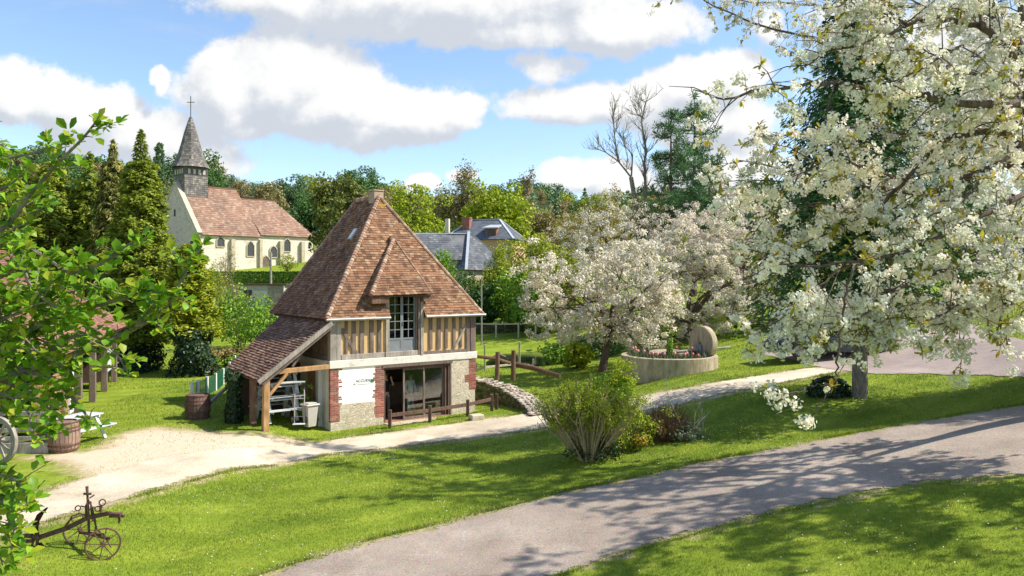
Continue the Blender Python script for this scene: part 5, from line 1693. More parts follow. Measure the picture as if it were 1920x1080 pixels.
prof = [(2.75, 15.25), (2.25, 16.0), (1.75, 17.2), (1.35, 18.6), (.9, 20.4), (.45, 21.9), (.08, 23.0)]
m_ = MB(); rgt = random.Random(9)
V8 = lambda r, z, k: Vector((tc.x + r * math.cos(R(22.5 + 45 * k)), tc.y + r * math.sin(R(22.5 + 45 * k)), z))
zz = np.arange(15.25, 22.9, .27); rr_ = np.interp(zz, [p[1] for p in prof], [p[0] for p in prof])
for k in range(8):
    for j in range(len(zz) - 1):
        A_, B_, C_, D2 = V8(rr_[j] + .05, zz[j], k), V8(rr_[j] + .05, zz[j], k + 1), V8(rr_[j + 1] + .005, zz[j + 1] + .03, k + 1), V8(rr_[j + 1] + .005, zz[j + 1] + .03, k)
        n_ = max(1, int((B_ - A_).length / .3))
        for i in range(n_):
            f0, f1 = i / n_, (i + .96) / n_; m_.add([A_.lerp(B_, f0), A_.lerp(B_, f1), D2.lerp(C_, f1), D2.lerp(C_, f0)], [(0, 1, 2, 3)])
raw(m_, 'spire', m_sh, church)
b = MB(); b.tube([(tc.x, tc.y, 22.8), (tc.x, tc.y, 25.9)], .055, 6); M = Matrix.Rotation(R(-48), 3, 'Z'); b.box((tc.x, tc.y, 25.0), (1.1, .07, .09), M); b.build('cross', MAT['darkiron'], church)

# church green: hedge, pole, small trees, shed
hd = []
rg = np.random.default_rng(31)
ht = thing('clipped_hedge', 'long clipped green hedge along the church lawn above the grey shed', 'hedge', GP(505, 92), R(12))
n = 9000; x = rg.uniform(-8.5, 8.5, n); s_ = rg.integers(0, 3, n); y = np.where(s_ == 0, rg.uniform(-.5, .5, n), np.where(s_ == 1, -.5, .5)) + rg.normal(0, .06, n); z = np.where(s_ == 0, 1.3, rg.uniform(0, 1.3, n)) + rg.normal(0, .06, n)
N = np.c_[rg.normal(0, .4, n), np.where(s_ == 1, -1, np.where(s_ == 2, 1, 0)), np.where(s_ == 0, 1, .3)] + rg.normal(0, .4, (n, 3))
quads_obj('foliage', leaf_quads(rg, np.c_[x, y, z], N, .2, .15), MAT['midgreen'], ht)
b = MB()
for k in range(12): b.tube([(-8.2 + k * 1.5, 0, -.4), (-8.2 + k * 1.5, 0, 1.1)], .05, 5)
b.build('stems', MAT['bark_brown'], ht)
pt = GP(508, 80); b = MB(); b.tube([(0, 0, -.3), (0, 0, 4.6)], [.13, .10], 8); b.beam((-.0, -.03, 4.3), (.0, .5, 4.35), .06, .06); o = b.build('utility_pole', MAT['greybeam'], None, loc=pt); tag(o, 'grey wooden utility pole standing in front of the church wall', 'pole')
broadleaf('young_tree', 'small round pale green young tree on the lawn in front of the church', 'tree', GP(538, 98), 2.9, 1.35, MAT['yellowgreen'], MAT['bark_brown'], 41, .16, 40, 30, .35, .06)
sd_ = GP(468, 72); sd_.z = 2.0
sh = thing('plank_shed', 'low grey weathered plank shed with flat dark roof and plank door below the church', 'shed', sd_, R(6))
b = MB(); b.bb(-3.2, 3.1, 0, 2.4, -.4, 2.55); b.build('wall', plaster('grey_board_wall', (.40, .385, .36), (.2, .19, .17), .9, 2.5), sh)
b = MB()
for k in range(16): b.bb(1.72, 3.12, -.035, .0, -.4 + k * .185, -.4 + k * .185 + .165)
b.build('weatherboard', MAT['greybeam'], sh)
b = MB()
for k in range(8): b.bb(.35 + k * .165, .35 + k * .165 + .15, -.05, -.002, -.3, 2.05)
b.build('door', flat('pale_door', (.52, .50, .47), .8, .2, .2, 8), sh)
b = MB(); b.bb(-.5, .2, -.03, .0, 1.45, 2.1); o = b.build('window', MAT['dark'], sh); b = MB(); b.bb(-.17, -.12, -.05, -.031, 1.45, 2.1); b.bb(-.56, -.5, -.05, 0, 1.4, 2.15); b.build('frame', MAT['greybeam'], o)
b = MB(); b.bb(-3.4, 3.4, -.25, 2.6, 2.56, 2.68); b.build('roof', MAT['dark'], sh)
b = MB(); b.bb(3.12, 3.22, -.06, .1, -.4, 2.55); b.build('corner_board', MAT['whitepaint'], sh)


# ================================================================== SLATE HOUSES
def hip_house(t, cx, cy, w, d, zw, zr, ridge, wallm, roofm, over=.35, sub=.3):
    """walls w x d round (cx, cy) in the thing's frame, hipped roof with a ridge of given length along x"""
    b = MB(); b.bb(cx - w / 2, cx + w / 2, cy - d / 2, cy + d / 2, -3, zw); b.build('wall', wallm, t)
    A_, B_, C_, D2 = [Vector((cx + sx * (w / 2 + over), cy + sy * (d / 2 + over), zw - .05)) for sx, sy in ((-1, -1), (1, -1), (1, 1), (-1, 1))]
    r0, r1 = Vector((cx - ridge / 2, cy, zr)), Vector((cx + ridge / 2, cy, zr))
    m_ = MB()
    fs = [[A_, B_, r1, r0], [B_, C_, r1], [C_, D2, r0, r1], [D2, A_, r0]]
    if ridge < .1: fs = [[A_, B_, r0], [B_, C_, r0], [C_, D2, r0], [D2, A_, r0]]
    for i, f in enumerate(fs):
        tile_face(m_, f, sub, sub * 1.1, i + 3, lift=.025, jit=.004)
        q_ = [p - Vector((0, 0, .03)) for p in f]; m_.add(q_, [tuple(range(len(q_)))])
    ro = raw(m_, 'roof', roofm, t)
    b = MB()
    for p_, r_ in ((A_, r0), (B_, r1), (C_, r1), (D2, r0)): b.beam(p_ + Vector((0, 0, .03)), r_ + Vector((0, 0, .05)), .24, .07)
    if ridge >= .1: b.beam(r0 + Vector((0, 0, .05)), r1 + Vector((0, 0, .05)), .24, .07)
    b.build('hip_flashing', MAT['zinc'], ro)
    return ro


def zat(py, Y): return CAMZ - (py - HPX) / FPX * Y


YA = 68
pa = at(874, 506, YA); ap_ = at(875, 434, YA + 4.2)
hA = thing('slate_house', 'grey slate roofed house with pale hip flashing directly behind the pavilion roof', 'house', (pa.x, pa.y, 0), R(45))
zw = pa.z; zr = ap_.z
hip_house(hA, 3.0, 3.0, 5.4, 5.4, zw + .05, zr, 0.0, MAT['stone'], MAT['slate'], .3, .26)
m_ = MB()
f = [(-3.6, 3.2, zw + .9), (1.0, 1.2, zw + .9), (3.0, 3.0, zr - .25), (-2.2, 5.4, zr - .35)]
f = [Vector(p) for p in f]
tile_face(m_, f, .26, .28, 4); m_.add([p - Vector((0, 0, .03)) for p in f], [(0, 1, 2, 3)])
g2 = [Vector((-2.2, 5.4, zr - .35)), Vector((3.0, 3.0, zr - .25)), Vector((3.0, 7, zw + .9)), Vector((-1.0, 8.2, zw + .9))]; m_.add(g2, [(0, 1, 2, 3)])
wg = raw(m_, 'wing_roof', MAT['slate'], hA)
b = MB(); b.beam(f[3] + Vector((0, 0, .04)), f[2] + Vector((0, 0, .04)), .22, .07); b.beam(f[1] + Vector((0, 0, .05)), f[2] + Vector((0, 0, .06)), .2, .07); b.build('ridge_flashing', MAT['zinc'], wg)
b = MB(); b.prism([(-3.3, 3.5, 0), (.9, 1.5, 0), (.9, 5, 0), (-1.2, 6.5, 0)], (0, 0, zw + .85)); b.build('wing_wall', MAT['stone'], hA)

YB = 88
pB = at(893, 448, YB)
hB = thing('manor_house', 'pale brick house with blue slate roof, dormer and brick chimney behind the grey slate house', 'house', (pB.x, pB.y, 0), R(-14))
zwB = pB.z; zrB = zat(413, YB + 4)
wB = (961 - 828) / FPX * YB
hip_house(hB, .15, 3.6, wB * .98, 7.0, zwB, zrB, 3.4, MAT['pinkbrick'], MAT['slate_clean'], .35, .3)
for px in (940,):
    xw = (px - 893) / FPX * YB / math.cos(R(14)); b = MB(); b.bb(xw - .42, xw + .42, -.06, .12, zwB - 2.3, zwB - .95); o = b.build('window', MAT['darkglass'], hB)
    b = MB(); b.bb(xw - .52, xw - .42, -.09, .1, zwB - 2.4, zwB - .85); b.bb(xw + .42, xw + .72, -.09, .1, zwB - 2.4, zwB - .85); b.bb(xw - .42, xw + .42, -.09, .1, zwB - .95, zwB - .8); b.bb(xw - .03, xw + .03, -.08, -.061, zwB - 2.3, zwB - .95); b.build('frame', MAT['whitepaint'], o)
xd = (920 - 893) / FPX * YB
b = MB(); b.bb(xd - .65, xd + .65, .35, 2.4, zwB + .25, zwB + 1.25); dm = b.build('dormer', MAT['chimney'], hB)
b = MB(); b.bb(xd - .4, xd + .4, .30, .349, zwB + .35, zwB + 1.1); b.build('window', MAT['darkglass'], dm)
b = MB(); b.prism([(xd - .95, .0, zwB + 1.22), (xd + .95, .0, zwB + 1.22), (xd + .7, 3.0, zwB + 1.75), (xd - .7, 3.0, zwB + 1.75)], (0, 0, .12)); b.build('dormer_roof', MAT['zinc'], dm)
xc = (864 - 893) / FPX * YB
b = MB(); b.bb(xc - .45, xc + .45, 1.6, 2.5, zwB, zrB + .05); b.bb(xc - .52, xc + .52, 1.53, 2.57, zrB + .05, zrB + .22); b.build('chimney', MAT['chimney'], hB)
xc = (825 - 893) / FPX * YB
b = MB(); b.bb(xc - .22, xc + .22, 1.8, 2.3, zwB - .2, zrB + .1); b.build('chimney', flat('cream_chimney', (.60, .56, .46), .8), hB)
b = MB(); b.tube([(0, 0, -.3), (0, 0, 4.8)], [.07, .05], 6); o = b.build('slender_pole', MAT['greybeam'], None, loc=GP(903, 54)); tag(o, 'slender grey pole rising between the pavilion roof corner and the shrubs', 'pole')

# ================================================================== BARN ON THE LEFT
bz = G(72, 846); b2 = G(214, 716)
dv_ = (b2 - bz); Lb = math.hypot(dv_.x, dv_.y); ab = math.atan2(dv_.y, dv_.x)
barn = thing('open_barn', 'open timber barn with brick red tiled roof behind the spring leaves on the left', 'barn', (bz.x, bz.y, float(g(bz.x, bz.y))), ab)
# local x runs back along the open side, local y goes left behind it
EH, RH, DB = 2.75, 6.1, 4.2
m_ = MB(); tile_face(m_, [(-1.0, -.5, EH - .15), (Lb + .5, -.5, EH - .15), (Lb + .5, DB, RH), (-1.0, DB, RH)], .13, .19, 7, lift=.035)
tile_face(m_, [(Lb + .5, 2 * DB + .5, EH - .15), (-1.0, 2 * DB + .5, EH - .15), (-1.0, DB, RH), (Lb + .5, DB, RH)], .2, .3, 8)
raw(m_, 'roof', tilemat('brick_red_tile', [(.22, .105, .08), (.28, .14, .105), (.19, .09, .07), (.33, .19, .14)], lamt=.4), barn)
b = MB(); b.prism([(-1.0, -.45, EH - .2), (Lb + .5, -.45, EH - .2), (Lb + .5, DB, RH - .05), (-1.0, DB, RH - .05)], (0, .02, -.06)); b.build('roof_deck', MAT['brownwood'], barn)
nP = 6
for k in range(nP):
    x = k * Lb / (nP - 1)
    b = MB(); b.bb(x - .12, x + .12, -.12, .12, -.4, EH); b.build('post', MAT['newbeam'] if k == 0 else MAT['oldbeam'], barn, bevel=.015)
    b = MB(); b.beam((x, .1, EH - .8), (x + .7, .1, EH - .1), .1, .12, (0, 1, 0)); b.build('brace', MAT['oldbeam'], barn)
b = MB(); b.bb(-.3, Lb + .2, -.09, .09, EH - .12, EH + .08); b.build('wall_plate', MAT['oldbeam'], barn)
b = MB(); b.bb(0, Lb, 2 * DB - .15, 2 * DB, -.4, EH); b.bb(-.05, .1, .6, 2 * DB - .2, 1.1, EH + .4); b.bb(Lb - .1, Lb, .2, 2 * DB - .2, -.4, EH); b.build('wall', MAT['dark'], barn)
b = MB(); b.bb(1.6, 2.6, -.06, .04, .3, 1.9); b.bb(2.7, 4.2, -.03, .03, .2, 2.0); b.build('plank_panel', MAT['newbeam'], barn)
b = MB(); b.bb(4.4, 5.1, -.05, .03, .3, 1.9); b.build('white_panel', MAT['whitepaint'], barn)
b = MB(); b.bb(Lb - 2.6, Lb - 1.2, -.04, .03, .7, 1.9); b.build('grey_panel', MAT['benchpaint'], barn)
# hurdle gate across the front bay
hg = G(38, 852)
ga = thing('hurdle_gate', 'low grey plank hurdle gate of horizontal rails between the barn post and the cart wheel', 'gate', (hg.x, hg.y + .1, float(g(hg.x, hg.y))), R(6))
for k, z in enumerate((.42, .66, .90, 1.12)):
    b = MB(); b.bb(-.95, .62, -.03, .03, z - .06, z + .06); b.build('rail', MAT['greybeam'], ga, bevel=.01)
b = MB(); b.bb(-.95, .7, -.05, .12, -.1, .30); b.build('kickboard', MAT['greybeam'], ga, bevel=.01)
for x in (-.95, .62):
    b = MB(); b.bb(x - .05, x + .05, .031, .10, -.1, 1.3); b.build('stile', MAT['greybeam'], ga)
wh = at(-6, 838, 20.0); wh.z = float(g(wh.x, wh.y))
cw = thing('cart_wheel', 'big grey wooden cart wheel leaning at the left edge beside the hurdle gate', 'wheel', wh, R(-14))
b = MB(); M = Matrix.Rotation(R(90), 3, 'X')
w = MB(); w.lathe([(.52, -.05), (.64, -.05), (.64, .05), (.52, .05)], 36, close=True); w.v = [tuple(M @ Vector(p) + Vector((0, 0, .64))) for p in w.v]; w.build('rim', MAT['greybeam'], cw, smooth=True)
w = MB(); w.lathe([(.01, -.16), (.10, -.16), (.14, 0), (.10, .16), (.01, .16)], 16); w.v = [tuple(M @ Vector(p) + Vector((0, 0, .64))) for p in w.v]; w.build('hub', MAT['greybeam'], cw, smooth=True)
for k in range(12):
    a = k * math.pi / 6; b = MB(); b.beam((.1 * math.cos(a), 0, .64 + .1 * math.sin(a)), (.54 * math.cos(a), 0, .64 + .54 * math.sin(a)), .045, .05, (0, 1, 0)); b.build('spoke', MAT['greybeam'], cw)


# ================================================================== TREES AND SHRUBS
def tp(px, Y): return GP(px, Y)


def hgt(px, pytop, Y):
    p = GP(px, Y); return CAMZ - (pytop - HPX) / FPX * Y - p.z


# conifers on the left
def con_t(px, top, Y, rpx, *a, **k):
    return conifer(a[0], a[1], 'tree', tp(px, Y), hgt(px, top, Y), rpx / FPX * Y, *a[2:], **k)


con_t(264, 245, 41, 92, 'cypress_tree', 'tallest dark green cypress with a thin ragged top left of the church', MAT['thuja'], MAT['bark_brown'], 51, z0=.10, n_br=300, per=150, leaf=(.26, .10), droop=.3, power=.62, bare_top=.16, rise=.25)
con_t(356, 462, 39.5, 62, 'cypress_tree', 'shorter golden green cypress with a dark ivy covered trunk beside the lawn gap', MAT['thuja_y'], MAT['bark_brown'], 52, z0=.22, n_br=190, per=130, leaf=(.22, .09), droop=.1, power=.42, rise=.35)
con_t(212, 262, 46, 70, 'cypress_tree', 'drooping bronze cypress standing left of the tallest cypress', MAT['thuja_b'], MAT['bark_brown'], 53, z0=.06, n_br=200, per=120, leaf=(.36, .11), droop=.9, power=.6, bare_top=.1, rise=.1)
con_t(168, 285, 48, 75, 'cypress_tree', 'wispy topped olive cypress between the broad cypress and the drooping one', MAT['thuja'], MAT['bark_brown'], 54, z0=.06, n_br=170, per=85, leaf=(.4, .13), droop=.5, power=.6, bare_top=.15)
con_t(95, 305, 47, 95, 'cypress_tree', 'broad yellow green cypress behind the barn roof on the left', MAT['thuja'], MAT['bark_brown'], 55, z0=.05, n_br=220, per=130, leaf=(.30, .11), droop=.3, power=.5, rise=.25)
con_t(20, 330, 45, 95, 'cypress_tree', 'golden cypress at the far left edge behind the barn', MAT['thuja_y'], MAT['bark_brown'], 56, z0=.05, n_br=170, per=80, leaf=(.4, .14), droop=.3, power=.5, rise=.25)
# ivy round the golden cypress trunk
iv = thing('ivy_thicket', 'dark glossy ivy thicket wrapping the trunk of the shorter golden cypress', 'ivy', tp(362, 38.6))
rg = np.random.default_rng(61); n = 3200
a = rg.uniform(0, 6.283, n); z = rg.uniform(0, 2.3, n); rr_ = (.95 + .25 * np.sin(z * 3 + a * 2)) * (1 - .12 * z) + rg.normal(0, .12, n)
quads_obj('foliage', leaf_quads(rg, np.c_[rr_ * np.cos(a), rr_ * np.sin(a), z], np.c_[np.cos(a), np.sin(a), .4 + 0 * a] + rg.normal(0, .4, (n, 3)), .17, .14), MAT['ivy'], iv)
b = MB(); b.tube([(0, 0, -.2), (0, 0, 2.2)], .25, 8); b.build('stem', MAT['bark_brown'], iv)
iv2 = dup(iv, tp(266, 40.2), 1.0, .95, 'dark ivy thicket round the foot of the tallest cypress')

# bushes between the cypress and the pavilion, below the shed
for k, (px, Y, top, r, mat, lab) in enumerate([(452, 50, 548, 1.9, 'midgreen', 'bright green bush right of the golden cypress below the shed'), (505, 47, 556, 1.7, 'midgreen', 'green bush touching the left corner of the pavilion roof'), (425, 57, 560, 1.8, 'yellowgreen', 'pale leafy bush at the left end of the grey shed'),
                                               (478, 58, 575, 2.0, 'darkgreen', 'darker bush in front of the shed door'), (418, 45, 655, 1.2, 'brownbud', 'straggly reddish bush at the end of the netting fence'), (448, 42, 668, 1.1, 'midgreen', 'low green bush behind the lean-to roof edge')]):
    shrub('bush', lab, 'bush', tp(px, Y), hgt(px, top, Y), r, MAT[mat], MAT['bark_brown'], 70 + k, 14, 46, 46, .20, .05, .34)
bare_tree('bare_tree', 'leafless spreading small tree in front of the church wall left of the pole', 'tree', tp(442, 66), hgt(442, 470, 66), .5, MAT['bark_grey'], 80, 4, 3, .8, MAT['brownbud'], .14, 3, trunk_r=.11, start=.3)
bare_tree('bare_tree', 'thin leafless tree with pale buds at the left end of the shed', 'tree', tp(410, 60), hgt(410, 500, 60), .5, MAT['bark_grey'], 81, 4, 3, .8, MAT['yellowgreen'], .14, 4, trunk_r=.09, start=.3)

# trees round the slate houses
broadleaf('yew_tree', 'broad dark olive evergreen between the church and the pavilion roof', 'tree', tp(640, 92), hgt(640, 333, 92), 52 / FPX * 92, MAT['yew'], MAT['bark_brown'], 90, .42, 110, 70, .08, .3, cl=.30, shape=.2)
broadleaf('lime_tree', 'light yellow green round tree right of the pavilion chimney', 'tree', tp(768, 96), hgt(768, 342, 96), 55 / FPX * 96, MAT['lime'], MAT['bark_brown'], 91, .38, 100, 60, .15, .25, cl=.28)
broadleaf('lime_tree', 'brightest yellow green dome shaped tree above the blue slate roof', 'tree', tp(928, 104), hgt(928, 356, 104), 66 / FPX * 104, MAT['lime'], MAT['bark_brown'], 92, .5, 120, 70, .12, .3, cl=.30, squash=.9)
bare_tree('budding_tree', 'brown budding tree rising behind the brick chimney', 'tree', tp(858, 115), hgt(858, 330, 115), 1.4, MAT['bark_grey'], 93, 4, 4, .7, MAT['brownbud'], .34, 9, trunk_r=.3, start=.3)
bare_tree('budding_tree', 'second brown budding tree right of the dome shaped tree', 'tree', tp(1012, 112), hgt(1012, 385, 112), 1.3, MAT['bark_grey'], 94, 4, 4, .7, MAT['brownbud'], .34, 9, trunk_r=.26, start=.3)
shrub('bush', 'dark green bush at the right slope of the pavilion roof', 'bush', tp(826, 60), hgt(826, 462, 60), 1.5, MAT['midgreen'], MAT['bark_brown'], 95, 12, 50, 46, .20, .1, .34)
shrub('bush', 'olive bush in front of the slate house corner', 'bush', tp(862, 62), hgt(862, 500, 62), 1.6, MAT['darkgreen'], MAT['bark_brown'], 96, 12, 46, 46, .20, .05, .34)
bare_tree('willow', 'drooping pale green willow below the blue slate house', 'tree', tp(938, 63), hgt(938, 462, 63), .55, MAT['bark_grey'], 97, 4, 4, .75, MAT['yellowgreen'], .17, 16, trunk_r=.14, start=.2, up=.05)
for k, (px, Y, top, rpx, mat, lab) in enumerate([(1000, 74, 432, 62, 'yellowgreen', 'large yellow green shrub mass right of the blue slate house'), (1052, 70, 470, 55, 'yellowgreen', 'yellow green tree between the willow and the front apple tree'), (975, 62, 510, 48, 'midgreen', 'mid green bush behind the pond fence'),
                                                 (905, 63, 535, 40, 'darkgreen', 'dark bush at the foot of the willow'), (1090, 84, 398, 58, 'orange', 'orange brown budding tree behind the apple blossom'), (1150, 88, 372, 52, 'orange', 'taller orange budding tree left of the bare tree'), (1030, 86, 440, 40, 'brownbud', 'grey brown thicket behind the yellow green shrub'),
                                                 (1010, 58, 545, 38, 'midgreen', 'green bush beneath the left end of the apple blossom')]):
    broadleaf('broadleaf_tree', lab, 'tree', tp(px, Y), hgt(px, top, Y), rpx / FPX * Y, MAT[mat], MAT['bark_brown'], 100 + k, .26, 90, 60, .04, .15, cl=.30, shape=.2)
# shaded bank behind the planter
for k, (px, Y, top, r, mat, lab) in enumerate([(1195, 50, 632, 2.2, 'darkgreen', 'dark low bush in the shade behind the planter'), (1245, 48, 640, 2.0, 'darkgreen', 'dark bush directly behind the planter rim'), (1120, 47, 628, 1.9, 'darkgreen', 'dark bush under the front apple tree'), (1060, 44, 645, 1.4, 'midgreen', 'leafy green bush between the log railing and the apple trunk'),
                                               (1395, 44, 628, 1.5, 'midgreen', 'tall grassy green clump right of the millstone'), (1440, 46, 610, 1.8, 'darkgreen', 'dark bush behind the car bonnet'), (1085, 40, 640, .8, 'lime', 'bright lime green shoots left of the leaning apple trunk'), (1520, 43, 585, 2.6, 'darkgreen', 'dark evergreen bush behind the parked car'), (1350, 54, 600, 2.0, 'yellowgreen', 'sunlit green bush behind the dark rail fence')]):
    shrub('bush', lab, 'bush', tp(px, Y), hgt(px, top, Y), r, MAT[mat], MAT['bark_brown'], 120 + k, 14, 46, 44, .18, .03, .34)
rg = np.random.default_rng(140)


# apple trees in blossom
def apple(label, loc, h, crx, cry, zc, hz, mat, seed, lean, n=9000, tr=.20, leafn=1200, dia=.115, nb=11):
    rg = np.random.default_rng(seed); rr = random.Random(seed)
    t = thing('apple_tree', label, 'tree', loc, 0, 'apple trees in blossom')
    mb = MB()
    fork = Vector((lean[0], lean[1], zc - hz * .75))
    mb.tube([(0, 0, -.3), Vector((0, 0, 0)).lerp(fork, .5) + Vector((.06, 0, 0)), fork], [tr * 1.25, tr, tr * .85], 9)
    C = []
    for k in range(nb):
        a = 6.283 * k / nb + rr.uniform(-.25, .25); e = rr.uniform(.35, .75)
        tip = fork + Vector((math.cos(a) * crx * rr.uniform(.6, .95), math.sin(a) * cry * rr.uniform(.6, .95), hz * rr.uniform(-.1, 1.5)))
        mid = fork.lerp(tip, .5) + Vector((rr.gauss(0, .2), rr.gauss(0, .2), .25 * hz))
        mb.tube([fork, fork.lerp(mid, .5) + Vector((0, 0, .12 * hz)), mid, tip], [tr * .55, tr * .4, tr * .25, .02], 5, cap=False)
        for j in range(9):
            f = rr.uniform(.25, 1); base = fork.lerp(mid, min(1, f * 2)) if f < .5 else mid.lerp(tip, f * 2 - 1)
            q_ = base + Vector((rr.gauss(0, crx * .22), rr.gauss(0, cry * .22), rr.gauss(-.05, hz * .32)))
            mb.tube([base, base.lerp(q_, .5) + Vector((0, 0, .08)), q_], [.035, .022, .008], 3, cap=False)
    mb.build('trunk', MAT['bark_brown'], t, smooth=True)
    K = 480
    d = nrm(rg.normal(size=(K, 3))); q_ = rg.uniform(.3, 1, K) ** .5 * (1 + .16 * np.sin(d[:, 0] * 6 + seed) + rg.normal(0, .08, K))
    C = np.c_[d[:, 0] * q_ * crx + lean[0], d[:, 1] * q_ * cry + lean[1], zc + d[:, 2] * q_ * hz]
    per = n // K
    V = clumps(rg, C, rg.uniform(.18, .46, K), per, dia, dia * .95, .75, .5, .2)
    quads_obj('blossom', V, mat, t)
    V = clumps(rg, C[:150], rg.uniform(.3, .6, 150), leafn // 150, dia * 1.1, dia * .6, .8, .3, .2)
    quads_obj('leaves', V, MAT['yellowgreen'], t)
    return t


pA = G(1127, 697)
sA = pA.y / FPX
apple('leaning apple tree in full white blossom standing left of the planter', pA, 0, 176 * sA, 3.0, hgt(1130, 556, pA.y), 100 * sA, MAT['apple'], 150, (.35, .2), 26000, .19, 2600)
pB_ = GP(1288, 46)
sB = 46 / FPX
apple('middle apple tree in white blossom behind the planter', pB_, 0, 200 * sB, 3.6, hgt(1285, 520, 46), 118 * sB, MAT['apple'], 151, (0, 0), 46000, .26, 3600)
pC_ = GP(1375, 52)
sC = 52 / FPX
apple('rearmost apple tree with pinkish white blossom below the pines', pC_, 0, 175 * sC, 4.0, hgt(1370, 470, 52), 104 * sC, MAT['apple_pink'], 152, (0, 0), 40000, .26, 800)
pD_ = GP(1150, 58)
sD = 58 / FPX
apple('thin upper apple tree with sparse cream blossom left of the bare trunk', pD_, 0, 110 * sD, 3.4, hgt(1150, 440, 58), 80 * sD, MAT['apple'], 153, (0, 0), 13000, .16, 2600)

# tall bare tree and pines
tb0 = tp(1212, 60)
t = thing('bare_tree', 'tall forked leafless tree beside the pines above the apple blossom', 'tree', tb0)
mbt = MB(); rr = random.Random(172); bud = []


def blimb(P, ra, rb, depth=0):
    P = [Vector(p) for p in P]
    n_ = len(P)
    mbt.tube(P, [ra + (rb - ra) * i / (n_ - 1) for i in range(n_)], 7 if depth == 0 else 4, cap=False)
    bud.append(P[-1])
    if depth > 2: return
    for i in range(1, n_):
        for k in range((4, 4, 3)[depth]):
            f = rr.random(); b0 = P[i - 1].lerp(P[i], f); d_ = (P[i] - P[i - 1]); L_ = (1.9, 1.2, .75)[depth] * rr.uniform(.6, 1.3)
            dd = (d_.normalized() * .8 + Vector((rr.gauss(0, .6), rr.gauss(0, .6), rr.gauss(.25, .35)))).normalized()
            m1 = b0 + dd * L_ * .5 + Vector((0, 0, .06)); e = b0 + dd * L_ + Vector((0, 0, .22 * L_))
            r0 = max(.018, (ra + (rb - ra) * (i - 1 + f) / (n_ - 1)) * .42)
            blimb([b0, m1, e], r0, max(.008, r0 * .35), depth + 1)


def bq(px, py, Y=60): return at(px, py, Y) - tb0


for P, ra, rb, dp in (([(0, 0, -.3), bq(1207, 520), bq(1200, 450), bq(1195, 399), bq(1183, 332)], .34, .17, 3), ([bq(1183, 332), bq(1159, 302), bq(1135, 285, 60.8), bq(1116, 278, 61.2)], .075, .03, 1), ([bq(1159, 302), bq(1152, 254, 59.6), bq(1150, 218, 59.4), bq(1155, 194, 59.2)], .06, .025, 1),
                      ([bq(1184, 330), bq(1186, 290, 60.5), bq(1171, 273, 61), bq(1163, 250, 61)], .065, .03, 1), ([(.3, .2, -.3), bq(1211, 440, 60.3), bq(1210, 387), bq(1210, 338), bq(1208, 305), bq(1212, 285), bq(1207, 254), bq(1203, 230), bq(1208, 201), bq(1212, 187)], .16, .03, 1), ([bq(1207, 222), bq(1195, 214, 60.4), bq(1190, 197, 60.6)], .06, .02, 1)):
    blimb(P, ra, rb, dp)
mbt.build('trunk', MAT['bark_grey'], t, smooth=True)
quads_obj('buds', clumps(np.random.default_rng(3), np.array([tuple(b_) for b_ in bud[::3]]), .12, 2, .10, .07), MAT['yellowgreen'], t)


def pine(label, px, Y, top, r, seed, z0=.35, n=46, lean=(0, 0)):
    rg = np.random.default_rng(seed)
    h = hgt(px, top, Y); t = thing('pine_tree', label, 'tree', tp(px, Y), 0, 'pines behind the apple trees')
    mb = MB(); mb.tube([(0, 0, -.3), (lean[0] * .5, 0, h * .5), (lean[0], 0, h)], [.24, .17, .02], 8)
    C = []
    for k in range(n):
        f = rg.uniform(0, 1) ** .9; z = h * (z0 + (1 - z0) * f)
        prof = r * (1 - f) ** .55 * rg.uniform(.45, 1.15) + .2
        a = k * 2.4 + rg.normal(0, .3)
        base = np.array([lean[0] * z / h, 0, z]); tip = base + np.array([np.cos(a) * prof, np.sin(a) * prof, .12 * prof])
        mb.tube([base, (base + tip) / 2 - np.array([0, 0, .06 * prof]), tip], [.05 * (1 - f) + .02, .03, .012], 4, cap=False)
        for s in np.linspace(.35, 1, max(2, int(prof / .42))): C.append(base + (tip - base) * s + rg.normal(0, .16, 3))
    mb.build('trunk', MAT['bark_brown'], t, smooth=True)
    C = np.array(C); K = len(C); per = 44
    idx = np.repeat(np.arange(K), per)
    d = nrm(rg.normal(size=(K * per, 3)) + np.array([0, 0, .45]))
    P = C[idx] + d * rg.uniform(.12, .48, (K * per, 1))
    quads_obj('crown', leaf_quads(rg, P, rg.normal(size=d.shape), .40, .065, 0, d), MAT['bluegreen'], t)


pine('shorter blue green pine with a rounded top beside the bare tree', 1258, 60, 212, 3.0, 180, .30, 62)
pine('taller open topped blue green pine right of the rounded pine', 1302, 66, 178, 3.1, 181, .30, 62)
pine('low spreading pine behind the rearmost apple tree', 1330, 60, 305, 3.2, 182, .2, 46)
pine('small pine showing between the apple blossom and the cherry branches', 1400, 58, 330, 2.6, 183, .2, 34)

# big spruce with the bare trunk on the lawn
sp_ = G(1612, 744)
spr = conifer('spruce_tree', 'big dark spruce with a thick bare grey trunk on the lawn behind the cherry branches', 'tree', sp_, 13.4, 3.9, MAT['spruce'], MAT['bark_grey'], 190, z0=.21, n_br=240, per=190, leaf=(.24, .07), fill=.08, droop=.55, power=.55, rise=.12, trunk_r=.19)
iv3 = thing('ivy_mound', 'low dark rounded ivy mound at the foot of the spruce trunk', 'ivy', G(1555, 742))
n = 1600; d = nrm(rg.normal(size=(n, 3))); d[:, 2] = np.abs(d[:, 2])
quads_obj('foliage', leaf_quads(rg, d * np.array([.72, .5, .62]) * rg.uniform(.8, 1.05, (n, 1)), d + rg.normal(0, .4, (n, 3)), .10, .09), MAT['ivy'], iv3)
b = MB(); b.tube([(0, 0, -.1), (0, 0, .4)], .08, 6); b.build('stem', MAT['bark_brown'], iv3)
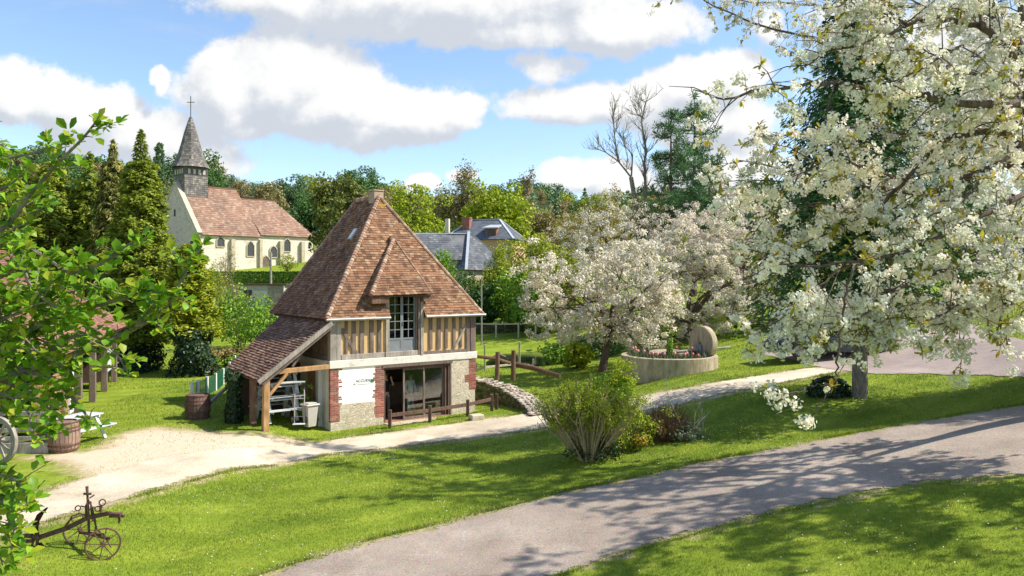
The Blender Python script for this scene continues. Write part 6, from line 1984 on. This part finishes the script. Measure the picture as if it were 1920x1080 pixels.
dup(spr, GP(2290, 21.5), 1.3, (.95, .95, .8), 'spruce outside the right edge of the view that shades the lawn by the parking area')
# two more conifers that stand to the right, partly behind the cherry, and shade the lawn
conifer('spruce_tree', 'dark spruce behind the cherry blossom on the right beyond the tarmac', 'tree', tp(1790, 46), 15, 3.6, MAT['spruce'], MAT['bark_grey'], 191, z0=.12, n_br=170, per=120, fill=.1, leaf=(.34, .10), droop=.55, power=.6)

# shrub border on the lawn
bs = G(1105, 862); S_ = bs.y / FPX
t = thing('large_shrub', 'large vase shaped shrub of tan stems with fresh green tips on the lawn', 'shrub', bs)
sk = Skel(200); mbs = sk.mb
rr = random.Random(200); C = []
for k in range(150):
    a = rr.uniform(0, 6.283); sp__ = rr.random() ** .55
    hx = math.cos(a) * sp__ * 1.42; hy = math.sin(a) * sp__ * 1.1; h_ = rr.uniform(1.5, 2.25) * (1 - .25 * sp__)
    if hx > .55: h_ *= 1.0
    p0 = Vector((math.cos(a) * .2 * sp__, math.sin(a) * .2 * sp__, -.1)); p1 = Vector((hx * .55, hy * .55, h_ * .42)); p2 = Vector((hx * .88, hy * .88, h_ * .75)); p3 = Vector((hx + rr.gauss(0, .06), hy + rr.gauss(0, .06), h_))
    mbs.tube([p0, p1, p2, p3], [.024, .019, .013, .006], 5, cap=False)
    for j in range(6):
        f = rr.uniform(.05, 1); b0 = p1.lerp(p3, f); b1 = b0 + Vector((rr.gauss(hx * .1, .12), rr.gauss(hy * .1, .12), rr.uniform(.18, .4)))
        mbs.tube([b0, b0.lerp(b1, .5) + Vector((rr.gauss(0, .02), 0, 0)), b1], [.011, .008, .004], 3, cap=False)
        C.append(b1)
mbs.build('stems', MAT['twig_tan'], t, smooth=True)
C = np.array([tuple(c) for c in C]); keepC = (C[:, 2] > 1.75) | (rg.random(len(C)) < .8)
C = C[keepC]
quads_obj('young_leaves', clumps(rg, C, .15, 26, .055, .035, 1, .3, .1), MAT['lime'], t)
shrub('green_shrub', 'dense bright green evergreen shrub rising inside the tan stemmed shrub', 'shrub', bs + Vector((.55, .5, 0)), 2.35, .62, MAT['midgreen'], MAT['bark_brown'], 201, 10, 50, 60, .075, .35, .36)
shrub('green_shrub', 'narrow upright lime green shoots at the top right of the large shrub', 'shrub', bs + Vector((.98, .6, 0)), 2.75, .34, MAT['lime'], MAT['bark_brown'], 202, 8, 36, 44, .07, .5, .5)
shrub('green_shrub', 'low yellow green shrub at the right foot of the large shrub', 'shrub', G(1185, 842), .95, .75, MAT['lime'], MAT['bark_brown'], 203, 10, 40, 44, .06, .05, .36)
shrub('ivy_clump', 'dark ivy clump at the base of the large shrub', 'ivy', G(1118, 862), .5, .75, MAT['ivy'], MAT['bark_brown'], 204, 6, 40, 40, .07, .0, .4)
sg_ = G(1200, 846)
t = thing('yellow_spurge', 'small clump of yellow leafed flowers at the edge of the shrub border', 'flower', sg_)
b = MB()
for k in range(9): a = k * .7; b.tube([(0, 0, -.05), (.1 * math.cos(a), .1 * math.sin(a), .30)], .01, 4, cap=False)
b.build('stems', MAT['midgreen'], t)
n = 240; a = rg.uniform(0, 6.28, n); r_ = rg.uniform(0, .22, n)
quads_obj('yellow_leaves', leaf_quads(rg, np.c_[r_ * np.cos(a), r_ * np.sin(a), rg.uniform(.18, .42, n)], np.c_[np.cos(a), np.sin(a), 1.2 + 0 * a] + rg.normal(0, .3, (n, 3)), .14, .05), foliage('yellow_bract', [(.45, .34, .02), (.55, .42, .03), (.38, .20, .02)], .3), t)
# brown twiggy mound
bt = G(1250, 826)
t = thing('twiggy_shrub', 'rounded mound of bare reddish brown twigs right of the large shrub', 'shrub', bt)
mb = MB(); rr = random.Random(210)
for k in range(330):
    a = rr.uniform(0, 6.283); s = rr.random() ** .5
    hx, hy = math.cos(a) * s * .85, math.sin(a) * s * .7; h_ = 1.12 * math.sqrt(max(.1, 1 - s * s * .75)) * rr.uniform(.75, 1.05)
    mb.tube([(hx * .25, hy * .25, -.05), (hx * .8, hy * .8, h_ * .55), (hx + rr.gauss(0, .08), hy, h_)], [.012, .009, .004], 3, cap=False)
mb.build('twigs', MAT['twig_brown'], t, smooth=True)
quads_obj('few_leaves', clumps(rg, np.c_[rg.normal(.1, .3, 12), rg.normal(-.2, .3, 12), rg.uniform(.75, 1.1, 12)], .12, 14, .05, .03), MAT['lime'], t)
for px, py, r_, h_, lab in ((1235, 822, .62, .5, 'soft grey green lavender mound in front of the bare twiggy shrub'), (1285, 826, .5, .42, 'smaller grey green lavender mound under the thin saplings')):
    shrub('lavender_bush', lab, 'shrub', G(px, py), h_, r_, MAT['lavender'], MAT['bark_brown'], px, 10, 40, 46, .075, .0, .4)
for px, py, top, lab, sd in ((1288, 822, 690, 'tall thin pale bare sapling at the right end of the shrub border', 5), (1302, 824, 752, 'short pale bare sapling beside the tall thin one', 6), (1318, 806, 752, 'forked bare sapling rightmost in the shrub border', 7)):
    p_ = G(px, py); bare_tree('bare_sapling', lab, 'tree', p_, (py - top) / FPX * p_.y * 1.35, .1, MAT['twig_pale'], sd, 2, 3, .6, trunk_r=.022, start=.5)

# ------------------------------------------------------------------ woods on the hill: prototypes copied with their parts
rr = random.Random(300)
protos = []
for k, (mat, lab, kind) in enumerate([('hazefar', 'broadleaf tree with haze in its blue green colour on the wooded ridge', 0), ('darkgreen', 'dark green rounded tree on the wooded ridge', 0), ('yellowgreen', 'fresh yellow green tree on the hillside wood', 0), ('brownbud', 'brown budding tree on the hillside wood', 0), ('hazefar', 'spire shaped dark conifer on the wooded ridge', 1)]):
    if kind == 0: p_ = broadleaf('ridge_tree', lab, 'tree', (0, 200, 0), 10, 4.3, MAT[mat], MAT['bark_brown'], 310 + k, .62, 60, 42, .08, .22, 'trees of the hillside wood', cl=.34, shape=.2)
    else: p_ = conifer('ridge_conifer', lab, 'tree', (0, 200, 0), 12, 2.6, MAT[mat], MAT['bark_brown'], 320, n_br=70, per=26, leaf=(.7, .3), group='trees of the hillside wood')
    protos.append(p_)
bt_ = bare_tree('ridge_bare_tree', 'leafless grey tree on the wooded ridge', 'tree', (0, 200, 0), 11, 1.0, MAT['bark_grey'], 330, 3, 4, .7, MAT['brownbud'], .5, 3, 'trees of the hillside wood', .25, start=.3)
protos.append(bt_)
used = set()


def hill_tree(k, px, Y, sc):
    p_ = GP(px, Y) + Vector((0, 0, -.3)); s_ = sc * rr.uniform(.85, 1.15)
    s3 = (s_ * rr.uniform(.9, 1.2), s_ * rr.uniform(.9, 1.2), s_)
    if k not in used:
        used.add(k); o = protos[k]; o.location = p_; o.scale = s3; o.rotation_euler = (0, 0, rr.uniform(0, 6))
    else: dup(protos[k], p_, rr.uniform(0, 6.28), s3)


# ridge line
px = -60
while px < 2050:
    Y = rr.uniform(225, 262)
    big = .75 + .35 * math.sin(px * .021) + rr.uniform(-.2, .25)
    if 395 < px < 640: big *= .72
    k = rr.choices([0, 1, 2, 3, 4, 5], [5, 3, .6, 1.2, .6, 1.5])[0]
    if 395 < px < 620: k = rr.choices([0, 1, 5], [5, 3, 2])[0]
    hill_tree(k, px, Y, max(.45, big) * 1.0)
    px += rr.uniform(11, 21)
# slopes below the ridge
for (x0, x1, Y0, Y1, n_, wts) in [(395, 600, 185, 222, 12, [5, 4, 1, 2, .2, .6]), (600, 780, 150, 215, 22, [3, 4, 2, 3, .5, 1.5]), (780, 1180, 130, 215, 62, [4, 4, 1.6, 3, 1.0, 1.5]), (-40, 330, 115, 225, 50, [3, 3, 1, 2, 2, 1]), (360, 640, 135, 175, 13, [4, 4, 1.5, 2, .2, .6]), (1180, 2050, 100, 220, 60, [3, 3, 1, 2, 1, 1])]:
    for i in range(n_):
        k = rr.choices([0, 1, 2, 3, 4, 5], wts)[0]
        hill_tree(k, rr.uniform(x0, x1), rr.uniform(Y0, Y1), rr.uniform(.5, .9))
p_ = conifer('poplar_tree', 'slender dark poplar left of the church spire on the ridge', 'tree', GP(299, 190), hgt(299, 272, 190), 1.9, MAT['hazefar'], MAT['bark_brown'], 340, z0=.05, n_br=100, per=50, leaf=(.6, .3), droop=-.5, power=.3, rise=1.0)


# ================================================================== NEAR TREES: leafy tree at left, flowering cherry at right
def catmull(P, per=5):
    P = [Vector(p) for p in P]; Q = [P[0] * 2 - P[1]] + P + [P[-1] * 2 - P[-2]]; out = []
    for i in range(1, len(Q) - 2):
        for k in range(per):
            t = k / per; a, b, c, d = Q[i - 1], Q[i], Q[i + 1], Q[i + 2]
            out.append(.5 * ((2 * b) + (c - a) * t + (2 * a - 5 * b + 4 * c - d) * t * t + (3 * b - a - 3 * c + d) * t ** 3))
    out.append(P[-1])
    return out


def walk(pts, step, rr):
    """points and directions at about equal steps along a polyline, with the running fraction"""
    d = [0]
    for a, b in zip(pts[:-1], pts[1:]): d.append(d[-1] + (b - a).length)
    s = rr.uniform(0, step); out = []; i = 0
    while s < d[-1]:
        while d[i + 1] < s: i += 1
        f = (s - d[i]) / max(1e-6, d[i + 1] - d[i])
        out.append((pts[i].lerp(pts[i + 1], f), (pts[i + 1] - pts[i]).normalized(), s / d[-1]))
        s += step * rr.uniform(.7, 1.3)
    return out


def leaf_blades(rg, P, T, N, L, W):
    """obovate leaf folded on the midrib: two quads each"""
    n = len(P); T = nrm(T); N = nrm(N - T * (N * T).sum(1, keepdims=True)); B = np.cross(T, N)
    L = (L * rg.uniform(.5, 1.3, n))[:, None]; W = (W * rg.uniform(.75, 1.2, n))[:, None]
    curl = rg.uniform(-.15, .25, (n, 1))
    base = P; m1 = P + T * L * .5 + N * L * .03; tip = P + T * L - N * L * curl
    l1 = P + T * L * .30 - B * W * .36 + N * W * .14; l2 = P + T * L * .68 - B * W * .5 + N * W * .18 - N * L * curl * .4
    r1 = P + T * L * .30 + B * W * .36 + N * W * .14; r2 = P + T * L * .68 + B * W * .5 + N * W * .18 - N * L * curl * .4
    V = np.stack([base, l1, l2, tip, m1, r1, r2], 1).reshape(-1, 3)
    o = np.arange(n)[:, None] * 7
    F = np.concatenate([o + np.array([[0, 4, 1, 1]])[:, :], o + np.array([[1, 4, 3, 2]]), o + np.array([[0, 5, 4, 4]]), o + np.array([[4, 5, 6, 3]])], 0)
    tri = np.concatenate([o + np.array([[0, 4, 1]]), o + np.array([[1, 4, 2]]), o + np.array([[2, 4, 3]]), o + np.array([[0, 5, 4]]), o + np.array([[5, 6, 4]]), o + np.array([[6, 3, 4]])], 0)
    return V, tri


rr = random.Random(400); rg = np.random.default_rng(400)
Y0_ = 4.2
lt = thing('leafy_tree', 'near spring tree with fresh bright green leaves reaching in from the left edge', 'tree', (-3.6, 4.5, float(g(-3.6, 4.5))))
l0 = Vector(lt.location)
LIMBS = [
    ([(-330, 1620), (-240, 1000), (-190, 600), (-150, 260), (-120, 60)], 4.5, 4.3, .095, .03, 0),
    ([(-180, 600), (-60, 480), (20, 415), (50, 372), (116, 299), (154, 261), (180, 228)], 4.3, 4.0, .017, .005, .8),
    ([(-155, 400), (-40, 312), (10, 298), (75, 284), (92, 268)], 4.4, 4.1, .014, .004, .3),
    ([(-140, 260), (-60, 240), (-10, 270), (10, 300)], 4.4, 4.2, .014, .005, .7),
    ([(-185, 640), (-60, 490), (30, 458), (80, 480), (132, 513), (152, 498)], 4.3, 3.9, .016, .006, .6),
    ([(132, 513), (180, 500), (215, 478), (245, 455)], 3.9, 3.85, .010, .004, 1.0),
    ([(-195, 740), (-40, 700), (60, 684), (138, 665), (200, 640), (261, 611), (310, 578), (345, 515), (378, 462)], 4.4, 4.0, .024, .005, .95),
    ([(255, 612), (300, 560), (330, 555)], 4.1, 4.05, .008, .003, 1.1),
    ([(-190, 780), (-60, 745), (20, 702), (90, 705), (140, 750), (172, 792)], 4.3, 4.1, .028, .005, .9),
    ([(-60, 720), (20, 650), (90, 602), (150, 582), (232, 560), (262, 548)], 4.5, 4.0, .022, .004, 1.3),
    ([(-100, 620), (20, 565), (90, 542), (180, 535)], 4.4, 4.1, .018, .004, 1.2),
    ([(-60, 470), (10, 440), (50, 420), (85, 385)], 4.4, 4.2, .012, .004, .7),
    ([(-100, 560), (0, 520), (40, 500), (60, 540), (120, 590)], 4.0, 3.8, .016, .004, 1.2),
    ([(60, 690), (120, 640), (170, 628), (215, 660), (240, 700)], 4.1, 3.9, .012, .003, 1.0),
    ([(40, 700), (60, 740), (95, 770), (100, 800)], 4.2, 4.0, .010, .003, .9),
    ([(-60, 760), (-10, 740), (20, 760), (35, 790)], 4.3, 4.2, .012, .003, .9),
    ([(-210, 880), (-80, 905), (-10, 930), (25, 975), (22, 1030)], 4.1, 3.7, .018, .004, 1.1),
    ([(-80, 905), (-10, 890), (35, 905), (52, 950)], 4.0, 3.7, .010, .003, 1.0),
    ([(-60, 960), (-15, 1000), (5, 1060)], 3.9, 3.7, .010, .003, 1.0),
    ([(-120, 560), (-20, 560), (60, 572), (120, 600)], 4.4, 4.2, .012, .004, 1.2),
    ([(-100, 660), (-20, 622), (50, 628), (112, 655)], 4.5, 4.3, .012, .004, 1.2),
    ([(-60, 600), (0, 600), (40, 585), (100, 560)], 4.1, 3.9, .010, .004, 1.2),
    ([(-80, 700), (-10, 660), (60, 655), (130, 690)], 4.1, 3.9, .010, .004, 1.2),
    ([(-60, 740), (0, 735), (50, 770), (60, 810)], 4.0, 3.8, .008, .004, 1.0),
    ([(-70, 540), (0, 520), (70, 500), (110, 500)], 4.2, 4.1, .010, .004, 1.1),
    ([(-120, 340), (-40, 360), (10, 350), (40, 330)], 4.3, 4.2, .010, .004, .7)]
mb = MB(); LP, LT, LN = [], [], []


def spur(p, d, n):
    for k in range(n):
        t_ = (d * .5 + Vector((rr.gauss(0, .7), rr.gauss(0, .7), rr.gauss(.25, .6)))).normalized()
        LP.append(tuple(p + t_ * .012)); LT.append(tuple(t_)); LN.append((rr.gauss(.15, .35), rr.gauss(-.25, .35), 1.0 + rr.gauss(0, .25)))


for (px_, ya, yb, ra, rb, den) in LIMBS:
    P = [at(q_[0], q_[1], ya + (yb - ya) * i / (len(px_) - 1)) - l0 for i, q_ in enumerate(px_)]
    if den == 0: P[0] = Vector((0, 0, -.3)); P.insert(1, (P[0] + P[1]) * .5)
    pts = catmull(P, 4)
    mb.tube(pts, [ra + (rb - ra) * i / (len(pts) - 1) for i in range(len(pts))], 7 if ra > .02 else 5, cap=False)
    if den == 0: continue
    for (p, d, f) in walk(pts, .030 / den, rr):
        if f < .12: continue
        if rr.random() < .55:
            L = rr.uniform(.04, .20) * (1.1 - .4 * f)
            dd = (d * .5 + Vector((rr.gauss(0, .6), rr.gauss(0, .6), rr.gauss(.25, .6)))).normalized()
            q_ = p + dd * L
            mb.tube([p, p.lerp(q_, .5) + Vector((0, 0, .004)), q_], [.004, .003, .002], 4, cap=False)
            if L > .1: spur(p.lerp(q_, .5), dd, rr.randint(2, 4))
            spur(q_, dd, rr.randint(4, 7))
        else: spur(p, d, rr.randint(2, 5))
    spur(pts[-1], (pts[-1] - pts[-2]).normalized(), 7)
mb.build('trunk', MAT['bark_grey'], lt, smooth=True)
V, T3 = leaf_blades(rg, np.array(LP), np.array(LT), np.array(LN), .060, .042)
from_np('leaves', V, T3, MAT['nearleaf'], lt, smooth=True)

# ------------------------------------------------------------------ cherry
rr = random.Random(500); rg = np.random.default_rng(500)
ct = thing('cherry_tree', 'near cherry tree with white double blossom and bronze young leaves filling the right side', 'tree', (7.9, 9.6, float(g(7.9, 9.6))))
c0 = Vector(ct.location)


def ca_(px, py, Y): return at(px, py, Y) - c0


CL = [
    ([(1995, 560, 9.5), (1945, 330, 9.3), (1925, 190, 9.1), (1914, 90, 9.0), (1907, -40, 9.0), (1880, -220, 9.0)], .06, .03, .5),
    ([(1925, 190, 9.1), (1867, 198, 8.9), (1797, 190, 8.7), (1736, 182, 8.6), (1673, 178, 8.5), (1567, 158, 8.4), (1447, 167, 8.2), (1358, 184, 8.1), (1300, 168, 8.0)], .060, .006, .85),
    ([(1940, 300, 9.3), (1880, 250, 9.2), (1833, 249, 9.3), (1767, 267, 9.4), (1700, 338, 9.4), (1620, 400, 9.5), (1540, 440, 9.4), (1470, 470, 9.4)], .055, .007, 1.0),
    ([(1925, 130, 9.1), (1861, 67, 8.8), (1819, 44, 8.8), (1755, 33, 8.7), (1700, 47, 8.6), (1640, 80, 8.5), (1560, 95, 8.4), (1500, 130, 8.4)], .05, .006, 1.0),
    ([(1861, 67, 8.8), (1835, 30, 8.9), (1833, -30, 9.0), (1800, -120, 9.0)], .03, .01, .8),
    ([(1805, 86, 8.6), (1758, 108, 8.5), (1720, 135, 8.4), (1650, 160, 8.2)], .02, .006, 1.0),
    ([(1700, 47, 8.6), (1650, 25, 8.7), (1600, 20, 8.8), (1560, 10, 8.8)], .02, .006, 1.1),
    ([(1960, 420, 9.5), (1920, 470, 9.5), (1830, 490, 9.6), (1750, 512, 9.6), (1687, 540, 9.5), (1599, 564, 9.4), (1511, 589, 9.4), (1430, 600, 9.3)], .05, .006, 1.0),
    ([(1950, 350, 9.4), (1890, 380, 9.0), (1800, 425, 8.7), (1700, 470, 8.6), (1600, 490, 8.5), (1500, 500, 8.5), (1420, 470, 8.5)], .045, .006, 1.0),
    ([(1940, 300, 9.3), (1850, 320, 9.8), (1750, 360, 10.2), (1640, 350, 10.4), (1540, 330, 10.5), (1440, 310, 10.5), (1380, 300, 10.5)], .05, .006, 1.05),
    ([(1930, 230, 9.2), (1800, 255, 9.9), (1700, 250, 10.2), (1590, 240, 10.3), (1500, 250, 10.3), (1420, 260, 10.3)], .04, .006, 1.05),
    ([(1620, 400, 9.5), (1540, 380, 9.6), (1460, 395, 9.6), (1390, 360, 9.6)], .018, .005, 1.1),
    ([(1700, 338, 9.4), (1640, 320, 9.2), (1560, 300, 9.0), (1490, 330, 9.0), (1420, 350, 9.0)], .018, .005, 1.1),
    ([(1955, 480, 9.5), (1900, 540, 9.2), (1880, 590, 9.1), (1868, 620, 9.0)], .03, .006, 1.7),
    ([(1920, 470, 9.5), (1850, 540, 9.8), (1780, 570, 9.9), (1700, 580, 9.9), (1620, 590, 9.9)], .03, .006, 1.4),
    ([(1920, 520, 9.5), (1850, 560, 9.4), (1800, 590, 9.3), (1760, 610, 9.2)], .014, .005, 1.5),
    ([(1640, 490, 8.5), (1600, 500, 8.3), (1585, 560, 8.2), (1575, 640, 8.1), (1571, 700, 8.05), (1560, 727, 8.0), (1540, 752, 8.0), (1523, 782, 8.0)], .017, .006, 0.0),
    ([(1562, 725, 8.0), (1545, 722, 8.0), (1520, 724, 8.0), (1480, 738, 7.9), (1425, 733, 7.9)], .007, .003, .65),
    ([(1687, 540, 9.5), (1640, 600, 9.2), (1615, 640, 9.0), (1560, 640, 8.9), (1490, 660, 8.8)], .014, .004, .45),
    ([(1600, 490, 8.5), (1530, 540, 8.4), (1460, 600, 8.4), (1400, 606, 8.4)], .014, .004, .6),
    ([(1930, 160, 9.1), (1870, 150, 8.6), (1800, 130, 8.3), (1730, 90, 8.1)], .025, .006, 1.0),
    ([(1945, 280, 9.3), (1880, 300, 8.9), (1830, 350, 8.7), (1780, 390, 8.6), (1700, 420, 8.5)], .03, .006, 1.1),
    ([(1945, 260, 9.3), (1900, 160, 11.0), (1860, 120, 12.2), (1810, 100, 13)], .06, .008, 1.0),
    ([(1940, 160, 9.2), (1890, 60, 11.0), (1840, 20, 12.2), (1800, 0, 13)], .05, .008, 1.0),
    ([(1950, 330, 9.4), (1930, 280, 11), (1885, 220, 12.4), (1830, 200, 13.4)], .05, .008, 1.0),
    ([(1687, 540, 9.5), (1620, 590, 9.0), (1540, 606, 8.9), (1450, 622, 8.8)], .012, .004, 1.0),
    ([(1850, 540, 9.8), (1750, 596, 9.3), (1660, 612, 9.2), (1580, 622, 9.1)], .014, .004, 1.0),
    ([(1907, -40, 9.0), (1990, -90, 11), (2060, -90, 13), (2050, -60, 14.5)], .05, .008, 1.0),
    ([(1990, 420, 9.6), (2050, 170, 12), (2110, 70, 14.5), (2020, 10, 16.5)], .06, .008, 1.0),
    ([(1990, 300, 9.4), (2080, 40, 11), (2170, 0, 13), (2160, 0, 15)], .06, .008, 1.0),
    ([(1511, 589, 9.4), (1470, 560, 9.4), (1420, 540, 9.4)], .010, .004, 1.0)]
# limbs on the far side of the trunk, out of the photograph, that shade the path
for k, (a, L, z) in enumerate([(65, 3.2, 5.2), (100, 3.0, 5.6), (85, 2.4, 6.6)]):
    base = Vector((-.5, -.2, 2.6 + .3 * k % 1.2)); tip = Vector((-.8 + L * math.cos(R(a)), -.2 + L * math.sin(R(a)), z))
    CL.append(([base, base.lerp(tip, .4) + Vector((0, 0, .45)), base.lerp(tip, .75) + Vector((0, 0, .35)), tip], .05, .008, 1.0))
mb = MB(); twig = MB(); FC, LFp = [], []
mb.tube(catmull([Vector((0, 0, -.4)), Vector((-.1, 0, 1.2)), Vector((-.45, -.15, 2.6)), ca_(1995, 560, 9.5)], 4), [.24, .22, .21, .20, .18, .17, .155, .14, .125, .11, .10, .09, .08], 10, cap=False)


def blossom(p, d):
    for _ in range(rr.choice((1, 2, 3, 4))):
        FC.append(p + Vector((rr.gauss(0, .05), rr.gauss(0, .05), rr.gauss(-.05, .035))))


for (P, ra, rb, den) in CL:
    P = [ca_(*q_) if not isinstance(q_, Vector) else q_ for q_ in P]
    pts = catmull(P, 5)
    pts = [p + Vector((rr.gauss(0, .012), rr.gauss(0, .02), rr.gauss(0, .012))) if 0 < i < len(pts) - 1 else p for i, p in enumerate(pts)]
    mb.tube(pts, [ra + (rb - ra) * (i / (len(pts) - 1)) ** .8 for i in range(len(pts))], 8 if ra > .03 else 5, cap=False)
    if den == 0:
        e = pts[-1]
        for k in range(5): FC.append(e + Vector((rr.gauss(-.02, .07), rr.gauss(0, .04), rr.gauss(-.05, .03))))
        continue
    for (p, d, f) in walk(pts, .13 / den, rr):
        if f < .10 and ra > .02: continue
        thin = ra < .012
        L = rr.uniform(.25, .95) * (1.05 - .45 * f) * (.35 if thin else 1)
        dd = (d * rr.uniform(.2, .9) + Vector((rr.gauss(-.1, .55), rr.gauss(0, .65), rr.gauss(.02, .55)))).normalized()
        a_, b_, c_ = p, p + dd * L * .5 + Vector((0, 0, .04 * L)), p + dd * L + Vector((0, 0, -.16 * L * L))
        twig.tube([a_, b_, c_], [.009, .006, .003], 4, cap=False)
        line = [a_, a_.lerp(b_, .5), b_, b_.lerp(c_, .5), c_]
        for (q_, d2, f2) in walk(line, .085, rr):
            if f2 < .15: continue
            if rr.random() < .36:
                L2 = rr.uniform(.08, .3); d3 = (d2 * .5 + Vector((rr.gauss(0, .6), rr.gauss(0, .6), rr.gauss(0, .6)))).normalized(); e = q_ + d3 * L2
                twig.tube([q_, q_.lerp(e, .5), e], [.005, .004, .002], 3, cap=False)
                blossom(e, d3)
                if rr.random() < .30: LFp.append((e, d3))
            elif rr.random() < .30: blossom(q_, d2)
            if rr.random() < .13: LFp.append((q_, d2))
        if rr.random() < .5: LFp.append((c_, dd))
        if rr.random() < .35: blossom(p, d)
mb.build('trunk', MAT['bark_cherry'], ct, smooth=True)
twig.build('twigs', MAT['bark_cherry'], ct, smooth=True)
FCn = np.array([tuple(p) for p in FC]); K = len(FCn); per = 18
idx = np.repeat(np.arange(K), per)
d = nrm(rg.normal(size=(K * per, 3)) + np.array([0, 0, -.25]))
P = FCn[idx] + d * rg.uniform(.015, .072, (K * per, 1))
# every flower: five petals round its own axis
V5 = []
ax = nrm(d + rg.normal(0, .35, d.shape)); u = nrm(np.cross(ax, rg.normal(size=d.shape))); v = np.cross(ax, u)
sz = rg.uniform(.0125, .018, (len(P), 1))
for k in range(5):
    a = 2 * np.pi * k / 5
    e = u * np.cos(a) + v * np.sin(a); s_ = -u * np.sin(a) + v * np.cos(a)
    V5.append(np.stack([P, P + e * sz * .7 + s_ * sz * .55 + ax * sz * .25, P + e * sz * 1.25 + ax * sz * .3, P + e * sz * .7 - s_ * sz * .55 + ax * sz * .25], 1))
V5 = np.concatenate(V5, 1).reshape(-1, 3)
fo = len(P)
i0 = np.arange(fo)[:, None, None] * 20 + (np.arange(5) * 4)[None, :, None] + np.arange(4)[None, None, :]
quads_o = from_np('blossom', V5, i0.reshape(-1, 4), MAT['cherry'], ct)
n_l = 6; LP = []; LT = []; LN = []
for (p, dd) in LFp:
    for k in range(rr.randint(4, 7)):
        t_ = (dd * .4 + Vector((rr.gauss(0, .6), rr.gauss(0, .6), rr.gauss(-.15, .55)))).normalized()
        LP.append(tuple(p)); LT.append(tuple(t_)); LN.append((rr.gauss(.2, .4), rr.gauss(-.3, .4), 1))
V, T3 = leaf_blades(rg, np.array(LP), np.array(LT), np.array(LN), .105, .040)
from_np('young_leaves', V, T3, MAT['bronze'], ct, smooth=True)
print('cherry clusters', K, 'flowers', fo, 'leaves', len(LP))

# the neighbouring cherry outside the picture on the right, whose shade reaches the path
dup(ct, (13.9, 19.0, float(g(13.9, 19.0))), R(90), 1.3, 'second white cherry tree standing outside the right edge of the view by the path')
